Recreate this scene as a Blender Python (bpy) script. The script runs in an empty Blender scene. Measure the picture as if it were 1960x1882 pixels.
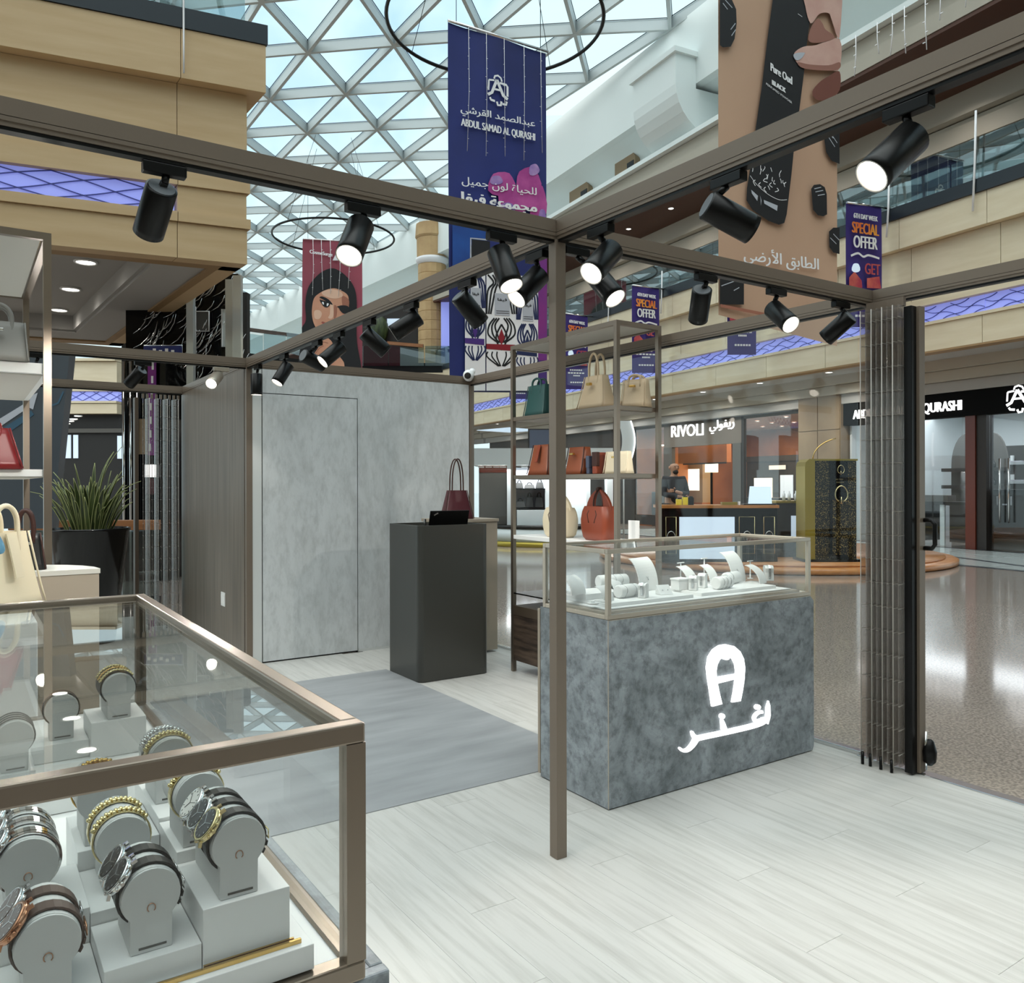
import bpy, bmesh, math, random, unicodedata
from math import sin, cos, pi, radians, atan2, sqrt
from mathutils import Vector, Matrix
from mathutils.geometry import tessellate_polygon
random.seed(7)
sc = bpy.context.scene
COL = sc.collection

# ------------------------------------------------------------------ camera, sky, sun, exposure
FPX, YAW, ROLL, PCX, PCY, EYE = 1568.8, 0.97774, -0.00212, 980.0, 927.9, 1.45
FWD = Vector((cos(YAW), sin(YAW), 0)); RGT = Vector((sin(YAW), -cos(YAW), 0)); UP = Vector((0, 0, 1))
CAM = Vector((0, 0, EYE))
cd = bpy.data.cameras.new('camera'); cam = bpy.data.objects.new('camera', cd); COL.objects.link(cam)
cd.sensor_fit = 'HORIZONTAL'; cd.sensor_width = 36; cd.lens = 36 * FPX / 1960
cd.shift_y = -(941 - PCY) / 1960; cd.clip_start = 0.02; cd.clip_end = 400
cr, sr = cos(ROLL), sin(ROLL)
cx_ = RGT * cr + UP * sr; cy_ = UP * cr - RGT * sr
cam.matrix_world = Matrix(((cx_.x, cy_.x, -FWD.x, 0), (cx_.y, cy_.y, -FWD.y, 0), (cx_.z, cy_.z, -FWD.z, EYE), (0, 0, 0, 1)))
sc.camera = cam

w = bpy.data.worlds.new('sky'); sc.world = w; w.use_nodes = True
nt = w.node_tree; nt.nodes.clear()
wo = nt.nodes.new('ShaderNodeOutputWorld'); bg = nt.nodes.new('ShaderNodeBackground')
tc = nt.nodes.new('ShaderNodeTexCoord'); no = nt.nodes.new('ShaderNodeTexNoise'); rp = nt.nodes.new('ShaderNodeValToRGB')
no.inputs['Scale'].default_value = 3.2; no.inputs['Detail'].default_value = 5; no.inputs['Roughness'].default_value = 0.55
rp.color_ramp.elements[0].position = 0.30; rp.color_ramp.elements[0].color = (0.40, 0.66, 0.95, 1)
rp.color_ramp.elements[1].position = 0.47; rp.color_ramp.elements[1].color = (0.74, 0.93, 0.97, 1)
nt.links.new(tc.outputs['Generated'], no.inputs['Vector']); nt.links.new(no.outputs['Fac'], rp.inputs['Fac'])
nt.links.new(rp.outputs['Color'], bg.inputs['Color']); bg.inputs['Strength'].default_value = 1.0
nt.links.new(bg.outputs[0], wo.inputs[0])

sl = bpy.data.lights.new('overcast_sun', 'SUN'); so = bpy.data.objects.new('overcast_sun', sl); COL.objects.link(so)
sl.energy = 2.9; sl.angle = radians(90); sl.color = (1.0, 0.93, 0.86); so.rotation_euler = (FWD * 0.36 + RGT * 0.28 - UP * 0.9).to_track_quat('-Z', 'Y').to_euler()

vs = sc.view_settings
sc.display_settings.display_device = 'sRGB'
vs.view_transform = 'Standard'; vs.look = 'None'; vs.gamma = 1.0; vs.use_curve_mapping = False; vs.exposure = 0.32
sc.cycles.transparent_max_bounces = 40; sc.cycles.max_bounces = 7; sc.cycles.diffuse_bounces = 3; sc.cycles.glossy_bounces = 4
sc.cycles.transmission_bounces = 4; sc.cycles.caustics_reflective = False; sc.cycles.caustics_refractive = False
sc.cycles.sample_clamp_indirect = 4.0

# ------------------------------------------------------------------ pixel -> point on a known plane
def ray(px, py):
    a, b = (px - PCX) / FPX, (py - PCY) / FPX
    c, s = cos(-ROLL), sin(-ROLL)
    a, b = c * a - s * b, s * a + c * b
    return FWD + RGT * a - UP * b
def Zp(px, py, z=0.0):
    d = ray(px, py); return CAM + d * ((z - EYE) / d.z)
def Xp(px, py, x):
    d = ray(px, py); return CAM + d * (x / d.x)
def Yp(px, py, y):
    d = ray(px, py); return CAM + d * (y / d.y)
def Dp(px, py, dep): return CAM + ray(px, py) * dep
def Pp(px, py, p0, n):
    d = ray(px, py); return CAM + d * ((p0 - CAM).dot(n) / d.dot(n))
def depth(p): return (p - CAM).dot(FWD)

# the mall: m runs along the right-hand gallery, n away from the camera towards it
AM = radians(26.7)
MD = FWD * cos(AM) - RGT * sin(AM); ND = FWD * sin(AM) + RGT * cos(AM)
def mw(m, n, z): return MD * m + ND * n + UP * z
def m_at(px, n):
    xn = (px - PCX) / FPX; d = n / (sin(AM) + cos(AM) * xn); return d * (cos(AM) - sin(AM) * xn)
def z_at(px, py, n):
    xn = (px - PCX) / FPX; d = n / (sin(AM) + cos(AM) * xn); return EYE + (PCY - py) / FPX * d

# ------------------------------------------------------------------ materials
def lin(h):
    h = h.lstrip('#'); out = []
    for i in (0, 2, 4):
        c = int(h[i:i + 2], 16) / 255
        out.append(c / 12.92 if c <= 0.04045 else ((c + 0.055) / 1.055) ** 2.4)
    return tuple(out) + (1.0,)
def mat(name, c, rough=0.5, metal=0.0, c2=None, scale=5.0, stretch=(1, 1, 1), lo=0.35, hi=0.65, detail=4, bump=0.0, emit=0.0, ecol=None,
        rnd=0.0, spec=0.5, coat=0.0, rot=(0, 0, 0), c3=None, mid=0.5, nr=0.5):
    m = bpy.data.materials.new(name); m.use_nodes = True
    t = m.node_tree; b = t.nodes['Principled BSDF']
    b.inputs['Base Color'].default_value = lin(c); b.inputs['Roughness'].default_value = rough; b.inputs['Metallic'].default_value = metal
    b.inputs['Specular IOR Level'].default_value = spec; b.inputs['Coat Weight'].default_value = coat; b.inputs['Coat Roughness'].default_value = 0.08
    if emit:
        b.inputs['Emission Color'].default_value = lin(ecol or c); b.inputs['Emission Strength'].default_value = emit
    if c2:
        tcn = t.nodes.new('ShaderNodeTexCoord'); mp = t.nodes.new('ShaderNodeMapping'); n = t.nodes.new('ShaderNodeTexNoise'); r = t.nodes.new('ShaderNodeValToRGB')
        mp.inputs['Scale'].default_value = stretch; mp.inputs['Rotation'].default_value = rot
        n.inputs['Scale'].default_value = scale; n.inputs['Detail'].default_value = detail; n.inputs['Roughness'].default_value = nr
        e = r.color_ramp.elements
        e[0].position = lo; e[0].color = lin(c2); e[1].position = hi; e[1].color = lin(c)
        if c3:
            x = e.new(mid); x.color = lin(c3)
        t.links.new(tcn.outputs['Object'], mp.inputs['Vector'])
        src = mp.outputs['Vector']
        col = r.outputs['Color']
        if rnd:
            oi = t.nodes.new('ShaderNodeObjectInfo'); ad = t.nodes.new('ShaderNodeVectorMath'); ad.operation = 'ADD'
            ml = t.nodes.new('ShaderNodeVectorMath'); ml.operation = 'SCALE'; ml.inputs[0].default_value = (37, 91, 53)
            t.links.new(oi.outputs['Random'], ml.inputs['Scale']); t.links.new(src, ad.inputs[0]); t.links.new(ml.outputs[0], ad.inputs[1]); src = ad.outputs[0]
            hs = t.nodes.new('ShaderNodeHueSaturation'); mr = t.nodes.new('ShaderNodeMapRange')
            mr.inputs['To Min'].default_value = 1 - rnd; mr.inputs['To Max'].default_value = 1 + rnd
            t.links.new(oi.outputs['Random'], mr.inputs['Value']); t.links.new(mr.outputs[0], hs.inputs['Value']); t.links.new(col, hs.inputs['Color']); col = hs.outputs['Color']
        t.links.new(src, n.inputs['Vector']); t.links.new(n.outputs['Fac'], r.inputs['Fac']); t.links.new(col, b.inputs['Base Color'])
        if bump:
            bp = t.nodes.new('ShaderNodeBump'); bp.inputs['Strength'].default_value = bump; bp.inputs['Distance'].default_value = 0.01
            t.links.new(n.outputs['Fac'], bp.inputs['Height']); t.links.new(bp.outputs[0], b.inputs['Normal'])
    return m
def blotch(name, c, c2, c3, s1, s2, rough, bump=0.05, st=(1, 1, 1), dist=1.0, pit=0.55, lo=0.35, hi=0.65):
    """two-scale mottled surface: broad clouds plus fine pits"""
    m = mat(name, c, rough); t = m.node_tree; b = t.nodes['Principled BSDF']
    tcn = t.nodes.new('ShaderNodeTexCoord'); mp = t.nodes.new('ShaderNodeMapping'); mp.inputs['Scale'].default_value = st
    n1 = t.nodes.new('ShaderNodeTexNoise'); n2 = t.nodes.new('ShaderNodeTexNoise'); r1 = t.nodes.new('ShaderNodeValToRGB'); r2 = t.nodes.new('ShaderNodeValToRGB'); mx = t.nodes.new('ShaderNodeMix'); mx.data_type = 'RGBA'
    n1.inputs['Scale'].default_value = s1; n1.inputs['Detail'].default_value = 14; n1.inputs['Roughness'].default_value = 0.66; n1.inputs['Distortion'].default_value = dist
    n2.inputs['Scale'].default_value = s2; n2.inputs['Detail'].default_value = 9; n2.inputs['Roughness'].default_value = 0.72
    r1.color_ramp.elements[0].position = lo; r1.color_ramp.elements[0].color = lin(c2); r1.color_ramp.elements[1].position = hi; r1.color_ramp.elements[1].color = lin(c)
    r2.color_ramp.elements[0].position = 0.36; r2.color_ramp.elements[0].color = (pit, pit, pit, 1); r2.color_ramp.elements[1].position = 0.54; r2.color_ramp.elements[1].color = (0, 0, 0, 1)
    mx.inputs[7].default_value = lin(c3)
    t.links.new(tcn.outputs['Object'], mp.inputs['Vector'])
    for n in (n1, n2): t.links.new(mp.outputs['Vector'], n.inputs['Vector'])
    t.links.new(n1.outputs['Fac'], r1.inputs['Fac']); t.links.new(n2.outputs['Fac'], r2.inputs['Fac'])
    t.links.new(r2.outputs['Color'], mx.inputs[0]); t.links.new(r1.outputs['Color'], mx.inputs[6]); t.links.new(mx.outputs[2], b.inputs['Base Color'])
    bp = t.nodes.new('ShaderNodeBump'); bp.inputs['Strength'].default_value = bump; bp.inputs['Distance'].default_value = 0.01
    t.links.new(n2.outputs['Fac'], bp.inputs['Height']); t.links.new(bp.outputs[0], b.inputs['Normal'])
    return m
def glass(name, tint='F4FAFA', base=0.04, rough=0.0, mx=0.6, haze=0.0, hazec='DDDDDD'):
    m = bpy.data.materials.new(name); m.use_nodes = True; t = m.node_tree; t.nodes.clear()
    o = t.nodes.new('ShaderNodeOutputMaterial'); tr = t.nodes.new('ShaderNodeBsdfTransparent'); gl = t.nodes.new('ShaderNodeBsdfGlossy')
    lw = t.nodes.new('ShaderNodeLayerWeight'); mr = t.nodes.new('ShaderNodeMapRange'); mx_ = t.nodes.new('ShaderNodeMixShader')
    lw.inputs['Blend'].default_value = 0.25
    tr.inputs['Color'].default_value = lin(tint); gl.inputs['Roughness'].default_value = rough
    mr.inputs['To Min'].default_value = base; mr.inputs['To Max'].default_value = mx
    t.links.new(lw.outputs['Facing'], mr.inputs['Value'])
    t.links.new(mr.outputs[0], mx_.inputs[0]); t.links.new(tr.outputs[0], mx_.inputs[1]); t.links.new(gl.outputs[0], mx_.inputs[2])
    out = mx_.outputs[0]
    if haze:
        df = t.nodes.new('ShaderNodeBsdfDiffuse'); df.inputs['Color'].default_value = lin(hazec)
        m2 = t.nodes.new('ShaderNodeMixShader'); m2.inputs[0].default_value = haze
        t.links.new(out, m2.inputs[1]); t.links.new(df.outputs[0], m2.inputs[2]); out = m2.outputs[0]
    t.links.new(out, o.inputs['Surface'])
    return m
M = {}
M['bronze'] = mat('bronze_metal', '7B6E61', 0.42, 0.25, spec=0.5)
M['sign_black'] = mat('sign_black', '0A0A0B', 0.75, spec=0.1)
M['bronze_dark'] = mat('bronze_dark', '584B3F', 0.45, 0.3)
M['bronze_case'] = mat('bronze_case', '94877A', 0.32, 0.85)
M['champagne'] = mat('champagne_metal', 'BDB2A3', 0.34, 0.6)
M['black'] = mat('black_matte', '0A0A0A', 0.34, spec=0.25)
M['black_gloss'] = mat('black_gloss', '080809', 0.12, spec=0.35)
M['cap_sky_sheen'] = mat('lamp_cap_sky_grey', '6C7074', 0.4)  # grey puts the sky's reflection on the black lamp's end into the colour
M['whitened_chrome'] = mat('whitened_chrome_cladding', 'D5D9D7', 0.12, 0.35)  # near-white base stands in for the bright reflections of chrome
M['sign_board'] = mat('sign_board_grey', '6B635A', 0.6)
M['black_soft'] = mat('black_soft', '1C1B1A', 0.7)
M['lens'] = mat('lamp_lens', 'FFFFFF', 0.3, emit=9.0, ecol='FFF4E4')
M['lens_rim'] = mat('lamp_rim', 'E8E4DE', 0.3)
M['plank'] = mat('pale_oak', 'CCCAC5', 0.40, c2='B3B1AB', scale=2.6, stretch=(12, 0.7, 1), lo=0.26, hi=0.56, detail=10, nr=0.62, rnd=0.03, bump=0.04)
M['plank_base'] = mat('floor_base', 'A8A69F', 0.8)
M['vinyl'] = mat('grey_vinyl', '9FA1A3', 0.5, c2='8E9092', scale=2.0, stretch=(0.8, 3.5, 1), lo=0.35, hi=0.65, detail=7)
M['concrete'] = blotch('concrete_panel', 'D5D8D9', 'BEC1C1', 'A6A9A8', 2.0, 9.0, 0.6, 0.04, st=(1.5, 1, 0.6), dist=0.6, pit=0.45, lo=0.3, hi=0.55)
M['stone'] = blotch('grey_stone', 'ABB2B8', '6A7175', '44484A', 2.4, 19.0, 0.45, 0.08, dist=1.6, pit=0.6, lo=0.32, hi=0.66)
M['white_panel'] = mat('white_panel', 'D3D5D3', 0.5)
M['dark_wood'] = mat('dark_oak_laminate', '7A6E61', 0.42, c2='5C5349', scale=4.0, stretch=(6, 6, 0.25), lo=0.3, hi=0.7, detail=7)
M['brown_wood'] = mat('brown_wood', '5A4A3E', 0.5, c2='2E241F', scale=6, stretch=(0.6, 0.6, 5), lo=0.35, hi=0.65, detail=6)
M['podium'] = mat('graphite_lacquer', '3B3B37', 0.33, spec=0.5)
M['taupe'] = mat('taupe_lacquer', 'A79A8A', 0.4)
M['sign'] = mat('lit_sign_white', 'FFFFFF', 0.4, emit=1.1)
M['white'] = mat('white_lacquer', 'E9E9E7', 0.3)
M['white_satin'] = mat('white_satin', 'F0F0EE', 0.5)
M['offwhite'] = mat('offwhite_board', 'CFCBC2', 0.6)
M['cushion'] = mat('grey_leatherette', 'C9CAC8', 0.55)
M['gold'] = mat('gold', 'D8B26A', 0.22, 1.0)
M['gold_pale'] = mat('pale_gold', 'E3D3A0', 0.2, 1.0)
M['rose'] = mat('rose_gold', 'C08E70', 0.22, 1.0)
M['steel'] = mat('steel', 'D8D8D8', 0.16, 1.0)
M['chrome'] = mat('chrome', 'E6E6E6', 0.06, 1.0)
M['leather_black'] = mat('black_leather', '1A1918', 0.4)
M['leather_brown'] = mat('brown_leather', '54423A', 0.45)
M['dial_dark'] = mat('dark_dial', '2A2624', 0.25)
M['dial_brown'] = mat('brown_dial', '5C4438', 0.25)
M['dial_white'] = mat('pale_dial', 'D8D6D0', 0.25)
M['glass'] = glass('clear_glass', 'FCFEFE', 0.015, 0.0, 0.4)
M['glass_top'] = glass('case_top_glass', 'FBFDFC', 0.035, 0.0, 0.55)
M['glass_side'] = glass('case_side_glass', 'FDFEFE', 0.012, 0.0, 0.25)
M['window_glass'] = glass('window_glass', 'FCFEFE', 0.008, 0.0, 0.12)
M['roof_glass'] = glass('roof_glass', 'F4FAFC', 0.0, 0.1, 0.06)
M['rail_glass'] = glass('rail_glass', 'CFDCDC', 0.10, 0.0, 0.75)
M['strip'] = glass('clear_shutter_strip', 'F2F0EE', 0.05, 0.12, 0.35, haze=0.14, hazec='BDB6AF')
M['tie'] = mat('clear_tie', 'B9B3AC', 0.3)
M['roof_bar'] = mat('roof_bar_white', 'B4BDBE', 0.5)
M['mall_white'] = mat('mall_white_wall', 'E2EAE9', 0.7)
M['ash'] = mat('ash_cladding', 'CFB48C', 0.55, c2='C2A47A', scale=0.9, stretch=(1, 1, 9), lo=0.25, hi=0.75, detail=6, rot=(0.05, 0.04, 0))
M['cream'] = mat('cream_cladding', 'DCCFB4', 0.55, c2='D2C3A5', scale=1.0, stretch=(1, 1, 7), lo=0.3, hi=0.7, detail=5)
M['cap'] = mat('dark_cap', '20262C', 0.3)
M['blue_light'] = mat('blue_light_panel', '9AA2E6', 0.5, emit=0.42, ecol='8F9AF0')
M['blue_line'] = mat('blue_rib', '4D54A0', 0.5)
M['grey_ceiling'] = mat('grey_ceiling', 'A9A7A3', 0.8)
M['grey_dark'] = mat('dark_grey_panel', '55534F', 0.7)
M['soffit_brown_shade'] = mat('brown_shaded_soffit_edge', '9A7C56', 0.6)  # the unlit underside of the ash edge, its shade put into the brown
M['brown_ceiling'] = mat('brown_ceiling', '4E2A17', 0.5)
M['beam_grey'] = mat('beam_grey', 'B0A99B', 0.6)
M['granite'] = mat('polished_granite', 'A79A90', 0.09, c2='7C726B', scale=60, lo=0.38, hi=0.62, detail=3, spec=0.55)
M['tile_pale'] = mat('pale_tile', 'B9C0BE', 0.12)
M['down'] = mat('downlight', 'FFFFFF', 0.5, emit=6.0, ecol='FFFAF0')
M['navy'] = mat('navy_cloth', '22307C', 0.7, c2='1B2458', scale=0.35, lo=0.3, hi=0.7)
M['print_white'] = mat('print_white', 'F2F2F4', 0.7)
M['print_grey'] = mat('print_grey', 'B9BDC6', 0.7)
M['print_black'] = mat('print_black', '17171A', 0.7)
M['print_navy'] = mat('print_navy', '1F2A55', 0.7)
M['print_red'] = mat('print_red', '8E1A28', 0.7)
M['print_purple'] = mat('print_purple', '6B2F87', 0.7, c2='8E2C82', scale=0.8)
M['print_violet'] = mat('print_violet', '4B2C80', 0.7)
M['print_pink'] = mat('print_pink', 'C85BA6', 0.7, c2='A83D8C', scale=2.2)
M['print_pale_pink'] = mat('print_pale_pink', 'C9A2D0', 0.7, c2='7E63B4', scale=2)
M['print_blue'] = mat('print_bright_blue', '1E56A8', 0.7, c2='173A80', scale=0.7)
M['purple_cloth'] = mat('purple_flag_cloth', '3A2B78', 0.7)
M['orange'] = mat('print_orange', 'F0A23C', 0.7, c2='E46A36', scale=3)
M['coral'] = mat('print_coral', 'D4685C', 0.7, c2='B23A4E', scale=4)
M['rose_cloth'] = mat('rose_cloth', 'A4495A', 0.7, c2='8E4652', scale=0.3)
M['skin'] = mat('print_skin', 'D9A284', 0.7, c2='C98C70', scale=0.9)
M['skin_pale'] = mat('print_skin_light', 'E6BCA2', 0.7)
M['skin_dark'] = mat('print_skin_shadow', 'A46A55', 0.7)
M['hand_pink'] = mat('print_hand_pink', 'D8B2A4', 0.7, c2='C99C90', scale=2)
M['hand_deep'] = mat('print_hand_shadow', '9A6A5C', 0.7)
M['petal_brown'] = mat('print_petal_brown', '77463A', 0.7)
M['lip'] = mat('print_lip', 'A04A44', 0.7)
M['tan_cloth'] = mat('tan_cloth', 'C9A58A', 0.7, c2='BD987E', scale=0.25)
M['person_skin'] = mat('person_skin', 'C79A80', 0.6)
M['jacket'] = mat('dark_jacket', '3A3A3E', 0.8)
M['trouser'] = mat('dark_trousers', '202022', 0.8)
M['hair'] = mat('dark_hair', '2A2320', 0.8)
M['bag_cream'] = mat('cream_leather', 'E8D9BB', 0.45)
M['bag_sand'] = mat('sand_leather', 'CDB595', 0.45)
M['bag_tan'] = mat('tan_leather', '8E4A2B', 0.45)
M['bag_rust'] = mat('rust_leather', '8A3F27', 0.4)
M['bag_dark'] = mat('dark_brown_trim', '3A1C14', 0.5)
M['bag_burg'] = mat('burgundy_leather', '4B1A22', 0.42)
M['bag_red'] = mat('red_leather', '7E1518', 0.35)
M['bag_grey'] = mat('grey_leather', '8E8B85', 0.5)
M['bag_green'] = mat('teal_leather', '1F4A48', 0.5)
M['scarf'] = mat('blue_scarf', '6FA7C4', 0.7, c2='2C5E84', scale=14)
M['soil'] = mat('soil', '2B2119', 0.9)
M['leaf'] = mat('green_leaf', '46562B', 0.45, c2='222E18', scale=7, stretch=(1, 1, 0.3), rnd=0.25)
M['leaf_edge'] = mat('pale_leaf_edge', '8F9662', 0.5)
M['escal'] = mat('escalator_side', '4A5158', 0.35)
M['escal_blue'] = mat('escalator_blue', '3F5F74', 0.4)
M['timber_rail'] = mat('timber_rail', '9E6A43', 0.4, c2='85552F', scale=3, stretch=(0.4, 0.4, 4))
M['shop_orange'] = mat('shop_orange_wood', 'A5673A', 0.5, c2='8E5530', scale=1.2)
M['shop_dark'] = mat('shop_dark', '241D19', 0.5)
M['shop_beige'] = mat('shop_beige', '9A8468', 0.5)
M['shop_white'] = mat('shop_white', 'D6DEE0', 0.5)
M['pilaster'] = mat('pilaster_stone', '8E7B62', 0.4, c2='7E6B54', scale=1.2)
M['warm_light'] = mat('warm_lightbox', 'FFF0D0', 0.5, emit=2.2)
M['screen'] = mat('pale_screen', 'C4D4E4', 0.4, emit=0.5)
M['wood_step'] = mat('orange_wood_step', 'BC8048', 0.3, c2='A66C3A', scale=4, stretch=(1, 1, 5))
M['gold_panel'] = mat('gold_panel', 'A9953A', 0.3, 0.55)
M['mosaic'] = mat('black_gold_mosaic', 'A8925A', 0.3, 0.4, c2='12100C', scale=60, lo=0.55, hi=0.68, detail=1)
M['yellow'] = mat('yellow_box', 'E8D21E', 0.5)
M['red_pillar'] = mat('red_wood_pillar', '5E2412', 0.3)
M['navy_panel'] = mat('slate_blue_panel', '4C5468', 0.6)
M['stone_block'] = mat('sand_stone_block', 'C4A578', 0.7, c2='B4946A', scale=1.5, rnd=0.06)
M['cam_white'] = mat('camera_white', 'EDEDED', 0.35)

# ------------------------------------------------------------------ mesh builder
class MB:
    def __init__(s): s.v = []; s.f = []; s.sm = []
    def add(s, vs_, fs_, smooth=False):
        k = len(s.v); s.v += [tuple(v) for v in vs_]
        for f in fs_: s.f.append([i + k for i in f]); s.sm.append(smooth)
        return s
    def box(s, x0, x1, y0, y1, z0, z1):
        return s.add([(x0, y0, z0), (x1, y0, z0), (x1, y1, z0), (x0, y1, z0), (x0, y0, z1), (x1, y0, z1), (x1, y1, z1), (x0, y1, z1)],
                     [(3, 2, 1, 0), (4, 5, 6, 7), (0, 1, 5, 4), (1, 2, 6, 5), (2, 3, 7, 6), (3, 0, 4, 7)])
    def hexa(s, p):  # 4 bottom ccw, 4 top ccw
        return s.add(p, [(3, 2, 1, 0), (4, 5, 6, 7), (0, 1, 5, 4), (1, 2, 6, 5), (2, 3, 7, 6), (3, 0, 4, 7)])
    def bar(s, a, b, wd, ht, up=UP):  # bar from a to b: wd sideways, ht along up
        a, b = Vector(a), Vector(b); d = (b - a).normalized(); x = d.cross(up)
        if x.length < 1e-5: x = d.cross(Vector((1, 0, 0)))
        x.normalize(); y = x.cross(d).normalized(); x *= wd / 2; y *= ht / 2
        return s.hexa([a - x - y, a + x - y, b + x - y, b - x - y, a - x + y, a + x + y, b + x + y, b - x + y])
    def frame(s, o, ex, ey, ez, lx, ly, lz):  # box with corner o and axes
        o = Vector(o); a, b, c = Vector(ex) * lx, Vector(ey) * ly, Vector(ez) * lz
        return s.hexa([o, o + a, o + a + b, o + b, o + c, o + a + c, o + a + b + c, o + b + c])
    def cyl(s, a, b, r, n=16, r2=None, caps=True, smooth=True):
        a, b = Vector(a), Vector(b); r2 = r if r2 is None else r2
        d = (b - a).normalized(); x = d.orthogonal().normalized(); y = d.cross(x)
        P = [a + (x * cos(2 * pi * i / n) + y * sin(2 * pi * i / n)) * r for i in range(n)] + [b + (x * cos(2 * pi * i / n) + y * sin(2 * pi * i / n)) * r2 for i in range(n)]
        s.add(P, [(i, (i + 1) % n, n + (i + 1) % n, n + i) for i in range(n)], smooth)
        if caps: s.add(P, [tuple(range(n))[::-1], tuple(range(n, 2 * n))])
        return s
    def tube(s, pts, r, n=8, closed=False, flat=None):
        pts = [Vector(p) for p in pts]; L = len(pts); rings = []; prev = None
        for i, p in enumerate(pts):
            if closed: t = pts[(i + 1) % L] - pts[i - 1]
            else: t = pts[min(i + 1, L - 1)] - pts[max(i - 1, 0)]
            t.normalize()
            if prev is None: x = t.orthogonal().normalized()
            else: x = (prev - t * prev.dot(t)).normalized()
            prev = x; y = t.cross(x)
            rr = r[i] if isinstance(r, (list, tuple)) else r
            rings.append([p + (x * cos(2 * pi * k / n) + y * sin(2 * pi * k / n)) * rr for k in range(n)])
        V = [v for q in rings for v in q]; F = []
        for i in range(L if closed else L - 1):
            j = (i + 1) % L
            F += [(i * n + k, i * n + (k + 1) % n, j * n + (k + 1) % n, j * n + k) for k in range(n)]
        s.add(V, F, True)
        if not closed: s.add(rings[0], [tuple(range(n))[::-1]]); s.add(rings[-1], [tuple(range(n))])
        return s
    def strap(s, pts, wdir, wd, th):  # flat band along pts, width along wdir
        pts = [Vector(p) for p in pts]; W = Vector(wdir).normalized() * wd / 2; L = len(pts); V = []
        for i, p in enumerate(pts):
            t = (pts[min(i + 1, L - 1)] - pts[max(i - 1, 0)]).normalized(); nn = t.cross(W).normalized() * th / 2
            V += [p - W - nn, p + W - nn, p + W + nn, p - W + nn]
        F = []
        for i in range(L - 1):
            for k in range(4): F.append((i * 4 + k, i * 4 + (k + 1) % 4, i * 4 + 4 + (k + 1) % 4, i * 4 + 4 + k))
        F += [(3, 2, 1, 0), (L * 4 - 4, L * 4 - 3, L * 4 - 2, L * 4 - 1)]
        return s.add(V, F, False)
    def lathe(s, prof, c=(0, 0, 0), n=24, smooth=True, axis=None):
        c = Vector(c); V = []; F = []; L = len(prof)
        if axis is None: ax, ex, ey = UP, Vector((1, 0, 0)), Vector((0, 1, 0))
        else:
            ax = Vector(axis).normalized(); ex = ax.orthogonal().normalized(); ey = ax.cross(ex)
        for r, z in prof:
            for k in range(n): V.append(c + (ex * cos(2 * pi * k / n) + ey * sin(2 * pi * k / n)) * r + ax * z)
        for i in range(L - 1):
            for k in range(n): F.append((i * n + k, i * n + (k + 1) % n, (i + 1) * n + (k + 1) % n, (i + 1) * n + k))
        s.add(V, F, smooth)
        s.add(V[:n], [tuple(range(n))[::-1]]); s.add(V[-n:], [tuple(range(n))])
        return s
    def ball(s, c, rx, ry=None, rz=None, nu=12, nv=8):
        ry = ry or rx; rz = rz or rx; c = Vector(c); V = [c + Vector((0, 0, -rz))]; F = []
        for i in range(1, nv):
            a = -pi / 2 + pi * i / nv
            for k in range(nu): V.append(c + Vector((rx * cos(a) * cos(2 * pi * k / nu), ry * cos(a) * sin(2 * pi * k / nu), rz * sin(a))))
        V.append(c + Vector((0, 0, rz)))
        F += [(0, 1 + (k + 1) % nu, 1 + k) for k in range(nu)]
        for i in range(nv - 2):
            for k in range(nu): F.append((1 + i * nu + k, 1 + i * nu + (k + 1) % nu, 1 + (i + 1) * nu + (k + 1) % nu, 1 + (i + 1) * nu + k))
        T = len(V) - 1; b = 1 + (nv - 2) * nu
        F += [(T, b + k, b + (k + 1) % nu) for k in range(nu)]
        return s.add(V, F, True)
    def prism(s, pts, off):  # 3d polygon (any shape) pushed by the vector off
        pts = [Vector(p) for p in pts]; off = Vector(off); n = len(pts)
        tri = tessellate_polygon([pts])
        V = pts + [p + off for p in pts]
        F = [tuple(t) for t in tri] + [tuple(i + n for i in reversed(t)) for t in tri] + [(i, (i + 1) % n, n + (i + 1) % n, n + i) for i in range(n)]
        return s.add(V, F)
    def poly(s, pts):
        pts = [Vector(p) for p in pts]; return s.add(pts, [tuple(t) for t in tessellate_polygon([pts])])
    def quad(s, a, b, c, d): return s.add([a, b, c, d], [(0, 1, 2, 3)])
    def sheet(s, fn, nu, nv, smooth=True):
        V = [fn(i / nu, j / nv) for j in range(nv + 1) for i in range(nu + 1)]
        return s.add(V, [(j * (nu + 1) + i, j * (nu + 1) + i + 1, (j + 1) * (nu + 1) + i + 1, (j + 1) * (nu + 1) + i) for j in range(nv) for i in range(nu)], smooth)
    def mesh(s, name, m):
        me = bpy.data.meshes.new(name); me.from_pydata(s.v, [], s.f)
        me.polygons.foreach_set('use_smooth', s.sm); me.materials.append(m); me.update()
        b = bmesh.new(); b.from_mesh(me); bmesh.ops.remove_doubles(b, verts=b.verts, dist=1e-5); bmesh.ops.recalc_face_normals(b, faces=b.faces); b.to_mesh(me); b.free()
        return me
    def build(s, name, m, parent=None, bev=0.0, loc=None):
        return link(name, s.mesh(name, m), parent, bev, loc)
def link(name, me, parent=None, bev=0.0, loc=None):
    o = bpy.data.objects.new(name, me); COL.objects.link(o)
    if parent: o.parent = parent
    if loc is not None: o.location = loc
    if bev:
        md = o.modifiers.new('bevel', 'BEVEL'); md.width = bev; md.segments = 2; md.limit_method = 'ANGLE'; md.angle_limit = radians(40)
    return o
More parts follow.
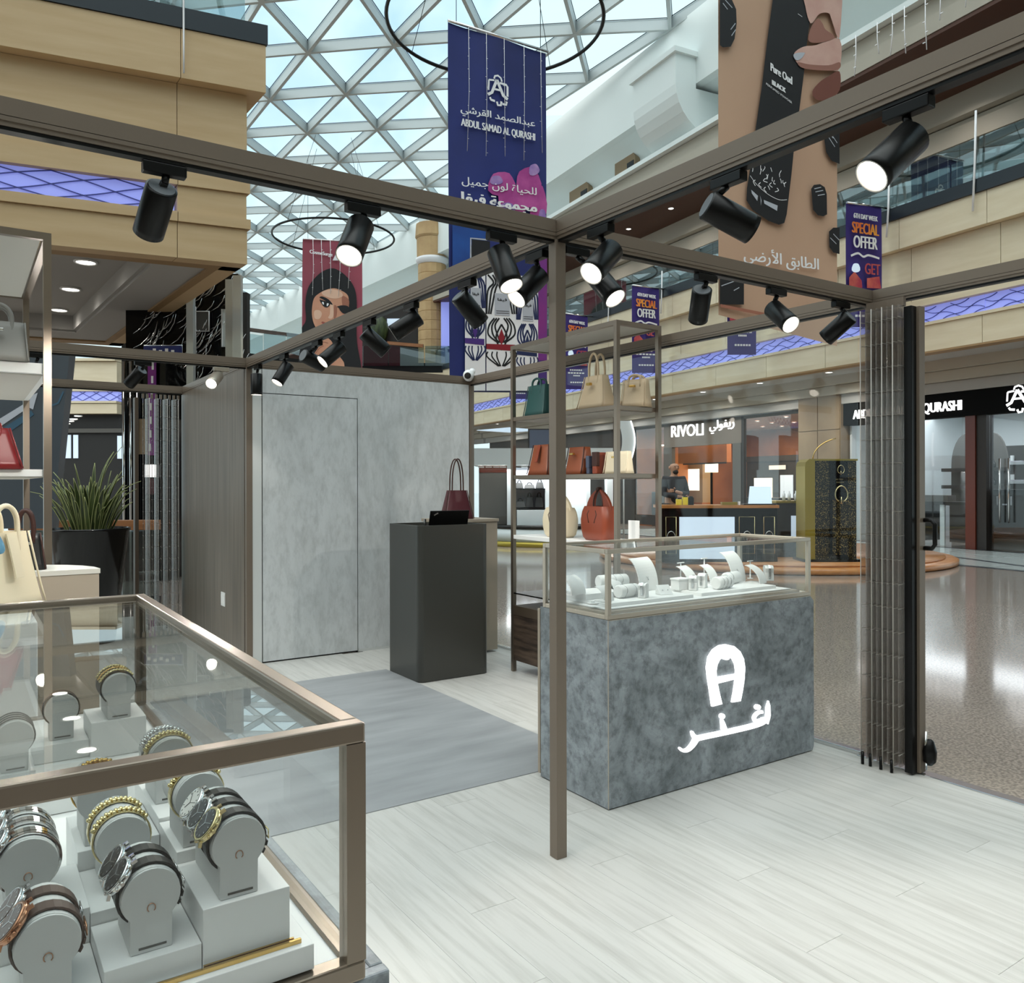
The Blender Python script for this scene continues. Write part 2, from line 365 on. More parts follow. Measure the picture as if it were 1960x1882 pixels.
def tag(o, label, cat, group=None):
    o['label'] = label; o['category'] = cat
    if group: o['group'] = group
    return o
def thing(name, label, cat, loc=(0, 0, 0), rz=0.0, group=None):
    o = bpy.data.objects.new(name, None); COL.objects.link(o); o.empty_display_size = 0.1
    o.location = loc; o.rotation_euler = (0, 0, rz)
    return tag(o, label, cat, group)
def struct(o): o['kind'] = 'structure'; return o
def stuff(o): o['kind'] = 'stuff'; return o
def copy_tree(r, loc, rz=None, label=None, group=None):
    c = r.copy(); COL.objects.link(c); c.location = loc
    if rz is not None: c.rotation_euler = (0, 0, rz)
    if label: c['label'] = label
    if group: c['group'] = group
    for ch in list(r.children):
        d = ch.copy(); COL.objects.link(d); d.parent = c
        for g in list(ch.children):
            e = g.copy(); COL.objects.link(e); e.parent = d
    return c

# ------------------------------------------------------------------ writing
FORMS = {}
for _c in list(range(0xFE80, 0xFEFD)) + list(range(0xFB50, 0xFBFF)):
    _d = unicodedata.decomposition(chr(_c)).split()
    if len(_d) == 2 and _d[0] in ('<isolated>', '<initial>', '<medial>', '<final>'): FORMS.setdefault(chr(int(_d[1], 16)), {})[_d[0]] = chr(_c)
    if len(_d) == 3 and _d[0] in ('<isolated>', '<final>') and _d[1] == '0644': FORMS.setdefault(chr(0x644) + chr(int(_d[2], 16)), {})[_d[0]] = chr(_c)
def arabic(t):
    toks = []; i = 0
    while i < len(t):
        if t[i:i + 2] in FORMS: toks.append(t[i:i + 2]); i += 2
        else: toks.append(t[i]); i += 1
    def joins_next(k): return k in FORMS and '<initial>' in FORMS[k]
    def joins_prev(k): return k in FORMS and '<final>' in FORMS[k]
    out = []
    for k, x in enumerate(toks):
        if x not in FORMS: out.append(x); continue
        p = k > 0 and joins_next(toks[k - 1]) and joins_prev(x)
        n = k + 1 < len(toks) and joins_next(x) and joins_prev(toks[k + 1])
        out.append(FORMS[x].get('<medial>' if p and n else '<final>' if p else '<initial>' if n else '<isolated>', x))
    return ''.join(reversed(out))
def text_mesh(s):
    c = bpy.data.curves.new('t', 'FONT'); c.body = s; c.resolution_u = 3
    o = bpy.data.objects.new('t', c); COL.objects.link(o); bpy.context.view_layer.update()
    me = bpy.data.meshes.new_from_object(o.evaluated_get(bpy.context.evaluated_depsgraph_get()))
    vs_ = [v.co.copy() for v in me.vertices]; fs_ = [tuple(p.vertices) for p in me.polygons]
    bpy.data.objects.remove(o); bpy.data.curves.remove(c); bpy.data.meshes.remove(me)
    return vs_, fs_
def write(mb, s, a, b, height, up=UP, bold=0.0, normal=None, thick=0.0):
    """letters from a (baseline left) to b (baseline right), as tall as height"""
    vs_, fs_ = text_mesh(s)
    if not vs_: return mb
    x0, x1 = min(v.x for v in vs_), max(v.x for v in vs_); y0, y1 = min(v.y for v in vs_), max(v.y for v in vs_)
    a, b, up = Vector(a), Vector(b), Vector(up)
    P = [a + (b - a) * ((v.x - x0) / (x1 - x0)) + up * (height * (v.y - y0) / (y1 - y0)) for v in vs_]
    shifts = [Vector((0, 0, 0))]
    if bold: r = (b - a).normalized(); shifts = [r * bold * k for k in (-1, 0, 1)]
    for i, sft in enumerate(shifts):
        o = (Vector(normal) * 0.0004 * i) if normal is not None else Vector((0, 0, 0))
        mb.add([p + sft + o for p in P], fs_)
        if thick and normal is not None:
            back = [p + sft - Vector(normal) * thick for p in P]
            k = len(P); ed = {}
            for f in fs_:
                for q in range(len(f)):
                    e = (f[q], f[(q + 1) % len(f)]); ed[e] = 1
            mb.add([p + sft for p in P] + back, [(e[0], e[1], e[1] + k, e[0] + k) for e in ed if (e[1], e[0]) not in ed])
    return mb
def ribbon(mb, pts, wd, normal):  # flat stroke of width wd lying in the plane with this normal
    pts = [Vector(p) for p in pts]; n = Vector(normal); L = len(pts); V = []
    for i, p in enumerate(pts):
        t = (pts[min(i + 1, L - 1)] - pts[max(i - 1, 0)]).normalized(); x = n.cross(t).normalized()
        wi = wd[i] if isinstance(wd, (list, tuple)) else wd
        V += [p - x * wi / 2, p + x * wi / 2]
    return mb.add(V, [(2 * i, 2 * i + 1, 2 * i + 3, 2 * i + 2) for i in range(L - 1)])
def spline(pts, n=6):  # Catmull-Rom
    P = [Vector(p) for p in pts]; out = []
    for i in range(len(P) - 1):
        p0, p1, p2, p3 = P[max(i - 1, 0)], P[i], P[i + 1], P[min(i + 2, len(P) - 1)]
        for k in range(n):
            t = k / n
            out.append(0.5 * ((2 * p1) + (-p0 + p2) * t + (2 * p0 - 5 * p1 + 4 * p2 - p3) * t * t + (-p0 + 3 * p1 - 3 * p2 + p3) * t ** 3))
    return out + [P[-1]]
# ================================================================== KIOSK: deck, frame, cabin
ZT = 2.473          # top of the frame
XC, XR, YF, YB, YL = 1.937, 4.03, 2.553, 6.69, 8.96   # beam centre lines
b = MB(); b.box(-1.6, 4.0, -1.0, 6.7, -0.03, -0.012); b.box(-1.6, 1.93, 6.7, 8.98, -0.03, -0.012)
deck = struct(b.build('floor', M['plank_base']))
pl = MB().box(-0.0921, 0.0921, -0.6244, 0.6244, -0.012, 0.0).mesh('plank', M['plank'])
x = -0.42; i = 0
while x < 3.9:
    y = -0.9 + (0.43 * i) % 1.25 - 0.4
    wmax = 8.9 if x < 1.82 else 6.66
    while y - 0.6 < wmax:
        if y > -0.6:
            o = link('plank', pl, deck, loc=(x + 0.0925, y, 0))
        y += 1.25
    x += 0.185; i += 1
b = MB(); b.box(3.965, 4.035, -1.0, 2.6, -0.03, 0.006); b.box(3.985, 4.03, 2.6, 6.66, -0.03, 0.02)
struct(b.build('trim_1', M['steel'], bev=0.003))
b = MB(); b.box(1.05, 2.775, 3.357, 5.89, 0.0, 0.004)
tag(b.build('floor_mat', M['vinyl'], bev=0.001), 'large grey vinyl mat inlaid in the pale plank floor', 'mat')

fr = thing('kiosk_frame', 'slim bronze post and beam frame carrying the spotlights of the stand', 'frame', (0, 0, 0))
def beam(a, bb, name='beam'):
    a, bb = Vector(a), Vector(bb); d = (bb - a).normalized(); s = d.cross(UP) * 0.025
    m = MB(); m.bar(a + UP * -0.024, bb + UP * -0.024, 0.05, 0.048)
    m.bar(a + UP * -0.056, bb + UP * -0.056, 0.05, 0.012)
    m.bar(a + UP * -0.068, bb + UP * -0.068, 0.042, 0.014)
    o = m.build(name, M['bronze'], fr)
    t = MB(); t.bar(a + UP * -0.049, bb + UP * -0.049, 0.044, 0.003); t.bar(a + UP * -0.079, bb + UP * -0.079, 0.034, 0.012)
    t.build('track', M['black'], o)
    return o
beam((-1.6, YF, ZT), (XR + 0.02, YF, ZT)); beam((XC, -1.0, ZT), (XC, YB, ZT)); beam((XR, -1.0, ZT), (XR, YB, ZT))
beam((-1.6, YB, ZT), (XR, YB, ZT)); beam((-1.6, YL, ZT), (XC, YL, ZT)); beam((XC, YB, ZT), (XC, YL, ZT))
for (px, py, z0) in ((XC - 0.004, YF - 0.003, 0), (XC, YB - 0.01, 0), (XR, YB - 0.01, 0), (XC, YL, 0), (XR, 4.6, 0.02)):
    hw = 0.024 if px < 4 or py > 5 else 0.016
    MB().box(px - hw, px + hw, py - hw, py + hw, z0, ZT - 0.075).build('post', M['bronze'], fr, bev=0.002)
MB().box(XR - 0.02, XR + 0.02, YF - 0.02, YF + 0.02, ZT - 0.2, ZT - 0.07).build('corner_bracket', M['bronze'], fr)

# cabin walls
WY = 6.66
b = MB(); b.box(1.985, 4.0, WY + 0.012, WY + 0.06, 0, 2.395)
wb = struct(b.build('wall_back', M['black_soft']))
MB().box(1.962, 2.036, WY, WY + 0.012, 0.0, 2.395).build('edge_panel', M['white_panel'], wb)
MB().box(2.042, 2.866, WY, WY + 0.012, 2.203, 2.395).build('wall_panel', M['concrete'], wb)
MB().box(2.873, 3.998, WY, WY + 0.012, 0.02, 2.395).build('wall_panel', M['concrete'], wb)
MB().box(2.873, 3.998, WY - 0.004, WY + 0.012, 0.0, 0.019).build('skirting', M['white_panel'], wb)
MB().box(2.866, 2.873, WY, WY + 0.012, 2.203, 2.395).build('wall_panel', M['concrete'], wb)
dr = struct(MB().box(2.044, 2.866, WY - 0.001, WY + 0.0118, 0.012, 2.196).build('door_1', M['concrete'], bev=0.001))
b = MB(); b.box(1.912, 1.96, YB + 0.03, YL - 0.03, 0, 2.395); wl = struct(b.build('wall_left', M['dark_wood']))
b = MB(); b.box(3.98, 4.03, 6.72, 8.9, 0, 2.395); struct(b.build('wall_right', M['dark_wood']))
b = MB(); b.box(1.96, 4.0, 8.88, 8.93, 0, 2.395); struct(b.build('wall_rear', M['dark_wood']))
p = Xp(428, 1147, 1.912)
so_ = thing('wall_socket', 'small white wall socket low on the dark wood cabin wall', 'socket', (1.912, p.y, p.z))
MB().box(-0.008, 0, -0.06, 0.06, -0.06, 0.06).build('plate', M['white'], so_, bev=0.002)
for dy in (-0.028, 0.028): MB().box(-0.011, -0.008, dy - 0.022, dy + 0.022, -0.04, 0.04).build('outlet', M['white_satin'], so_, bev=0.002)

# glass side of the stand
b = MB(); 
for k, (y0, y1) in enumerate(((2.62, 4.57), (4.63, 6.63))):
    g = MB().box(4.008, 4.016, y0, y1, 0.02, 2.385); struct(g.build('window_%d' % (k + 1), M['window_glass']))

# security camera on the corner
p = Yp(897, 719, WY - 0.05)
cm = thing('security_camera', 'white ball security camera on the corner of the frame', 'camera', p)
MB().ball((0, 0, 0), 0.055, 0.05, 0.055, 16, 12).build('housing', M['cam_white'], cm)
MB().cyl((0.02, 0, 0.02), (0.06, 0.03, 0.05), 0.03, 14).build('mount', M['cam_white'], cm)
v = (CAM - p).normalized() + Vector((-0.25, 0, -0.05)); v.normalize()
MB().cyl(v * 0.036, v * 0.056, 0.03, 18).build('lens', M['black_gloss'], cm)

# ------------------------------------------------------------------ folded shutters
def leaf_mesh(wd, H, z0):
    return MB().box(-wd / 2, wd / 2, -0.002, 0.002, z0, z0 + H).mesh('leaf', M['strip'])
def ties_mesh(wd, H, z0, n=19, rods=(-1, 1)):
    m = MB()
    if not rods: m.cyl((0, 0, z0), (0, 0, z0 + H), 0.0012, 5)
    for sx in rods: m.cyl((sx * wd / 2, 0, z0 - 0.01), (sx * wd / 2, 0, z0 + H), 0.0026, 6)
    for k in range(n): z = z0 + H * (k + 0.5) / n; m.box(-wd / 2, wd / 2, -0.003, 0.003, z - 0.0012, z + 0.0012)
    return m.mesh('tie_rods', M['tie'])
def shutter(label, corner, dirv, across, n, step, lw, H, z0, endbar=True):
    d, a = Vector(dirv), Vector(across); rz = atan2(a.y, a.x)
    t = thing('folding_shutter', label, 'shutter', corner)
    L, T, T2 = leaf_mesh(lw, H, z0), ties_mesh(lw, H, z0), ties_mesh(lw, H, z0, rods=())
    hook = MB().box(-0.011, 0.011, -0.008, 0.008, z0 + H, z0 + H + 0.045).mesh('hanger', M['bronze'])
    foot = MB().cyl((0, 0, 0.002), (0, 0, z0 + 0.03), 0.008, 8).mesh('foot', M['black'])
    for k in range(n):
        off = d * (step * k)
        o = link('leaf', L, t, loc=off); o.rotation_euler = (0, 0, rz + (0.14 if k % 2 else -0.14))
        q = link('tie_rods', T if k in (0, 3, 7, 11) else T2, o); link('hanger', hook, t, loc=off)
        if k in (0, 3, 7, 11): f = link('foot', foot, t, loc=off - a * (lw / 2))
    return t
sh = shutter('clear plastic folding shutter bunched at the right end of the stand', (3.935, 2.505, 0), (0, -1, 0), (1, 0, 0), 14, 0.0145, 0.125, 2.31, 0.035)
MB().box(-0.024, 0.020, -0.245, -0.205, 0.01, 2.335).build('end_bar', M['black'], sh, bev=0.002)
MB().box(0.0205, 0.071, -0.26, -0.205, 0.01, 2.335).build('end_post', M['bronze'], sh, bev=0.002)
q = shutter  # (kept short)
lf = link('leaf', leaf_mesh(0.05, 2.28, 0.05), sh, loc=(0.100, -0.225, 0)); link('tie_rods', ties_mesh(0.05, 2.28, 0.05), lf)
h = MB(); zc = Xp(1753, 1022, 3.99).z
h.tube([(0.060, -0.26, zc + 0.07), (0.060, -0.30, zc + 0.07), (0.060, -0.315, zc + 0.05), (0.060, -0.315, zc - 0.05), (0.060, -0.30, zc - 0.07), (0.060, -0.26, zc - 0.07)], 0.011, 8)
h.build('handle', M['black'], sh)
m = MB(); m.lathe([(0.012, 0), (0.03, 0.02), (0.034, 0.07), (0.02, 0.12), (0.008, 0.13)], (0.062, -0.285, 0.05), 14); m.build('floor_bolt', M['black'], sh)
MB().cyl((0.045, -0.275, 0.03), (0.045, -0.275, 0.22), 0.007, 8).build('bolt_rod', M['chrome'], sh)
p = Yp(330, 1000, 8.9)
sh2 = shutter('dark folded shutter against the dark wood cabin wall', (1.87, 8.93, 0), (-1, 0, 0), (0, 1, 0), 9, 0.042, 0.14, 2.29, 0.04)
MB().box(-0.42, -0.385, -0.05, 0.05, 0.01, 2.33).build('end_post', M['bronze_dark'], sh2, bev=0.002)
# ================================================================== THE MALL
RZF = atan2(RGT.y, RGT.x)
def fthing(name, label, cat, px, dep, z0=-0.03, group=None, turn=0.0):
    p = Dp(px, PCY, dep); p.z = z0
    return thing(name, label, cat, p, RZF + turn, group)
def fstruct(name, px, dep, z0=-0.03, turn=0.0):
    o = bpy.data.objects.new(name, None); COL.objects.link(o); p = Dp(px, PCY, dep); p.z = z0; o.location = p; o.rotation_euler = (0, 0, RZF + turn); o['kind'] = 'structure'; return o
b = MB(); b.quad((-60, -40, -0.031), (90, -40, -0.031), (90, 120, -0.031), (-60, 120, -0.031)); struct(b.build('floor', M['granite']))

def lattice_mesh(wd, h):
    m = MB()
    for s in (-1, 1):
        k = -5
        while k < 6:
            pts = []
            for i in range(25):
                x = -wd / 2 + wd * i / 24; z = h / 2 + s * (x - k * 0.70) * 0.27 + 0.03 * sin((x - k * 0.70) * 9)
                if 0.005 < z < h - 0.005: pts.append((x, -0.012, z))
            if len(pts) > 2: m.strap(pts, (0, 1, 0), 0.02, 0.012)
            k += 1
    return m.mesh('rib', M['blue_line'])
def gallery(name, origin, d, x0, x1, facm, panels=True, step=2.0, off=0.0, prot=1):
    """balcony front seen from the atrium; local x runs along it towards the camera, y away from the atrium"""
    d = Vector(d); nrm = Vector((-d.y, d.x, 0))
    if prot < 0: nrm = -nrm
    X = d.cross(UP) * 0
    o = bpy.data.objects.new(name, MB().box(x0, x1, 0.2, 0.4, 4.3, 7.3).mesh(name, M[facm])); COL.objects.link(o)
    o.matrix_world = Matrix(((d.x, -d.y, 0, origin.x), (d.y, d.x, 0, origin.y), (0, 0, 1, 0), (0, 0, 0, 1)))
    struct(o)
    if not panels: return o
    g = 0.006; W = step / 2 - g
    me = {}
    me['fascia_panel'] = [(MB().box(-W, W, 0.0, 0.2, 4.30, 4.855).mesh('fascia_panel', M[facm]), 0)]
    me['fascia_panel2'] = [(MB().box(-W, W, 0.05, 0.2, 5.42, 6.625).mesh('fascia_panel', M[facm]), 0.35)]
    me['fascia_panel3'] = [(MB().box(-W, W, -0.15, 0.2, 6.63, 7.285).mesh('fascia_panel', M[facm]), 0.2)]
    lp = MB().box(-W - 0.002, W + 0.002, 0.10, 0.12, 4.925, 5.28).mesh('light_panel', M['blue_light']); lat = lattice_mesh(2 * W, 0.35)
    rp_ = MB().box(-W, W, -0.10, -0.085, 7.56, 8.42).mesh('rail_pane', M['rail_glass'])
    x = x0 + step / 2 + off
    while x < x1 - step / 2 + 0.01:
        for key in ('fascia_panel', 'fascia_panel2', 'fascia_panel3'):
            mesh_, sh_ = me[key][0]; link('fascia_panel', mesh_, o, loc=(x + sh_, 0, 0))
        q = link('light_panel', lp, o, loc=(x, 0, 0)); link('rib', lat, q, loc=(0, 0.10, 4.925)); link('rail_pane', rp_, o, loc=(x, 0, 0))
        x += step
    MB().box(x0, x1, -0.04, 0.2, 4.858, 4.922).build('ledge', M[facm], o); MB().box(x0, x1, -0.06, 0.2, 5.282, 5.418).build('ledge', M[facm], o)
    MB().box(x0, x1, -0.20, 0.25, 7.288, 7.56).build('cap', M['cap'], o)
    return o
def cove(name, origin, d, x0, x1):
    """white upper wall: brown soffit below, ledge, hollow, plain fascia up to the glass roof"""
    d = Vector(d)
    o = bpy.data.objects.new(name, MB().box(x0, x1, 0.0, 0.3, 13.4, 15.62).mesh(name, M['mall_white'])); COL.objects.link(o)
    o.matrix_world = Matrix(((d.x, -d.y, 0, origin.x), (d.y, d.x, 0, origin.y), (0, 0, 1, 0), (0, 0, 0, 1))); struct(o)
    m = MB(); P = [(0.3, 13.42), (0.85, 13.35), (1.2, 13.0), (1.32, 12.5), (1.25, 12.1), (1.2, 11.86)]
    for i in range(len(P) - 1):
        (a, za), (c, zc) = P[i], P[i + 1]; m.add([(x0, a, za), (x1, a, za), (x1, c, zc), (x0, c, zc)], [(0, 1, 2, 3)], True)
    m.build('hollow', M['mall_white'], o)
    MB().box(x0, x1, -0.35, 1.3, 11.72, 11.86).build('ledge', M['mall_white'], o)
    MB().box(x0, x1, -0.15, 0.5, 11.36, 11.70).build('band', M['beam_grey'], o); MB().box(x0, x1, -0.22, 0.5, 10.95, 11.33).build('band', M['beam_grey'], o)
    MB().box(x0, x1, -0.20, 3.4, 10.86, 10.94).build('soffit', M['brown_ceiling'], o)
    MB().box(x0, x1, 3.2, 3.4, 7.0, 10.86).build('upper_front', M['grey_dark'], o)
    MB().box(x0, x1, 2.6, 3.2, 10.3, 10.86).build('moulding', M['beam_grey'], o); MB().box(x0, x1, 2.85, 3.2, 9.75, 10.27).build('moulding', M['beam_grey'], o); MB().box(x0, x1, 3.0, 3.2, 9.5, 9.72).build('moulding', M['grey_dark'], o)
    MB().box(x0, x1, 0.2, 3.4, 7.0, 7.1).build('upper_floor', M['grey_ceiling'], o)
    return o
M['mirror_glass'] = glass('upper_window_glass', 'B8C4C4', 0.35, 0.02, 0.8)
OA = mw(37.5, 15.9, 0)
dA = -MD
ga = gallery('wall_east', OA, dA, 0, 50, 'cream', off=1.0)
ca = cove('wall_east_upper', OA, dA, 0, 50)
AB = radians(35.1); MB2 = FWD * cos(AB) - RGT * sin(AB)
gb = gallery('wall_north', OA, -MB2, -46, 0.0, 'cream')
cb_ = cove('wall_north_upper', OA, -MB2, -46, 0.0)
# windows of the upper storey, each pane its own piece
wp = MB().box(-1.18, 1.18, 3.16, 3.19, 7.2, 9.45).mesh('window_pane', M['mirror_glass'])
for k in range(12): link('window_pane', wp, ca, loc=(13.3 + 2.4 * k, 0, 0))
for k in range(6): link('window_pane', wp, cb_, loc=(-13.3 + 2.4 * k, 0, 0))
for px, y0, y1 in ((1868, 215, 405), (1702, 352, 455), (1268, 520, 600), (1166, 560, 630)):
    xx = 37.5 - m_at(px, 15.68); k_ = z_at(px, y0, 15.68); k2_ = z_at(px, y1, 15.68); MB().tube([(xx + 0.03, -0.24, k_), (xx, -0.23, (k_ + k2_) / 2), (xx - 0.05, -0.225, k2_)], 0.022, 6).build('cable', M['print_white'], ga)
# small niches and the projecting bay in the white wall
def lx(px, n=15.9): return 37.5 - m_at(px, n)
for px0, px1, w_, yt, yb in ((1178, 1217, 1.0, 294, 348), (1091, 1127, 1.0, 350, 402)):
    x0_, x1_ = lx(px0, 16.9), lx(px1, 16.9); z0_, z1_ = z_at((px0 + px1) / 2, yb, 16.9) - 0.3, z_at((px0 + px1) / 2, yt, 16.9)
    P_ = [(x0_, 1.0, z0_), (x1_, 1.0, z0_), (x1_, 1.0, z1_ - 0.32), (x1_ - 0.12 * (x1_ - x0_), 1.0, z1_ - 0.1), (x1_ - 0.4 * (x1_ - x0_), 1.0, z1_ + 0.02), (x0_, 1.0, z1_ - 0.1)]
    f = MB().prism(P_, (0, 0.3, 0)).build('niche', M['shop_beige'], ca)
    MB().box(x0_ + 0.62 * (x1_ - x0_), x1_ - 0.08, 0.985, 1.0, z0_, z1_ - 0.42).build('niche_window', M['cap'], f)
bx0, bx1 = lx(1226, 15.4), lx(1308, 15.4)
bb = MB(); bb.box(bx0, bx1, -0.75, 0.0, 13.25, 14.15); bay = bb.build('bay', M['mall_white'], ca)
MB().box(bx0 - 0.1, bx1 + 0.1, -0.85, 0.0, 14.15, 14.3).build('bay_cap', M['mall_white'], bay)
m = MB()
for i in range(8):
    a0, a1 = pi / 2 * i / 8, pi / 2 * (i + 1) / 8
    m.hexa([(bx0, -0.75 + 1.6 * (1 - cos(a0)), 13.25 - 1.38 * sin(a0)), (bx1, -0.75 + 1.6 * (1 - cos(a0)), 13.25 - 1.38 * sin(a0)), (bx1, -0.75 + 1.6 * (1 - cos(a1)), 13.25 - 1.38 * sin(a1)), (bx0, -0.75 + 1.6 * (1 - cos(a1)), 13.25 - 1.38 * sin(a1)),
            (bx0, 1.0, 13.25 - 1.38 * sin(a0)), (bx1, 1.0, 13.25 - 1.38 * sin(a0)), (bx1, 1.0, 13.25 - 1.38 * sin(a1) + 0.001), (bx0, 1.0, 13.25 - 1.38 * sin(a1) + 0.001)])
m.build('bay_corbel', M['mall_white'], bay)
# ceilings below the galleries
def lowceil(g, x0, x1, name):
    MB().box(x0, x1, 0.0, 0.32, 4.26, 4.299).build('soffit_edge', M['soffit_brown_shade'], g); MB().box(x0, x1, 0.32, 6.0, 4.262, 4.30).build(name, M['grey_ceiling'], g)
    for (n0, z0, z1, mm) in ((1.15, 4.04, 4.262, 'beam_grey'), (1.32, 3.80, 4.03, 'beam_grey'), (1.48, 3.55, 3.79, 'grey_ceiling')):
        MB().box(x0, x1, n0, 1.75, z0, z1).build('moulding', M[mm], g)
lowceil(ga, 0, 50, 'soffit'); lowceil(gb, -46, 0, 'soffit')
ORD = 'first second third fourth fifth sixth seventh eighth ninth tenth'.split()
dl = MB().cyl((0, 0, -0.012), (0, 0, 0.0), 0.085, 14).mesh('downlight', M['down'])
rim = MB().tube([(0.095 * cos(2 * pi * i / 16), 0.095 * sin(2 * pi * i / 16), -0.008) for i in range(16)], 0.014, 5, closed=True).mesh('rim', M['white'])
def downlight(p, label='round white downlight set in the grey gallery ceiling', grp='downlights under the galleries', s=1.0, pw=0):
    if pw:
        li = bpy.data.lights.new('downlight_bulb', 'SPOT'); li.energy = pw; li.spot_size = radians(150); li.spot_blend = 0.8; li.color = (1.0, 0.95, 0.88); li.shadow_soft_size = 0.08
        lo = bpy.data.objects.new('downlight_bulb', li); COL.objects.link(lo); lo.location = p - UP * 0.03
    t = thing('downlight', label, 'downlight', p, 0, grp); t.scale = (s, s, s); link('lamp_disc', dl, t); link('rim', rim, t)
for k in range(9):
    downlight(mw(34 - 2.4 * k, 16.35, 4.2615), 'round white downlight under the right gallery, %s counting from the far end' % ORD[k], pw=170)
for k in range(8):
    downlight(mw(30 - 2.5 * k, 17.4, 10.858), 'bright downlight in the brown upper ceiling, %s counting from the far end' % ORD[k], 'downlights in the brown ceiling', pw=130)
# area lamps for the lighting of the two shops and the white kiosk
def arealamp(p, sx, sy, e, col=(1, 0.93, 0.84), rot=(0, 0, 0)):
    li = bpy.data.lights.new('ceiling_lamp', 'AREA'); li.shape = 'RECTANGLE'; li.size = sx; li.size_y = sy; li.energy = e; li.color = col
    o = bpy.data.objects.new('ceiling_lamp', li); COL.objects.link(o); o.location = p; o.rotation_euler = rot; return o
ra = atan2(dA.y, dA.x)

# the rest of the atrium, behind and to the left of the viewer
def plainwall(name, a, b_, z0, z1, mm, th=0.3):
    a, b_ = Vector(a), Vector(b_); d = (b_ - a); o = MB().bar(a + UP * ((z0 + z1) / 2), b_ + UP * ((z0 + z1) / 2), th, z1 - z0).build(name, M[mm]); return struct(o)
for (nm, p0, p1) in (('wall_south', mw(-13, -14, 0), mw(-13, 19.5, 0)), ('wall_west_rear', mw(-13, -14, 0), mw(8, -14, 0))):
    o = plainwall(nm, p0, p1, 0, 4.3, 'shop_dark')
    dv = (p1 - p0).normalized(); nv = Vector((-dv.y, dv.x, 0)); nv = nv if nv.dot(-p0) > 0 else -nv
    MB().bar(p0 + nv * 1.2 + UP * 5.9, p1 + nv * 1.2 + UP * 5.9, 0.3, 3.2).build('fascia', M['cream'], o); MB().bar(p0 + UP * 9.2, p1 + UP * 9.2, 0.3, 3.4).build('upper_front', M['grey_dark'], o); MB().bar(p0 + nv * 0.8 + UP * 13.2, p1 + nv * 0.8 + UP * 13.2, 0.3, 4.8).build('upper_wall', M['mall_white'], o)
# ------------------------------------------------------------------ shop fronts on the right
def sx(px): return 37.5 - m_at(px, 17.6)
sf = bpy.data.objects.new('wall_shopfront', MB().box(0, sx(1215), 1.70, 1.95, -0.03, 3.55).mesh('wall_shopfront', M['shop_dark'])); COL.objects.link(sf)
sf.matrix_world = ga.matrix_world.copy(); struct(sf)
def sbox(px0, px1, n0, n1, z0, z1): return MB().box(sx(px0), sx(px1), n0, n1, z0, z1)
def shoproom(px0, px1, dp, wallm, ceilm, ceilz, name):
    a, c = sx(px0), sx(px1)
    o = bpy.data.objects.new(name, MB().box(a, c, 1.75 + dp, 1.85 + dp, -0.03, ceilz).mesh(name, M[wallm])); COL.objects.link(o); o.matrix_world = ga.matrix_world.copy(); struct(o)
    MB().box(a, a + 0.06, 1.76, 1.75 + dp, -0.03, ceilz).build('side', M[wallm], o); MB().box(c - 0.06, c, 1.76, 1.75 + dp, -0.03, ceilz).build('side', M[wallm], o)
    MB().box(a, c, 1.76, 1.85 + dp, ceilz, ceilz + 0.05).build('shop_ceiling', M[ceilm], o)
    return o, a, c
r1, a, c = shoproom(1216, 1541, 5.0, 'shop_orange', 'shop_orange', 3.5, 'wall_shop_one')
p = ga.matrix_world @ Vector(((a + c) / 2, 4.0, 3.4)); arealamp(p, 5, 3, 240, (1, 0.8, 0.58), (0, 0, atan2(dA.y, dA.x)))
fm = 'beam_grey'
sbox(1272, 1420, 1.68, 1.80, 2.72, 3.54).build('sign_fascia', M['sign_board'], sf); sbox(1272, 1288, 1.66, 1.80, 0, 2.72).build('jamb', M['grey_dark'], sf); sbox(1404, 1420, 1.66, 1.80, 0, 2.72).build('jamb', M['grey_dark'], sf)
sbox(1216, 1272, 1.70, 1.78, 0, 0.35).build('stall_riser', M['shop_dark'], sf); sbox(1424, 1541, 1.70, 1.78, 0, 0.35).build('stall_riser', M['shop_dark'], sf)
sbox(1216, 1272, 1.72, 1.74, 0.36, 3.5).build('shop_pane', M['glass'], sf); sbox(1424, 1541, 1.72, 1.74, 0.36, 3.5).build('shop_pane', M['glass'], sf)
sbox(1420, 1425, 1.68, 1.78, 0, 3.52).build('mullion', M['shop_dark'], sf); sbox(1216, 1541, 1.68, 1.78, 3.45, 3.54).build('head', M['grey_dark'], sf)
sbox(1541, 1622, 1.45, 1.9, -0.03, 3.9).build('pilaster', M['pilaster'], sf)
for k in range(4): 
    z = 0.05 + 0.95 * k
    sbox(1542.5, 1578, 1.43, 1.449, z, z + 0.93).build('stone_panel', M['pilaster'], sf); sbox(1579.5, 1621, 1.43, 1.449, z, z + 0.93).build('stone_panel', M['pilaster'], sf)
iv = ga.matrix_world
def wpt(px, py, n): # world point on the shop plane
    return mw(m_at(px, n), n, z_at(px, py, n))
NS = 15.9 + 1.66
m = MB(); write(m, 'RIVOLI', wpt(1285, 838, NS), wpt(1346, 834, NS), (wpt(1285, 816, NS) - wpt(1285, 838, NS)).z, bold=0.012, normal=-ND, thick=0.03)
write(m, arabic('ريفولي'), wpt(1358, 832, NS), wpt(1405, 826, NS), 0.42, bold=0.012, normal=-ND, thick=0.03)
t = thing('shop_sign', 'lit white RIVOLI lettering in English and Arabic over the shop', 'sign', (0, 0, 0)); m.build('letters', M['sign'], t)
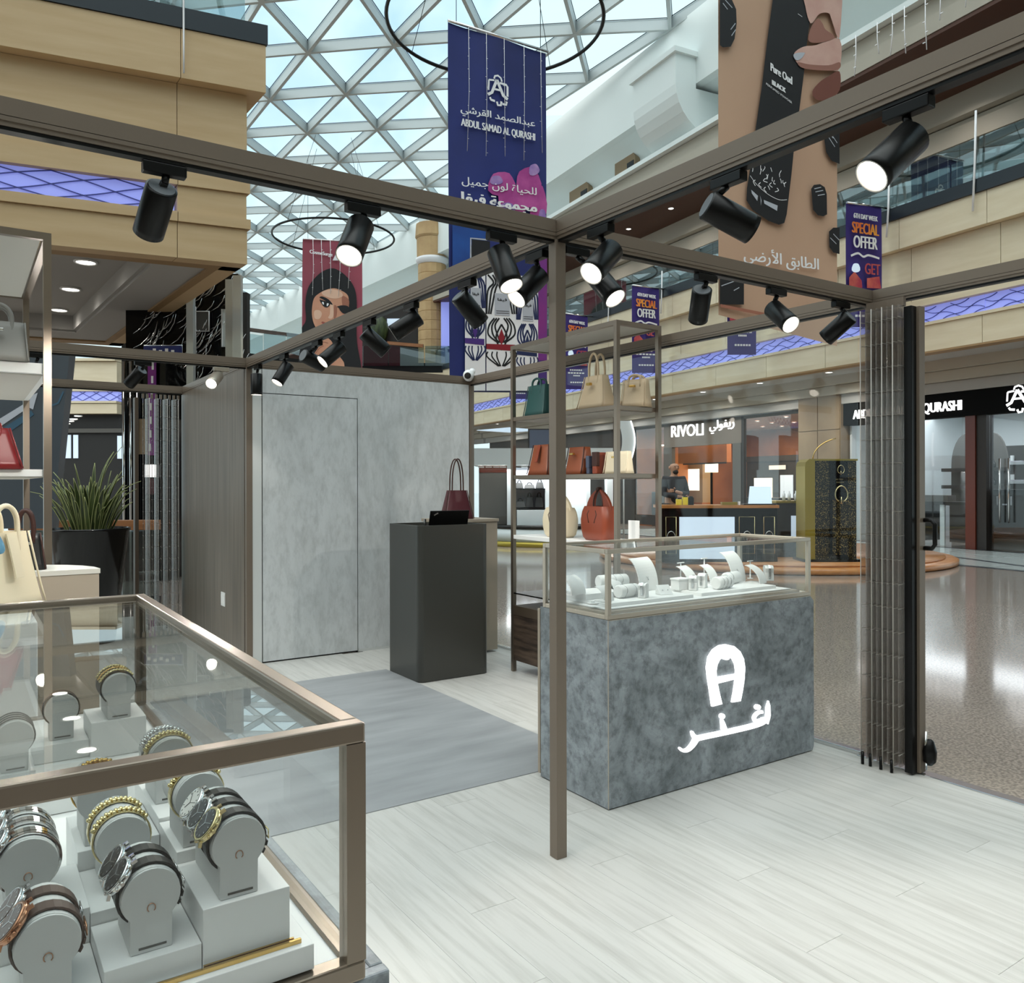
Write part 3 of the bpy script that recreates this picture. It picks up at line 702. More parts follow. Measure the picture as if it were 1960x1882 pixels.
# inside the first shop
def inshop(name, label, cat, px, n, z0, parts, group=None):
    p = mw(m_at(px, n), n, z0); t = thing(name, label, cat, p, atan2(dA.y, dA.x), group)
    for nm, mm, bx in parts: MB().box(*bx).build(nm, M[mm], t)
    return t
inshop('display_cabinet', 'lit beige display cabinet inside the shop under the RIVOLI sign', 'cabinet', 1336, 20.2, -0.03, [('body', 'shop_beige', (-0.5, 0.5, -0.2, 0.2, 0, 2.3)), ('light_box', 'warm_light', (-0.32, 0.32, -0.21, -0.2, 1.25, 2.05)), ('base', 'shop_orange', (-0.52, 0.52, -0.24, 0.22, 0, 0.8))])
inshop('floor_lamp', 'standing lamp with bright square shade inside the shop', 'lamp', 1362, 19.2, -0.03, [('pole', 'black', (-0.03, 0.03, -0.03, 0.03, 0, 1.9)), ('shade', 'warm_light', (-0.16, 0.16, -0.16, 0.16, 1.9, 2.5)), ('base', 'black', (-0.2, 0.2, -0.2, 0.2, 0, 0.04))])
inshop('shop_counter', 'dark counter with a lit screen behind the shop window', 'counter', 1480, 19.0, -0.03, [('body', 'shop_dark', (-1.1, 1.1, -0.4, 0.4, 0, 1.05)), ('light_strip', 'warm_light', (-0.5, 0.5, -0.42, -0.4, 0.9, 0.98))])
inshop('wall_shelf', 'dark shelf wall with pale lit panels at the back of the shop window', 'shelf', 1500, 21.9, -0.03, [('frame', 'shop_dark', (-1.6, 1.6, -0.25, 0.3, 0, 2.3)), ('lit_panel', 'warm_light', (-1.2, -0.3, -0.27, -0.25, 1.0, 1.7)), ('lit_panel', 'screen', (0.1, 0.7, -0.27, -0.25, 0.9, 1.8)), ('header', 'shop_dark', (-1.7, 1.7, -0.3, 0.3, 2.3, 2.5)), ('name_strip', 'print_white', (-0.4, 0.4, -0.31, -0.3, 2.0, 2.15))])
inshop('display_case', 'dark glass fronted case in the left window of the RIVOLI shop', 'case', 1243, 18.6, -0.03, [('body', 'shop_dark', (-1.0, 1.0, -0.3, 0.3, 0, 1.2)), ('back_panel', 'shop_beige', (-1.0, 1.0, 0.28, 0.3, 1.2, 2.4)), ('head_light', 'warm_light', (-0.8, 0.8, -0.1, 0.1, 2.9, 2.95))])
inshop('pelmet', 'orange wood pelmet inside the shop doorway', 'panel', 1347, 19.0, 2.0, [('panel', 'shop_orange', (-1.3, 1.3, -0.1, 0.1, 0.2, 0.9)), ('trim', 'shop_dark', (-1.0, 1.3, -0.12, -0.1, 0.15, 0.2))])
for k, (px, n, z) in enumerate(((1450, 19, 3.49), (1478, 20, 3.49), (1505, 18.6, 3.49), (1520, 20.5, 3.49), (1460, 21, 3.49), (1497, 21.5, 3.49))):
    downlight(mw(m_at(px, n), n, z), 'small bright downlight in the orange shop ceiling, %s of six counting by distance' % ORD[k], 'downlights in the orange shop ceiling', 0.8)
# the second shop: black sign band
r2, a, c = shoproom(1624, 2010, 4.5, 'shop_white', 'shop_white', 3.4, 'wall_shop_two')
p = ga.matrix_world @ Vector(((a + c) / 2, 4.0, 3.3)); arealamp(p, 5, 2.0, 90, (0.93, 0.96, 1.0), (0, 0, atan2(dA.y, dA.x)))
sbox(1622, 2015, 1.55, 1.85, 2.98, 3.55).build('sign_band', M['sign_black'], sf)
sbox(1636, 1853, 1.74, 1.76, 0.0, 2.97).build('shop_pane', M['glass'], sf); sbox(1892, 2010, 1.74, 1.76, 0, 2.97).build('shop_pane', M['glass'], sf)
sbox(1853, 1872, 1.60, 1.9, -0.03, 2.98).build('pillar', M['red_pillar'], sf); sbox(1872, 1891, 1.64, 1.9, -0.03, 2.98).build('pillar', M['shop_dark'], sf)
NQ = 15.9 + 1.53
m = MB(); write(m, 'ABDUL SAMAD AL QURASHI', wpt(1633, 807, NQ), wpt(1840, 790, NQ), 0.27, bold=0.010, normal=-ND, thick=0.03)
t = thing('shop_sign', 'lit white lettering on the black sign band behind the shutter', 'sign', (0, 0, 0)); m.build('letters', M['sign'], t)
def emblem(mb, pt, s, nrm):  # handbag outline with a big letter A: pt(u, v) maps emblem units to the wall
    def R(pts, wd): ribbon(mb, [pt(*q) for q in pts], wd * s, nrm)
    R([(-0.9, 0.55), (-0.95, -0.35)], 0.16); R([(-0.9, 0.55), (-0.35, 0.62)], 0.16)
    R([(0.2, 0.5), (0.85, 0.45), (0.98, 0.3), (0.98, -0.55)], 0.2)
    R([(-0.38, 0.75), (-0.3, 1.0), (0.0, 1.1), (0.3, 0.95), (0.42, 0.65)], 0.16)
    R([(-1.0, -0.75), (-0.6, -0.5), (-0.1, 0.7)], [0.34 * s, 0.28 * s, 0.16 * s] if False else 0.26); R([(-0.1, 0.7), (0.55, -0.55), (1.0, -0.8)], 0.28); R([(-0.35, -0.15), (0.35, -0.15)], 0.18)
    R([(-0.8, -0.95), (-0.7, -1.15), (-0.3, -1.2)], 0.2); R([(-0.1, -1.2), (0.0, -1.5), (0.3, -1.45), (0.35, -1.1)], 0.2); R([(0.45, -1.3), (0.85, -1.3), (0.9, -1.0)], 0.2)
m = MB(); cq = wpt(1951, 762, NQ); emblem(m, lambda u, v: cq - MD * (u * 0.26) + UP * (v * 0.22) - ND * 0.02, 0.24, -ND); m.build('emblem', M['sign'], t)
for k, (px, z0, z1) in enumerate(((1802, 2.1, 2.55), (1802, 1.55, 1.98), (1802, 1.05, 1.42), (1945, 2.05, 2.45), (1945, 1.55, 1.95), (1945, 1.08, 1.45))):
    inshop('wall_niche', 'dark display niche on the pale wall, %s' % ('topmost left of the red pillar', 'middle one left of the red pillar', 'lowest left of the red pillar', 'topmost at the right edge', 'middle one at the right edge', 'lowest at the right edge')[k], 'niche', px, 21.6, z0,
           [('back', 'shop_dark', (-0.24 - 0.12 * (k > 2), 0.24 + 0.12 * (k > 2), -0.1, 0.0, 0, z1 - z0)), ('shelf', 'print_grey', (-0.26, 0.26, -0.2, -0.1, -0.03, 0.0)), ('bottle', 'mall_white', (-0.05, 0.02, -0.17, -0.11, 0.001, 0.14))])
for k, (px, lab) in enumerate(((1849, 'left of the red pillar'), (1898, 'right of the red pillar'))):
    t = inshop('arched_shelf', 'dark arched shelf unit just %s' % lab, 'shelf', px, 20.5, -0.03, [])
    m = MB(); m.prism([(-0.42, 0, 0)] + [(-0.42 * cos(q * pi / 12), 0, 1.95 + 0.85 * sin(q * pi / 12)) for q in range(0, 13)] + [(0.42, 0, 0)], (0, 0.06, 0)); m.build('arch_back', M['grey_dark'], t)
    for z in (0.9, 1.35, 1.8): MB().box(-0.5, 0.5, -0.3, 0.0, z, z + 0.09).build('shelf', M['shop_dark'], t)
    for z in (1.44, 1.89): MB().lathe([(0.05, 0), (0.06, 0.02), (0.05, 0.12), (0.02, 0.15), (0.025, 0.2)], (0.15, -0.15, z), 10).build('bottle', M['black_gloss'], t)
inshop('shop_table', 'black table of perfume gear in the window left of the red pillar', 'table', 1800, 18.3, -0.03, [('top', 'black', (-0.9, 0.9, -0.35, 0.35, 0.98, 1.05)), ('panel', 'black', (-0.85, -0.2, -0.3, 0.3, 0.1, 0.98)), ('panel', 'shop_dark', (0.45, 0.85, -0.3, 0.3, 0.1, 0.98)), ('box', 'grey_dark', (-0.5, 0.3, -0.15, 0.15, 1.05, 1.2)), ('leg', 'shop_white', (0.2, 0.32, -0.3, -0.26, 0, 0.98))])
inshop('shop_counter', 'black counter with faint lettering in the window right of the red pillar', 'counter', 1945, 18.3, -0.03, [('body', 'black', (-0.9, 0.9, -0.3, 0.3, 0.3, 1.35)), ('kick', 'grey_dark', (-0.9, 0.9, -0.26, 0.26, 0, 0.3)), ('letter_bar', 'print_grey', (-0.25, -0.22, -0.31, -0.3, 1.0, 1.2)), ('letter_bar', 'print_grey', (-0.12, -0.02, -0.31, -0.3, 1.0, 1.03)), ('letter_bar', 'print_grey', (0.06, 0.09, -0.31, -0.3, 1.0, 1.2))])
t = inshop('door_handles', 'pair of tall steel handles on the glass doors at the right', 'handle', 1922, 17.55, 0.4, [])
for q in (-0.1, 0.1): MB().cyl((q, 0, 0.2), (q, 0, 1.6), 0.02, 8).build('bar', M['steel'], t)
# pale tiles and dark strips before the shops
t = struct(bpy.data.objects.new('floor_border', MB().box(15, 34, -2.05, 1.7, -0.0305, -0.026).mesh('floor_border', M['cap']))); COL.objects.link(t); t.matrix_world = ga.matrix_world.copy()
tm = MB().box(-0.585, 0.585, -0.54, 0.54, -0.026, -0.022).mesh('floor_tile', M['tile_pale'])
for i in range(15):
    for j in range(3): link('floor_tile', tm, t, loc=(15.8 + 1.2 * i, -1.32 + 1.12 * j, 0))
m = MB(); m.bar((21.0, 1.5, -0.0205), (30.5, -1.9, -0.0205), 0.14, 0.002); m.build('dark_strip', M['cap'], t)

# ------------------------------------------------------------------ perfume island
pc = Dp(1470, PCY, 16.6)
isl = thing('island_base', 'round orange wood step carrying the perfume counter', 'platform', (pc.x, pc.y, -0.03), RZF)
MB().lathe([(3.35, 0), (3.4, 0.02), (3.4, 0.09), (3.36, 0.11), (0.2, 0.11)], (0, 0, 0), 64).build('step', M['wood_step'], isl)
MB().lathe([(3.18, 0.111), (3.18, 0.15), (0.2, 0.15)], (0, 0, 0), 64).build('riser', M['wood_step'], isl)
ZI = 0.125
def pear(mb, c, s, xd=Vector((1, 0, 0))):
    pts = [c + xd * (s * 0.62 * sin(a) * (1 - 0.12 * cos(a))) + UP * (s * 0.8 * cos(a)) for a in [radians(200 + 320 * k / 16) - pi * 0 for k in range(17)]]
    mb.tube(pts, s * 0.07, 5); mb.tube([c + UP * (-s * 0.3), c + UP * (-s * 1.0)], s * 0.06, 5)
dk = 14.0; s_ = dk / FPX
pcn = fthing('perfume_counter', 'black perfume counter with gold outlined doors and a white panel', 'counter', 1378, dk, ZI)
def X_(px): return (px - 1378) * s_
H = 1.45 - (968 - PCY) * s_ - ZI
MB().box(X_(1266), X_(1488), 0.0, 0.6, 0.0, H - 0.05).build('body', M['black_gloss'], pcn)
MB().box(X_(1262), X_(1490), -0.04, 0.62, H - 0.05, H).build('worktop', M['wood_step'], pcn)
MB().box(X_(1300), X_(1405), -0.03, -0.001, 0.05, H - 0.20).build('white_panel', M['screen'], pcn)
for (q0, q1) in ((1272, 1296), (1412, 1446), (1459, 1484)):
    o = MB().box(X_(q0), X_(q1), -0.012, -0.001, 0.12, H - 0.18).build('door', M['black_gloss'], pcn)
    e = MB(); z0, z1 = 0.14, H - 0.20
    e.tube([(X_(q0) + 0.02, -0.016, z0), (X_(q1) - 0.02, -0.016, z0), (X_(q1) - 0.02, -0.016, z1), (X_(q0) + 0.02, -0.016, z1)], 0.006, 5, closed=True); e.build('gold_outline', M['gold_pale'], o)
    e = MB(); pear(e, Vector(((X_(q0) + X_(q1)) / 2, -0.02, H * 0.45)), 0.11); e.build('emblem', M['steel'], o)
t = fthing('folded_screen', 'pale tilted screen standing on the perfume counter', 'screen', 1452, dk + 0.2, ZI + H + 0.001)
m = MB(); m.hexa([(-0.2, -0.1, 0), (0.2, -0.1, 0), (0.2, -0.05, 0), (-0.2, -0.05, 0), (-0.14, 0.02, 0.32), (0.22, 0.02, 0.32), (0.22, 0.05, 0.32), (-0.14, 0.05, 0.32)]); m.build('panel', M['screen'], t); MB().box(-0.3, 0.25, -0.16, 0.1, -0.0, 0.02).build('foot', M['black'], t)
for k, (px, hh, mm, lab) in enumerate(((1299, 0.10, 'yellow', 'short yellow box on the perfume counter'), (1311, 0.135, 'yellow', 'taller yellow box beside the short yellow one'), (1322, 0.13, 'black', 'black bottle beside the yellow boxes'))):
    t = fthing('perfume_box' if k < 2 else 'perfume_bottle', lab, 'box' if k < 2 else 'bottle', px, dk + 0.15, ZI + H + 0.001)
    MB().box(-0.045, 0.045, -0.04, 0.04, 0, hh).build('body', M[mm], t, bev=0.004); MB().box(-0.03, 0.03, -0.03, 0.03, hh, hh + 0.02).build('lid', M['black'], t)
t = fthing('perfume_tray', 'small lit bronze tray on the perfume counter', 'tray', 1394, dk + 0.1, ZI + H + 0.001)
MB().box(-0.12, 0.14, -0.06, 0.06, 0, 0.05).build('body', M['gold_panel'], t); MB().box(0.16, 0.19, -0.06, 0.0, 0, 0.06).build('block', M['print_white'], t)
t = fthing('side_counter', 'dark side counter with pale screens between counter and gold tower', 'counter', 1516, dk + 0.9, ZI)
MB().box(-0.28, 0.32, 0, 0.5, 0, 0.98).build('body', M['shop_dark'], t); MB().box(-0.02, 0.28, -0.02, 0.0, 0.35, 0.75).build('screen', M['screen'], t); MB().box(-0.3, 0.34, -0.03, 0.5, 0.98, 1.02).build('top', M['gold_panel'], t)
for q in (-0.1, 0.0, 0.12, 0.2): MB().lathe([(0.03, 0), (0.03, 0.12), (0.012, 0.14), (0.012, 0.18)], (q, 0.15, 1.0205), 8).build('bottle', M['print_white'], t)
# gold tower
dt = 14.0; st2 = dt / FPX
gt = fthing('perfume_tower', 'gold and black mosaic perfume tower with a round shoulder', 'display tower', 1594, dt, ZI)
def XT(px): return (px - 1594) * st2
HT = 1.45 - (880 - PCY) * st2 - ZI
m = MB(); pts = [(XT(1541), 0, 0), (XT(1541), 0, HT - 0.12), (XT(1543), 0, HT - 0.05), (XT(1549), 0, HT), (XT(1560), 0, HT + 0.0), (XT(1560), 0, 0)]
m.prism(pts, (0, 0.45, 0)); m.build('gold_side', M['gold_panel'], gt)
MB().box(XT(1561), XT(1640), 0.02, 0.45, 0, HT - 0.03).build('mosaic_body', M['mosaic'], gt); MB().box(XT(1558), XT(1642), 0.0, 0.46, HT - 0.03, HT).build('cap', M['gold_panel'], gt)
MB().box(XT(1588), XT(1622), -0.03, 0.019, 0.05, HT - 0.04).build('black_panel', M['black_gloss'], gt)
MB().box(XT(1592), XT(1621), -0.045, -0.031, 0.12, HT * 0.60).build('picture_panel', M['mosaic'], gt)
e = MB(); pear(e, Vector((XT(1608), -0.04, HT - 0.18)), 0.09); pear(e, Vector((XT(1608), -0.055, HT * 0.66)), 0.17); e.build('emblem', M['gold_pale'], gt)
e = MB()
for k, (q0, q1, z) in enumerate(((1598, 1603, 0.36), (1605, 1612, 0.36), (1599, 1614, 0.41))): e.box(XT(q0), XT(q1), -0.034, -0.031, HT - z, HT - z + 0.022)
e.build('small_print', M['gold_pale'], gt)
MB().box(XT(1536), XT(1645), -0.06, 0.5, 0, 0.04).build('plinth', M['black_gloss'], gt)
e = MB(); e.tube([(XT(1560) + 0.6 * (1 - cos(a)), 0.1, HT + 0.0 + 0.38 * sin(a)) for a in [radians(10 * k) for k in range(0, 8)]], 0.012, 6); e.build('gold_hoop', M['gold'], gt)
# ------------------------------------------------------------------ the attendant
def person(px, dep, z0):
    t = fthing('person', 'man with shaved head and dark beard in a dark jacket, arms crossed behind the counter', 'person', px, dep, z0, turn=radians(18))
    def skin(name, vs_, es_, rad, mm, sub=2):
        me = bpy.data.meshes.new(name); me.from_pydata(vs_, es_, []); o = link(name, me, t); me.materials.append(M[mm])
        md = o.modifiers.new('skin', 'SKIN'); md.use_smooth_shade = True
        for i, r in enumerate(rad): me.skin_vertices[0].data[i].radius = (r, r) if not isinstance(r, tuple) else r
        me.skin_vertices[0].data[0].use_root = True
        s = o.modifiers.new('sub', 'SUBSURF'); s.levels = 1; s.render_levels = sub
        return o
    V = [(0, 0, 0.92), (0, 0, 1.12), (0, 0.0, 1.34), (0, 0, 1.46), (0, -0.01, 1.54), (0, -0.015, 1.63), (0, -0.01, 1.72),
         (0.10, 0, 0.86), (0.12, 0, 0.48), (0.13, 0.02, 0.08), (0.14, -0.10, 0.04), (-0.10, 0, 0.86), (-0.12, 0, 0.48), (-0.13, 0.02, 0.08), (-0.14, -0.10, 0.04),
         (0.19, 0, 1.42), (0.25, -0.04, 1.14), (0.02, -0.22, 1.16), (-0.10, -0.22, 1.20), (-0.19, 0, 1.42), (-0.25, -0.04, 1.14), (-0.02, -0.20, 1.10), (0.10, -0.21, 1.08)]
    E = [(0, 1), (1, 2), (2, 3), (3, 4), (4, 5), (5, 6), (0, 7), (7, 8), (8, 9), (9, 10), (0, 11), (11, 12), (12, 13), (13, 14), (2, 15), (15, 16), (16, 17), (17, 18), (2, 19), (19, 20), (20, 21), (21, 22)]
    Rr = [0.15, 0.15, 0.17, 0.07, 0.055, 0.098, 0.085, 0.09, 0.065, 0.045, 0.035, 0.09, 0.065, 0.045, 0.035, 0.065, 0.045, 0.035, 0.03, 0.065, 0.045, 0.035, 0.03]
    skin('body', V, E, Rr, 'person_skin')
    J = [0, 1, 2, 3, 15, 16, 17, 19, 20, 21]; mp = {v: i for i, v in enumerate(J)}
    Ej = [(mp[a_], mp[c_]) for a_, c_ in E if a_ in mp and c_ in mp]
    skin('jacket', [V[v] for v in J], Ej, [0.175, 0.172, 0.19, 0.085, 0.082, 0.062, 0.05, 0.082, 0.062, 0.05], 'jacket')
    J = [0, 7, 8, 9, 11, 12, 13]; mp = {v: i for i, v in enumerate(J)}; Ej = [(mp[a_], mp[c_]) for a_, c_ in E if a_ in mp and c_ in mp]
    skin('trousers', [V[v] for v in J], Ej, [0.165, 0.105, 0.08, 0.065, 0.105, 0.08, 0.065], 'trouser')
    m = MB(); m.ball((0, -0.062, 1.552), 0.055, 0.045, 0.042, 12, 8); m.build('beard', M['hair'], t)
    m = MB()
    for q in (-1, 1): m.ball((q * 0.035, -0.103, 1.655), 0.012, 0.006, 0.008, 8, 5)
    m.build('eyes', M['hair'], t)
    m = MB(); m.ball((0, -0.115, 1.625), 0.013, 0.018, 0.022, 8, 6); m.build('nose', M['person_skin'], t)
    m = MB()
    for q in (-1, 1): m.ball((q * 0.098, 0.0, 1.635), 0.012, 0.02, 0.03, 8, 6)
    m.build('ears', M['person_skin'], t)
    for q, (hx_, hy_, hz_) in ((1, (-0.13, -0.235, 1.21)), (-1, (0.13, -0.225, 1.075))):
        m = MB()
        for f in range(4): m.tube([(hx_, hy_, hz_ + 0.012 * (f - 1.5)), (hx_ - q * 0.045, hy_ + 0.01, hz_ + 0.016 * (f - 1.5)), (hx_ - q * (0.07 - 0.006 * abs(f - 1.3)), hy_ + 0.03, hz_ + 0.017 * (f - 1.5))], 0.009, 6)
        m.tube([(hx_ + q * 0.02, hy_ - 0.01, hz_ + 0.03), (hx_ - q * 0.01, hy_ - 0.02, hz_ + 0.05)], 0.01, 6); m.build('hand', M['person_skin'], t)
person(1290, 15.3, ZI)

# ------------------------------------------------------------------ white bag kiosk
dw = 19.6; sw = dw / FPX
wk = fthing('white_kiosk', 'round white kiosk with gold foot ring behind the bag rack', 'kiosk', 1045, dw + 1.3, -0.03)
def XW(px): return (px - 1045) * sw
MB().lathe([(1.75, 0), (1.75, 0.10), (1.70, 0.12), (0.2, 0.12)], (0, 0, 0), 56).build('foot_ring', M['gold_panel'], wk)
MB().lathe([(1.66, 0.121), (1.66, 0.42), (0.2, 0.42)], (0, 0, 0), 56).build('plinth', M['shop_white'], wk)
MB().lathe([(1.67, 0.421), (1.67, 0.50), (0.2, 0.50)], (0, 0, 0), 56).build('dark_band', M['black'], wk)
MB().box(XW(900), XW(1172), -1.0, 0.6, 1.48 + (PCY - 890) * sw, 1.48 + (PCY - 857) * sw).build('header', M['shop_white'], wk)
MB().box(XW(985), XW(1055), -1.1, -0.6, 0.5, 1.48 - (977 - PCY) * sw).build('counter_front', M['shop_white'], wk)
for (q0, q1) in ((966, 978), (1040, 1056), (1120, 1128), (1160, 1172)): MB().box(XW(q0), XW(q1), -1.0, -0.5, 0.5, 1.48 + (PCY - 890) * sw).build('pillar', M['shop_white'], wk)
MB().box(XW(910), XW(966), -0.6, -0.4, 0.5, 1.9).build('back_panel', M['grey_dark'], wk); MB().box(XW(910), XW(966), -0.62, -0.6, 1.78, 1.98).build('red_band', M['red_pillar'], wk)
MB().box(XW(1056), XW(1120), -0.55, -0.4, 0.5, 1.9).build('back_panel', M['shop_white'], wk)
MB().box(XW(978), XW(1040), -0.55, -0.4, 0.5, 1.9).build('back_panel', M['print_grey'], wk)
for z in (1.48 - (975 - PCY) * sw, 1.48 - (938 - PCY) * sw): MB().box(XW(978), XW(1040), -1.05, -0.55, z, z + 0.03).build('shelf', M['black'], wk)
random.seed(3)
for k, (px, py, w_, h_, lab) in enumerate(((992, 974, 0.26, 0.22, 'low black bag at the left of the lower kiosk shelf'), (1010, 974, 0.20, 0.36, 'tall black bag in the middle of the lower kiosk shelf'), (1029, 974, 0.22, 0.36, 'tall black bag at the right of the lower kiosk shelf'), (990, 937, 0.2, 0.2, 'small black bag at the left of the upper kiosk shelf'), (1010, 937, 0.26, 0.14, 'flat black bag in the middle of the upper kiosk shelf'), (1030, 937, 0.2, 0.22, 'small black bag at the right of the upper kiosk shelf'))):
    z = -0.03 + 1.48 - ((975 if k < 3 else 938) - PCY) * sw + 0.031
    p = wk.matrix_basis @ Vector((XW(px), -0.8, 0)); t = thing('handbag', lab, 'bag', (p.x, p.y, z), RZF, 'black bags in the white kiosk')
    m = MB(); m.hexa([(-w_ / 2, -0.09, 0), (w_ / 2, -0.09, 0), (w_ / 2, 0.09, 0), (-w_ / 2, 0.09, 0), (-w_ * 0.38, -0.04, h_ * 0.7), (w_ * 0.38, -0.04, h_ * 0.7), (w_ * 0.38, 0.04, h_ * 0.7), (-w_ * 0.38, 0.04, h_ * 0.7)]); m.build('body', M['leather_black'], t, bev=0.01)
    m = MB(); m.tube([(-w_ * 0.22, 0, h_ * 0.68), (-w_ * 0.15, 0, h_ * 0.95), (0, 0, h_), (w_ * 0.15, 0, h_ * 0.95), (w_ * 0.22, 0, h_ * 0.68)], 0.012, 6); m.build('handle', M['leather_black'], t)
for k, px in enumerate((915, 930, 945, 958, 1000, 1020, 1080, 1100)):
    z = 1.48 + (PCY - 893) * sw; p = wk.matrix_basis @ Vector((XW(px), -0.8, z)); downlight(p, 'tiny bright lamp under the white kiosk header, %s from the left' % ORD[k], 'lamps under the white kiosk header', 0.75)
p = wk.matrix_basis @ Vector((0.2, -1.0, 1.85)); arealamp(p, 2.4, 0.8, 60, (1, 1, 1), (0, 0, RZF))
t = fthing('ornament_strip', 'white ornamental screen strip seen through the bag rack', 'panel', 1194, 20.6, 2.0)  # curvy white ornamental strip; its pole is added to carry it
m = MB(); m.sheet(lambda u, v: (0.12 * sin(v * 3.0) + (u - 0.5) * 0.32, 0, 1.05 * v), 1, 14); m.build('strip', M['shop_white'], t); MB().cyl((0, 0.03, -1.93), (0, 0.03, 0.1), 0.02, 8).build('pole', M['shop_white'], t); m = MB(); m.strap([(0.16 + 0.12 * sin(v * 0.3), -0.01, 0.105 * v) for v in range(11)], (0, 1, 0), 0.05, 0.03); m.build('lit_edge', M['sign'], t)
t = fthing('ceiling_panel', 'long pale ceiling lamp hanging below the grey gallery ceiling', 'lamp', 975, 30, 3.45); m = MB(); m.prism([(-1.2, 0, 0), (0, 0, 0.1), (1.2, 0, 0), (0, 0, -0.08)], (0, 0.3, 0)); m.build('diffuser', M['screen'], t)
t = fthing('slate_panel', 'slate blue panel behind the white kiosk', 'panel', 1040, 27, 1.0); MB().box(-0.45, 0.4, 0, 0.1, 1.0, 2.25).build('board', M['navy_panel'], t); MB().box(-0.5, 0.45, 0.1, 0.14, -1.0, 2.3).build('frame', M['shop_dark'], t)
# ================================================================== LEFT GALLERY (ash clad corner)
ZS = 4.35
C0 = Zp(473, 506, ZS)
A_ = -(FWD * cos(radians(66.8)) + RGT * sin(radians(66.8))); B_ = FWD * cos(radians(36.5)) - RGT * sin(radians(36.5))
def lg(a, b_, z): return C0 + A_ * a + B_ * b_ + UP * (z - ZS)
nA = Vector((A_.y, -A_.x, 0));
if nA.dot(CAM - C0) < 0: nA = -nA      # towards the viewer
nB = Vector((B_.y, -B_.x, 0))
if nB.dot(A_) > 0: nB = -nB            # outwards to the right
LA, LBk = 9.5, 7.85
def slab(a0, a1, b0, b1, z0, z1): return MB().hexa([lg(a0, b0, z0), lg(a1, b0, z0), lg(a1, b1, z0), lg(a0, b1, z0), lg(a0, b0, z1), lg(a1, b0, z1), lg(a1, b1, z1), lg(a0, b1, z1)])
west = struct(slab(0.25, LA, 0.25, LBk, 4.75, 7.2).build('wall_west', M['ash']))
def fas(nm, z0, z1, pr, mm, a0=0.0, a1=LA, gap=0.0):
    """front piece proud by pr, returned along the side as well"""
    return slab(a0 - (pr if a0 == 0.0 else -gap), a1 - gap, -pr, 0.24, z0, z1).build(nm, M[mm], west)
aj = 0
for px in (339,):
    q = Pp(px, 300, C0, nA); aj = (q - C0).dot(A_)
for nm, z0, z1, pr in (('fascia_panel', ZS, 4.80, 0.0), ('fascia_panel', 5.52, 6.56, 0.0), ('fascia_panel', 6.565, 7.18, 0.18)):
    for a0, a1 in ((0.0, aj), (aj, aj + 4.2), (aj + 4.2, LA)): fas(nm, z0, z1, pr, 'ash', a0, a1, 0.004)
for z0, z1, pr in ((4.805, 4.93, 0.035), (5.27, 5.515, 0.03)):
    for a0, a1 in ((0.0, aj), (aj, LA)): fas('ledge', z0, z1, pr, 'ash', a0, a1, 0.004)
fas('fascia_panel', 4.935, 5.265, -0.005, 'ash', 0.0, aj, 0.004)
lpn = slab(aj + 0.02, LA, 0.06, 0.2, 4.935, 5.265).build('light_panel', M['blue_light'], west)
m = MB()
for s in (-1, 1):
    for k in range(-3, 16):
        pts = []
        for i in range(20):
            z = 0.33 * i / 19; x = aj + 0.70 * k + s * (z - 0.165) * 4.3 + 0.05 * sin(z * 19) * s
            if aj + 0.03 < x < LA: pts.append(lg(x, 0.05, 4.935 + z))
        if len(pts) > 2: m.strap(pts, nA, 0.02, 0.010)
stuff(m.build('rib', M['blue_line'], lpn))
for z0, z1, pr in ((ZS, 4.80, 0.0), (4.805, 4.93, 0.035), (4.935, 5.515, 0.0), (5.52, 6.56, 0.0), (6.565, 7.18, 0.18)):
    slab(-pr, 0.24, 0.245, LBk, z0, z1).build('side_panel', M['ash'], west)
slab(-0.2, LA, -0.2, 0.3, 7.185, 7.44).build('cap', M['cap'], west); slab(-0.2, 0.3, 0.305, LBk, 7.185, 7.44).build('cap', M['cap'], west)
for a0, a1 in ((0.02, 1.05), (1.09, 2.4), (2.45, 4.3)): slab(a0, a1, 0.0, 0.015, 7.445, 8.45).build('rail_pane', M['rail_glass'], west)
for a0 in (1.07, 2.42): slab(a0 - 0.02, a0 + 0.02, -0.01, 0.03, 7.445, 8.45).build('rail_post', M['chrome'], west)
slab(1.5, 1.85, 0.6, 0.9, 7.2, 9.4).build('column', M['mall_white'], west)
# soffit with stepped recess
sfz = ZS
slab(0.0, LA, 0.24, 0.46, sfz, sfz + 0.04).build('soffit_edge', M['soffit_brown_shade'], west); slab(0.24, 0.36, 0.46, LBk - 0.4, sfz, sfz + 0.04).build('soffit_edge', M['soffit_brown_shade'], west)
slab(0.0, LA, LBk - 0.4, LBk, sfz, sfz + 0.04).build('soffit_edge', M['soffit_brown_shade'], west)
slab(0.36, 1.0, 0.46, LBk - 0.4, sfz + 0.03, sfz + 0.07).build('ceiling_border', M['grey_ceiling'], west); slab(1.0, LA, 0.46, 0.52, sfz + 0.03, sfz + 0.07).build('ceiling_border', M['grey_ceiling'], west)
slab(1.0, LA, LBk - 1.2, LBk - 0.4, sfz + 0.03, sfz + 0.07).build('ceiling_border', M['grey_ceiling'], west)
slab(1.0, 1.06, 0.52, LBk - 1.2, sfz + 0.07, sfz + 0.34).build('recess_side', M['grey_ceiling'], west); slab(1.06, LA, LBk - 1.26, LBk - 1.2, sfz + 0.07, sfz + 0.34).build('recess_side', M['grey_ceiling'], west)
slab(1.0, LA, 0.46, LBk - 1.0, sfz + 0.34, sfz + 0.38).build('ceiling', M['grey_ceiling'], west)
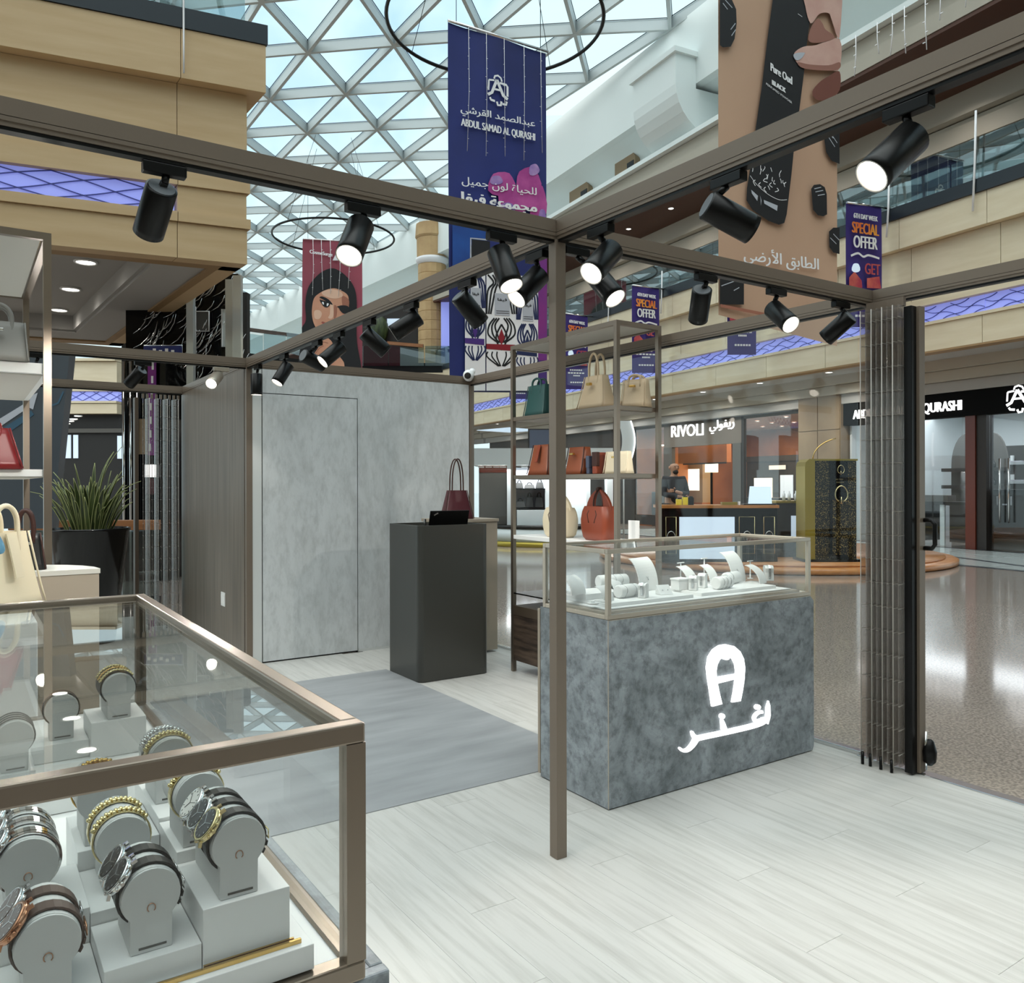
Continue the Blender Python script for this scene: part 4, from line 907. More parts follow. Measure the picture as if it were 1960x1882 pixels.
for q, (px, py) in enumerate(((164, 500), (135, 552), (113, 592))):
    downlight(Zp(px, py, sfz + 0.3395), 'large downlight in the recessed left gallery ceiling, %s one' % ('nearest', 'middle', 'farthest')[q], 'downlights of the left gallery', 1.5, pw=22)
# cable lights hanging at the joint
p0 = lg(aj - 0.02, -0.24, 7.15)
tag(MB().tube([p0 + UP * 1.6, p0 + UP * 0.6, p0 - UP * 0.15 + nA * 0.01, p0 - UP * 0.55], 0.012, 6).build('cable', M['print_white']), 'white cable hanging over the dark edge of the left gallery', 'cable')

# ------------------------------------------------------------------ beyond and below the left gallery
o = fstruct('wall_lift_back', 330, 17.5, -0.03); MB().box(-1.08, 1.6, 0, 0.2, 0, 5.6).build('back_board', M['black_soft'], o)
t = fstruct('wall_far_west', 176, 30.0, 0); k = 30.0 / FPX
def XL(px): return (px - 176) * k
def ZL(py): return EYE + (PCY - py) * k
for nm, mm, y0, y1, dy in (('fascia_panel', 'cream', 685, 690, -0.15), ('fascia_panel', 'cream', 691, 747, 0), ('light_panel', 'blue_light', 748, 765, 0.1), ('ledge', 'cream', 766, 770, -0.05), ('fascia_panel', 'cream', 771, 790, 0)):
    MB().box(XL(60), XL(224), dy, 0.6, ZL(y1), ZL(y0)).build(nm, M[mm], t)
m = MB()
for s in (-1, 1):
    for q in range(-3, 14): m.strap([(XL(130) + q * 0.5, 0.09, ZL(765)), (XL(130) + q * 0.5 + s * 0.6, 0.09, ZL(748))], (0, 1, 0), 0.02, 0.02)
stuff(m.build('rib', M['blue_line'], t))
MB().box(XL(60), XL(330), 0.3, 0.6, -0.03, ZL(791)).build('dark_shopfront', M['black_soft'], t)
for (a, b_, c, d_) in ((117, 128, 830, 875), (133, 142, 830, 875), (218, 228, 832, 876)): MB().box(XL(a), XL(b_), 0.26, 0.299, ZL(d_), ZL(c)).build('lit_window', M['screen'], t)
MB().box(XL(60), XL(330), 0.2, 0.299, ZL(826), ZL(818)).build('moulding', M['grey_dark'], t)
for q, (px, py) in enumerate(((150, 796), (141, 802), (134, 806), (127, 811))):
    p = Dp(px, py, 27.5); downlight(p, 'tiny downlight over the dark shop behind the plant, %s from the right' % ORD[q], 'downlights behind the plant', 1.2)
# lift shaft
ls = fthing('lift_shaft', 'black glass lift shaft with chrome edges behind the potted plant', 'lift', 262, 12.6, -0.03); k = 12.6 / FPX
def XS(px): return (px - 262) * k
def ZS_(py): return EYE + 0.03 + (PCY - py) * k
MB().box(XS(228), XS(312), 0.1, 1.5, 0, ZS_(690)).build('shaft', M['black_gloss'], ls)
for px in (236, 249, 262): MB().cyl((XS(px), 0.02, 0), (XS(px), 0.02, ZS_(690)), 0.022, 10).build('guide_rail', M['chrome'], ls)
MB().box(XS(282), XS(297), 0.02, 0.05, ZS_(870), ZS_(668)).build('purple_poster', M['print_purple'], ls)
for q in range(7): MB().box(XS(284 + q), XS(288 + q), 0.012, 0.018, ZS_(862 - q * 26), ZS_(848 - q * 26)).build('poster_print', M['print_white'], ls)
MB().box(XS(263), XS(281), 0.04, 0.06, ZS_(868), ZS_(800)).build('tan_panel', M['shop_beige'], ls)
MB().box(XS(276), XS(297), 0.02, 0.05, ZS_(912), ZS_(888)).build('lit_shelf', M['sign'], ls); MB().box(XS(277), XS(297), 0.02, 0.05, ZS_(945), ZS_(915)).build('red_display', M['bag_burg'], ls)
# black wall with silver twigs above the cabin
tw = fthing('twig_wall', 'black wall panel covered in silver twigs beside the chrome posts', 'wall panel', 375, 13.6, 0); k2 = 13.6 / FPX
def XT_(px): return (px - 375) * k2
def ZT_(py): return EYE + (PCY - py) * k2
MB().box(XT_(236), XT_(452), 0.1, 0.3, ZT_(800), ZT_(520)).build('board', M['black_gloss'], tw)
random.seed(11); m = MB()
for q in range(150):
    px, py = random.uniform(250, 440), random.uniform(550, 790); Ln = random.uniform(22, 48); a = random.uniform(0.55, 1.0)
    pts = [(XT_(px + Ln * f * cos(a) + 5 * sin(f * 3)), 0.07 - 0.02 * f, ZT_(py - Ln * f * sin(a) * (0.7 + 0.5 * f))) for f in (0, 0.35, 0.7, 1)]
    m.tube(pts, [0.004, 0.008, 0.008, 0.003], 4)
stuff(m.build('twig', M['steel'], tw))
for (x0, x1, y0, y1) in ((360, 373, 585, 690), (373, 399, 594, 632), (424, 434, 590, 662)):
    e = MB(); e.tube([(XT_(x0), 0.04, ZT_(y1)), (XT_(x1), 0.04, ZT_(y1)), (XT_(x1), 0.04, ZT_(y0)), (XT_(x0), 0.04, ZT_(y0))], 0.014, 5, closed=True); o = e.build('window_frame', M['print_white'], tw)
    MB().box(XT_(x0), XT_(x1), 0.05, 0.06, ZT_(y1), ZT_(y0)).build('window_pane', M['mall_white' if x0 != 373 else 'grey_dark'], o)
for px, w_ in ((366, 13), (441, 14), (456, 15)):
    t = fthing('chrome_post', 'polished chrome clad post, %s of the three over the cabin' % {366: 'left one', 441: 'middle one', 456: 'right one'}[px], 'post', px, 13.1 if px != 456 else 12.85, 2.5); kk = 13.1 / FPX
    MB().box(-w_ / 2 * kk, w_ / 2 * kk, -0.05, 0.05, 0.4, EYE + (PCY - 535) * kk - 2.5).build('cladding', M['whitened_chrome'], t); MB().box(-w_ / 2 * kk - 0.01, w_ / 2 * kk + 0.01, -0.06, 0.06, -2.53, 0.4).build('foot', M['steel'], t)
t = ls; kk = 12.2 / FPX; ox_ = (315 - 262) * k - 0.0
z = lambda py: EYE + 0.03 + (PCY - py) * kk
MB().box(ox_ - 37 * kk, ox_ + 36 * kk, -0.08, 0, z(672), z(654)).build('sign_board', M['navy'], t, bev=0.01)
for q in range(5): MB().box(ox_ + (-30 + 12 * q) * kk, ox_ + (-24 + 12 * q) * kk, -0.086, -0.08, z(668 - q % 2 * 3), z(662 - q % 2 * 3)).build('white_mark', M['print_white'], t)
e = MB(); e.tube([(ox_ - 38 * kk, -0.04, z(673)), (ox_ + 38 * kk, -0.04, z(673)), (ox_ + 38 * kk, -0.04, z(652)), (ox_ - 38 * kk, -0.04, z(652))], 0.008, 5, closed=True); e.build('sign_rim', M['chrome'], t)
# handrail with glass behind the plant, escalator flank
hr = fthing('balustrade', 'timber handrail with glass panes behind the plant pot', 'railing', 200, 10.2, -0.03); k3 = 10.2 / FPX
XH = lambda px: (px - 200) * k3
ZH = lambda py: EYE + 0.03 + (PCY - py) * k3
MB().box(XH(20), XH(304), -0.06, 0.06, ZH(1013), ZH(994)).build('handrail', M['timber_rail'], hr, bev=0.01)
for q in range(4): MB().box(XH(22 + 71 * q), XH(91 + 71 * q), -0.008, 0.008, 0.1, ZH(1014)).build('pane', M['rail_glass'], hr)
MB().box(XH(20), XH(304), -0.05, 0.05, 0, 0.1).build('base_rail', M['black'], hr)
es = fthing('escalator_flank', 'slanting blue grey escalator flank with a white arrow behind the left rack', 'escalator', 60, 8.6, -0.03); k4 = 8.6 / FPX
XE = lambda px: (px - 60) * k4
ZE = lambda py: EYE + 0.03 + (PCY - py) * k4
m = MB(); m.prism([(XE(-60), 0, ZE(1010)), (XE(100), 0, ZE(1010)), (XE(134), 0, ZE(672)), (XE(-60), 0, ZE(672))], (0, 0.12, 0)); m.build('flank', M['escal'], es)
m = MB(); m.prism([(XE(-10), -0.006, ZE(806)), (XE(46), -0.006, ZE(772)), (XE(44), -0.006, ZE(764)), (XE(73), -0.006, ZE(750)), (XE(64), -0.006, ZE(782)), (XE(56), -0.006, ZE(778)), (XE(-10), -0.006, ZE(822))], (0, 0.006, 0)); m.build('white_arrow', M['print_grey'], es)
m = MB(); m.prism([(XE(-10), -0.005, ZE(828)), (XE(60), -0.005, ZE(784)), (XE(66), -0.005, ZE(792)), (XE(-10), -0.005, ZE(846))], (0, 0.005, 0)); ribbon(m, [(XE(90), -0.004, ZE(778)), (XE(112), -0.004, ZE(770)), (XE(122), -0.004, ZE(748))], 0.02, (0, -1, 0)); m.build('blue_band', M['escal_blue'], es)
# far balcony rail seen between corner and red poster
fb = fthing('balcony_railing', 'brown railed glass balcony at the far end left of the red poster', 'railing', 520, 37, 0); k5 = 37 / FPX
XB = lambda px: (px - 520) * k5
ZB_ = lambda py: EYE + (PCY - py) * k5
m = MB(); m.bar((XB(462), 0, ZB_(628)), (XB(590), 0.5, ZB_(642)), 0.12, 0.16); m.build('handrail', M['brown_wood'], fb)
for a, b_ in ((462, 501), (503, 545), (547, 590)): MB().hexa([(XB(a), 0.2, ZB_(672)), (XB(b_), 0.2, ZB_(684)), (XB(b_), 0.22, ZB_(684)), (XB(a), 0.22, ZB_(672)), (XB(a), 0.2, ZB_(634)), (XB(b_), 0.2, ZB_(640)), (XB(b_), 0.22, ZB_(640)), (XB(a), 0.22, ZB_(634))]).build('pane', M['rail_glass'], fb)
m = MB(); m.bar((XB(462), 0.1, ZB_(681)), (XB(590), 0.6, ZB_(694)), 0.2, 0.36); m.build('kerb', M['black'], fb)
m = MB(); m.bar((XB(440), 0.15, ZB_(700)), (XB(590), 0.65, ZB_(714)), 0.2, 0.42); m.build('fascia', M['cream'], fb); MB().box(XB(590), XB(640), 0.5, 0.8, -0.03, ZB_(700)).build('support', M['cream'], fb)
# upper landing right of the red poster
ul = fthing('balcony_railing', 'timber railed glass balcony in front of the dark upper shop, left of the round column', 'railing', 760, 41.5, 0); k6 = 41.5 / FPX
XU = lambda px: (px - 760) * k6
ZU = lambda py: EYE + (PCY - py) * k6
m = MB(); m.bar((XU(742), 0, ZU(656)), (XU(812), -0.3, ZU(664)), 0.12, 0.16); m.build('handrail', M['timber_rail'], ul)
for a, b_ in ((690, 743), (745, 812), (814, 862)): MB().box(XU(a), XU(b_), 0, 0.02, ZU(700), ZU(662)).build('pane', M['rail_glass'], ul)
MB().box(XU(640), XU(870), 0.1, 0.4, ZU(712), ZU(694)).build('kerb', M['black'], ul)
MB().box(XU(640), XU(870), 0.05, 0.4, ZU(760), ZU(713)).build('fascia', M['cream'], ul); MB().box(XU(700), XU(800), 0.1, 0.4, -0.03, ZU(760)).build('support', M['cream'], ul)
MB().box(XU(630), XU(808), 1.6, 1.8, ZU(705), ZU(575)).build('dark_shop', M['shop_dark'], ul)
MB().box(XU(733), XU(778), 1.5, 1.59, ZU(614), ZU(598)).build('blue_window', M['screen'], ul)
e = MB(); e.ball((XU(715), 1.2, ZU(622)), 0.6, 0.3, 0.8, 10, 8); e.build('greenery', M['leaf'], ul)
# round stone column of courses
cl = fthing('round_column', 'round sand stone column with a capital beyond the blue banner', 'column', 828, 43, 0); k7 = 43 / FPX
ZK = lambda py: EYE + (PCY - py) * k7
Rk = 27 * k7
z = 0.0; zt = ZK(508); n_ = 26; hh = zt / n_
for q in range(n_):
    MB().lathe([(Rk * 0.97, 0.0), (Rk, 0.02), (Rk, hh - 0.02), (Rk * 0.97, hh)], (0, 0, q * hh), 16, False).build('stone_course', M['stone_block'], cl)
MB().lathe([(Rk * 1.02, 0), (Rk * 1.16, 0.2), (Rk * 1.16, 0.32), (Rk * 1.05, 0.36)], (0, 0, zt + 0.0), 24).build('capital_ring', M['print_white'], cl)
MB().lathe([(Rk * 1.08, 0.365), (Rk * 1.1, 1.35)], (0, 0, zt), 16, False).build('capital_drum', M['stone_block'], cl)
MB().lathe([(Rk * 1.12, 1.36), (Rk * 1.2, 1.45), (Rk * 1.14, 2.1)], (0, 0, zt), 16, False).build('capital_top', M['stone_block'], cl)
t = fthing('blue_light_column', 'tall bright blue light panel beside the round stone column', 'light panel', 853, 42.2, 0); MB().box(-0.22, 0.3, 0, 0.1, ZK(715), ZK(545)).build('light_panel', M['blue_light'], t); MB().box(-0.24, 0.32, 0.1, 0.16, ZK(718), ZK(543)).build('frame', M['cream'], t)

# ------------------------------------------------------------------ potted plant
pp = fthing('potted_plant', 'tall striped spear leaf plant in a black conical pot behind the beige table', 'plant', 171, 7.6, 0.0)
kz = 7.6 / FPX; rt = 72 * kz; hz = 1.45 - (1009 - PCY) * kz
MB().lathe([(rt * 0.62, 0.0), (rt * 0.97, hz - 0.03), (rt, hz - 0.02), (rt, hz), (rt * 0.93, hz), (rt * 0.9, hz - 0.05)], (0, 0, 0), 36).build('pot', M['black_gloss'], pp)
MB().cyl((0, 0, hz - 0.06), (0, 0, hz - 0.045), rt * 0.9, 24).build('soil', M['soil'], pp)
random.seed(5)
def leaf(ang, lean, ln, wd, base, bend):
    d = Vector((cos(ang), sin(ang), 0)); side = Vector((-sin(ang), cos(ang), 0)); pts = []; n = 8
    for i in range(n + 1):
        f = i / n; th = lean + bend * f * f
        p = Vector(base) + d * (ln * f * sin(th)) + UP * (ln * f * cos(th) - 0.25 * ln * max(0, f - 0.55) ** 2 * (th > 0.5)); pts.append(p)
    m = MB(); V = []; e = MB()
    for i, p in enumerate(pts):
        f = i / n; wv = wd * (0.55 + 0.9 * f) * (1 - f ** 2.2) + 0.001; t_ = (pts[min(i + 1, n)] - pts[max(i - 1, 0)]).normalized(); up_ = side.cross(t_)
        V += [p - side * wv + up_ * wv * 0.35, p, p + side * wv + up_ * wv * 0.35]
    F = []
    for i in range(n): F += [(3 * i, 3 * i + 1, 3 * i + 4, 3 * i + 3), (3 * i + 1, 3 * i + 2, 3 * i + 5, 3 * i + 4)]
    m.add(V, F, True); o = m.build('leaf', M['leaf'], pp)
    if wd > 0.014:
        e.tube([Vector(V[3 * i]) for i in range(n + 1)], 0.0028, 4); e.tube([Vector(V[3 * i + 2]) for i in range(n + 1)], 0.0028, 4); e.build('leaf_edge', M['leaf_edge'], o)
for k in range(84):
    a = 2 * pi * k * 0.618; rr = rt * 0.5 * sqrt(random.random()); f = rr / (rt * 0.5)
    lean = 0.02 + 0.36 * f * random.uniform(0.7, 1.1); ln = random.uniform(0.34, 0.62) * (1.12 - 0.25 * f)
    leaf(a + random.uniform(-0.3, 0.3), lean, ln, random.uniform(0.016, 0.028), (rr * cos(a), rr * sin(a), hz - 0.05), random.uniform(0.05, 0.28))
for a, lean, ln in ((0.4, 0.02, 0.84), (1.2, 0.04, 0.80), (2.6, 0.52, 0.62), (2.9, 0.40, 0.66), (0.1, 0.42, 0.66), (5.9, 0.52, 0.60), (3.5, 0.55, 0.60)): leaf(a, lean, ln, 0.016, (0.05 * cos(a), 0.05 * sin(a), hz - 0.05), 0.25)
# ================================================================== GLASS ROOF: triangular lattice
def node(i, j):
    z = 16.0 - (0.017 * i * i if i > 0 else 0.004 * i * i)
    return Vector((9.65 + 2.17 * i, 26.42 + 4.03 * j - (2.02 if i % 2 else 0.0), z))
def seen(p):
    q = p - CAM; d = q.dot(FWD)
    if d < 1: return 0
    px, py = PCX + FPX * q.dot(RGT) / d, PCY - FPX * q.z / d
    return d if -60 < px < 1560 and -60 < py < 720 else 0
def inside(p): return p.dot(ND) < 16.9
roof = struct(bpy.data.objects.new('ceiling', None)); COL.objects.link(roof)
bars, panes = [], []
for i in range(-9, 7):
    for j in range(-9, 15):
        a = node(i, j); dj = 1 if i % 2 == 0 else 0     # neighbours in column i+1: rows j+dj-1 .. 
        n1, n2, n3 = node(i, j + 1), node(i + 1, j + dj), node(i + 1, j + dj - 1)
        if not inside(a): continue
        bars.append((a, n1))
        if inside(n2): bars.append((a, n2))
        if inside(n3): bars.append((a, n3))
        if inside(n2): panes.append((a, n2, n1)); panes.append((a, n3, n2))
def rank(ps): return min((seen(p) or 1e9) for p in ps)
bars.sort(key=rank); panes.sort(key=rank)
vb = [b_ for b_ in bars if rank(b_) < 1e8]; vp = [p for p in panes if rank(p) < 1e8]
NB, NP = 300, 300
for a, c in vb[:NB]:
    MB().bar(a, c, 0.11, 0.34).build('roof_bar', M['roof_bar'], roof)
m = MB()
for a, c in vb[NB:] + [b_ for b_ in bars if rank(b_) > 1e8]: m.bar(a, c, 0.11, 0.34)
stuff(m.build('far_roof_bar', M['roof_bar'], roof))
gk = MB()
for a, c in vb:
    d = (c - a).normalized(); sd = d.cross(UP).normalized()
    for q in (-1, 1): gk.bar(a + sd * q * 0.072 + UP * 0.185, c + sd * q * 0.072 + UP * 0.185, 0.022, 0.02)
stuff(gk.build('gasket', M['cap'], roof))
def pane_of(mb, t): 
    c = (t[0] + t[1] + t[2]) / 3; mb.add([c + (p - c) * 0.985 + UP * 0.19 for p in t], [(0, 1, 2)])
for t in vp[:NP]:
    m = MB(); pane_of(m, t); m.build('roof_pane', M['roof_glass'], roof)
m = MB()
for t in vp[NP:] + [p for p in panes if rank(p) > 1e8]: pane_of(m, t)
stuff(m.build('far_roof_pane', M['roof_glass'], roof))
# hanging rings
for k, (px, py, dep_, rad, lab) in enumerate(((948, 42, 18.7, 2.46, 'large thin black ring lamp hung around the blue banner'), (639, 454, 34.9, 2.54, 'thin black ring lamp hung around the red poster'))):
    c = Dp(px, py, dep_); t = thing('ring_lamp', lab, 'lamp', c)
    MB().tube([(rad * cos(2 * pi * i / 72), rad * sin(2 * pi * i / 72), 0) for i in range(72)], 0.045, 6, closed=True).build('ring', M['black'], t)
    for q in range(4):
        a = pi / 2 * q + 0.4; MB().cyl((rad * cos(a), rad * sin(a), 0.04), (rad * cos(a) * 0.4, rad * sin(a) * 0.4, 4.0), 0.008, 5).build('wire', M['black'], t)
# ================================================================== BANNERS (flat prints hung across the atrium)
class Plane:
    """hanging cloth: the point seen at a pixel on this real plane"""
    def __init__(s, px, dep, turn=None):
        s.p0 = Dp(px, PCY, dep); s.r = Vector(turn if turn else ND).normalized(); s.n = Vector((s.r.y, -s.r.x, 0))
        if s.n.dot(CAM - s.p0) < 0: s.n = -s.n
        s.lay = 0.0
    def at(s, px, py, lift=0.0): return Pp(px, py, s.p0 + s.n * lift, s.n)
    def poly(s, mb, pts, lift, smooth=False):
        if smooth:
            n = len(pts); out = []
            for i in range(n):
                p0, p1, p2, p3 = (Vector(pts[(i + k) % n]) for k in (-1, 0, 1, 2))
                for k in range(4):
                    q = k / 4; out.append(0.5 * ((2 * p1) + (-p0 + p2) * q + (2 * p0 - 5 * p1 + 4 * p2 - p3) * q * q + (-p0 + 3 * p1 - 3 * p2 + p3) * q ** 3))
            pts = out
        return mb.poly([s.at(p[0], p[1], lift) for p in pts])
    def line(s, mb, pts, wpx, lift, sm=True):
        P = spline([(a, b_, 0) for a, b_ in pts], 5) if sm else [Vector((a, b_, 0)) for a, b_ in pts]
        k = depth(s.p0) / FPX
        return ribbon(mb, [s.at(p.x, p.y, lift) for p in P], [w_ * k for w_ in wpx] if isinstance(wpx, list) else wpx * k, s.n)
    def text(s, mb, t, l, r_, top, lift, bold=0.0):
        a, b_, c = s.at(*l, lift), s.at(*r_, lift), s.at(l[0], top, lift)
        return write(mb, t, a, b_, (c - a).z, bold=bold, normal=s.n)
def cloth(pl, tl, tr, bl, br, wave=0.05, amp2=0.0):
    P = [pl.at(*q) for q in (tl, tr, bl, br)]; m = MB()
    def fn(u, v):
        p = (P[0] * (1 - u) + P[1] * u) * (1 - v) + (P[2] * (1 - u) + P[3] * u) * v
        return p - pl.n * (0.03 + wave * (0.5 + 0.5 * sin(u * 9 + 2 * sin(v * 3))) * (0.3 + 0.7 * (1 - v)))
    m.sheet(fn, 24, 30); return m
def hang(t, pl, tl, tr, up_):
    m = MB(); a, b_ = pl.at(*tl, -0.04), pl.at(*tr, -0.04); m.cyl(a, b_, 0.03, 8); m.build('rod', M['steel'], t)
    for f in (0.08, 0.92): p = a.lerp(b_, f); MB().cyl(p, p + UP * up_, 0.008, 5).build('wire', M['black'], t)
def chain(names): pass
# ---- blue banner
pb = Plane(952, 18.7); t = thing('banner', 'tall navy blue perfume banner with white crest and pink flower', 'banner', (0, 0, 0))
cloth(pb, (859, 40), (1047, 100), (862, 750), (1047, 752)).build('cloth', M['navy'], t)
hang(t, pb, (857, 39), (1049, 99), 3.5)
m = MB(); c = pb.at(953, 172, 0.02); up = UP; emblem(m, lambda u, v: c + pb.r * (u * 0.25) + UP * (v * 0.26 + 0.04), 0.26, pb.n); m.build('crest', M['print_white'], t)
m = MB(); pb.text(m, arabic('عبدالصمد القرشي'), (882, 221), (1024, 250), 200, 0.02, 0.006); m.build('lettering', M['print_white'], t); m = MB(); pb.text(m, 'Abdul Samad Al Qurashi'.upper(), (883, 243), (1024, 272), 226, 0.02, 0.008); m.build('lettering', M['print_white'], t)
m = MB(); pb.text(m, arabic('للحياة لون جميل'), (884, 356), (1027, 378), 337, 0.05, 0.004); m.build('lettering', M['print_white'], t)
m = MB(); pb.text(m, arabic('مجموعة فيفا'), (884, 392), (1027, 412), 366, 0.05, 0.02); m.build('lettering', M['print_white'], t)
def blob(cx, cy, rx, ry, n=14, ph=0.0, wob=0.12): return [(cx + rx * cos(2 * pi * i / n) * (1 + wob * sin(3 * 2 * pi * i / n + ph)), cy + ry * sin(2 * pi * i / n) * (1 + wob * cos(2 * 2 * pi * i / n + ph))) for i in range(n)]
for li_, q in enumerate(((960, 352, 26, 26, 0.2), (1010, 352, 24, 34, 1.1), (985, 385, 34, 28, 2.0), (1030, 390, 16, 40, 0.7))): m = MB(); pb.poly(m, blob(*q[:4], ph=q[4]), 0.024 + 0.002 * li_); m.build('petal', M['print_pink'], t)
for q in ((950, 345, 12, 10, 0.3), (1022, 325, 10, 12, 1.0), (970, 400, 16, 12, 2.0), (1038, 430, 9, 34, 0)): m = MB(); pb.poly(m, blob(*q[:4], ph=q[4]), 0.034); m.build('petal', M['print_pale_pink'], t)
m = MB(); pb.poly(m, [(866, 425), (930, 436), (928, 470), (900, 470), (899, 512), (866, 512)], 0.02); m.build('blue_field', M['print_blue'], t)
m = MB(); pb.poly(m, [(1030, 440), (1047, 440), (1047, 752), (1031, 752), (1030, 600)], 0.022); pb.poly(m, [(985, 448), (1010, 438), (1047, 470), (1047, 490), (1000, 470)], 0.022); m.build('purple_field', M['print_violet'], t)
m = MB(); pb.poly(m, [(1031, 470), (1047, 460), (1047, 690), (1030, 690)], 0.026); m.build('purple_field', M['print_purple'], t)
m = MB(); pb.poly(m, [(903, 458), (938, 462), (938, 500), (903, 512)], 0.022); m.build('black_cap', M['print_black'], t)
m = MB(); pb.line(m, [(901, 500), (901, 456), (932, 459)], 3, 0.024, False); m.build('cap_edge', M['print_grey'], t)
bott = ((889, 930, 'print_violet', 'print_navy'), (930, 990, 'print_red', 'print_black'), (988, 1031, 'print_navy', 'print_navy'))
for x0, x1, acc, ln in bott:
    cx = (x0 + x1) / 2; hw = (x1 - x0) / 2 - 1; dy = (cx - 955) * 0.22
    m = MB(); pb.poly(m, [(cx - hw, 515 + dy), (cx + hw, 520 + dy), (cx + hw, 748), (cx - hw, 748)], 0.024); m.build('bottle_print', M['print_white'], t)
    m = MB()
    for s in (-1, 1):
        for q in (0.95, 0.62, 0.30):
            pb.line(m, [(cx + s * hw * q * 0.5, 608 + dy), (cx + s * hw * (0.25 + q * 0.6), 622 + dy), (cx + s * hw * q * 0.9, 640 + dy), (cx + s * hw * q * 0.25, 655 + dy)], 3.4, 0.028)
            pb.line(m, [(cx + s * hw * (q * 0.95), 525 + dy), (cx + s * hw * (q * 0.45 + 0.1), 540 + dy), (cx + s * hw * (0.2 + q * 0.75), 556 + dy), (cx + s * hw * min(0.98, 0.6 + q * 0.4), 600 + dy)], 3.6, 0.028)
            pb.line(m, [(cx + s * hw * q * 0.2, 700 + dy), (cx + s * hw * q, 682 + dy), (cx + s * hw * q * 0.95, 672 + dy)], 2.8, 0.028)
    pb.line(m, [(cx, 620 + dy), (cx + hw * 0.36, 644 + dy), (cx, 668 + dy), (cx - hw * 0.36, 644 + dy), (cx, 620 + dy)], 3.4, 0.029); m.build('ornament', M[ln], t)
    m = MB(); pb.poly(m, [(cx, 628 + dy), (cx + hw * 0.22, 645 + dy), (cx, 660 + dy), (cx - hw * 0.22, 645 + dy)], 0.03); pb.poly(m, [(cx - hw, 657 + dy), (cx + hw * 0.9, 659 + dy), (cx + hw * 0.9, 671 + dy), (cx - hw, 667 + dy)], 0.03); m.build('ribbon', M[acc], t)
    m = MB(); pb.poly(m, [(cx - hw * 0.45, 560 + dy), (cx + hw * 0.55, 562 + dy), (cx + hw * 0.55, 604 + dy), (cx - hw * 0.45, 602 + dy)], 0.032); o = m.build('label_print', M['print_grey'], t)
    m = MB(); pb.text(m, arabic('فيفا'), (cx - hw * 0.25, 576 + dy), (cx + hw * 0.35, 577 + dy), 569 + dy, 0.036, 0.004)
    for q in (594, 598): pb.line(m, [(cx - hw * 0.35, q + dy), (cx + hw * 0.5, q + 1 + dy)], 1, 0.036, False)
    m.build('label_text', M['print_black'], o)
def strings(t_lab, pxs, top_, bot, pl_, lift=0.05, grp='icicle light strings', slope=0.0):
    k = depth(pl_.p0) / FPX
    for q, px in enumerate(pxs):
        random.seed(q * 7 + int(px)); e = MB(); top = top_ + slope * (px - pxs[0]); y1 = bot + random.uniform(-12, 12)
        e.tube([pl_.at(px, top, lift), pl_.at(px + 1, (top + y1) / 2, lift), pl_.at(px + random.uniform(-3, 3), y1, lift)], 0.9 * k * 0.5, 4)
        y = top + 20
        while y < y1 - 4:
            s = random.choice((-1, 1)); p = pl_.at(px + 0.6, y, lift); e.tube([p, p + pl_.r * (s * 2.5 * k)], 0.8 * k * 0.5, 4); y += random.uniform(14, 30)
        tag(e.build('light_string', M['print_white']), '%s, %s from the left' % (t_lab, ORD[q]), 'light string', grp)
strings('thin white light string hanging before the blue banner', (897, 931, 965, 1003, 1035), 52, 300, pb, slope=0.32)
# ---- rose poster with the woman
pw_ = Plane(637, 34.9); t = thing('poster', 'rose coloured hanging poster of a woman in a black headscarf', 'poster', (0, 0, 0))
cloth(pw_, (580, 457), (694, 464), (578, 745), (694, 752), 0.08).build('cloth', M['rose_cloth'], t); hang(t, pw_, (580, 457), (694, 464), 3.4)
w_ = lambda pts: [(560 + x / 5.88, 400 + y / 5.88) for x, y in pts]
m = MB(); pw_.text(m, 'CosmeSurge', (593, 487), (636, 493), 478, 0.05, 0.01); pw_.poly(m, w_([(450, 580), (485, 510), (530, 580)]), 0.05); m.build('lettering', M['print_white'], t)
m = MB(); pw_.poly(m, w_([(105, 1400), (108, 1330), (150, 1250), (142, 1080), (165, 920), (215, 820), (320, 715), (440, 668), (540, 705), (635, 790), (700, 900), (722, 1040), (722, 1230), (725, 1500), (775, 1790), (775, 2050), (105, 2050)]), 0.04, True); m.build('headscarf', M['print_black'], t)
m = MB(); pw_.poly(m, w_([(240, 1010), (300, 950), (380, 910), (470, 893), (560, 925), (615, 965), (632, 1020), (630, 1160), (600, 1270), (530, 1370), (430, 1420), (340, 1400), (262, 1335), (225, 1240), (218, 1130)]), 0.055, True); m.build('face', M['skin'], t)
m = MB(); pw_.poly(m, w_([(330, 935), (430, 905), (540, 930), (560, 985), (470, 1010), (360, 980)]), 0.06, True); pw_.poly(m, w_([(245, 1150), (300, 1140), (330, 1180), (300, 1240), (250, 1230)]), 0.06, True); pw_.poly(m, w_([(425, 1060), (455, 1080), (462, 1190), (440, 1235), (400, 1225), (420, 1180)]), 0.06, True); m.build('face_light', M['skin_pale'], t)
m = MB(); pw_.poly(m, w_([(470, 1085), (500, 1110), (495, 1200), (470, 1240), (462, 1190)]), 0.062, True); pw_.poly(m, w_([(330, 1265), (400, 1290), (450, 1300), (430, 1330), (360, 1310)]), 0.062, True); pw_.poly(m, w_([(560, 980), (632, 1020), (630, 1100), (590, 1110), (560, 1080)]), 0.058, True); m.build('face_shade', M['skin_dark'], t)
m = MB(); pw_.poly(m, w_([(322, 1275), (380, 1283), (430, 1290), (470, 1300), (430, 1318), (365, 1305)]), 0.066, True); m.build('lips', M['lip'], t)
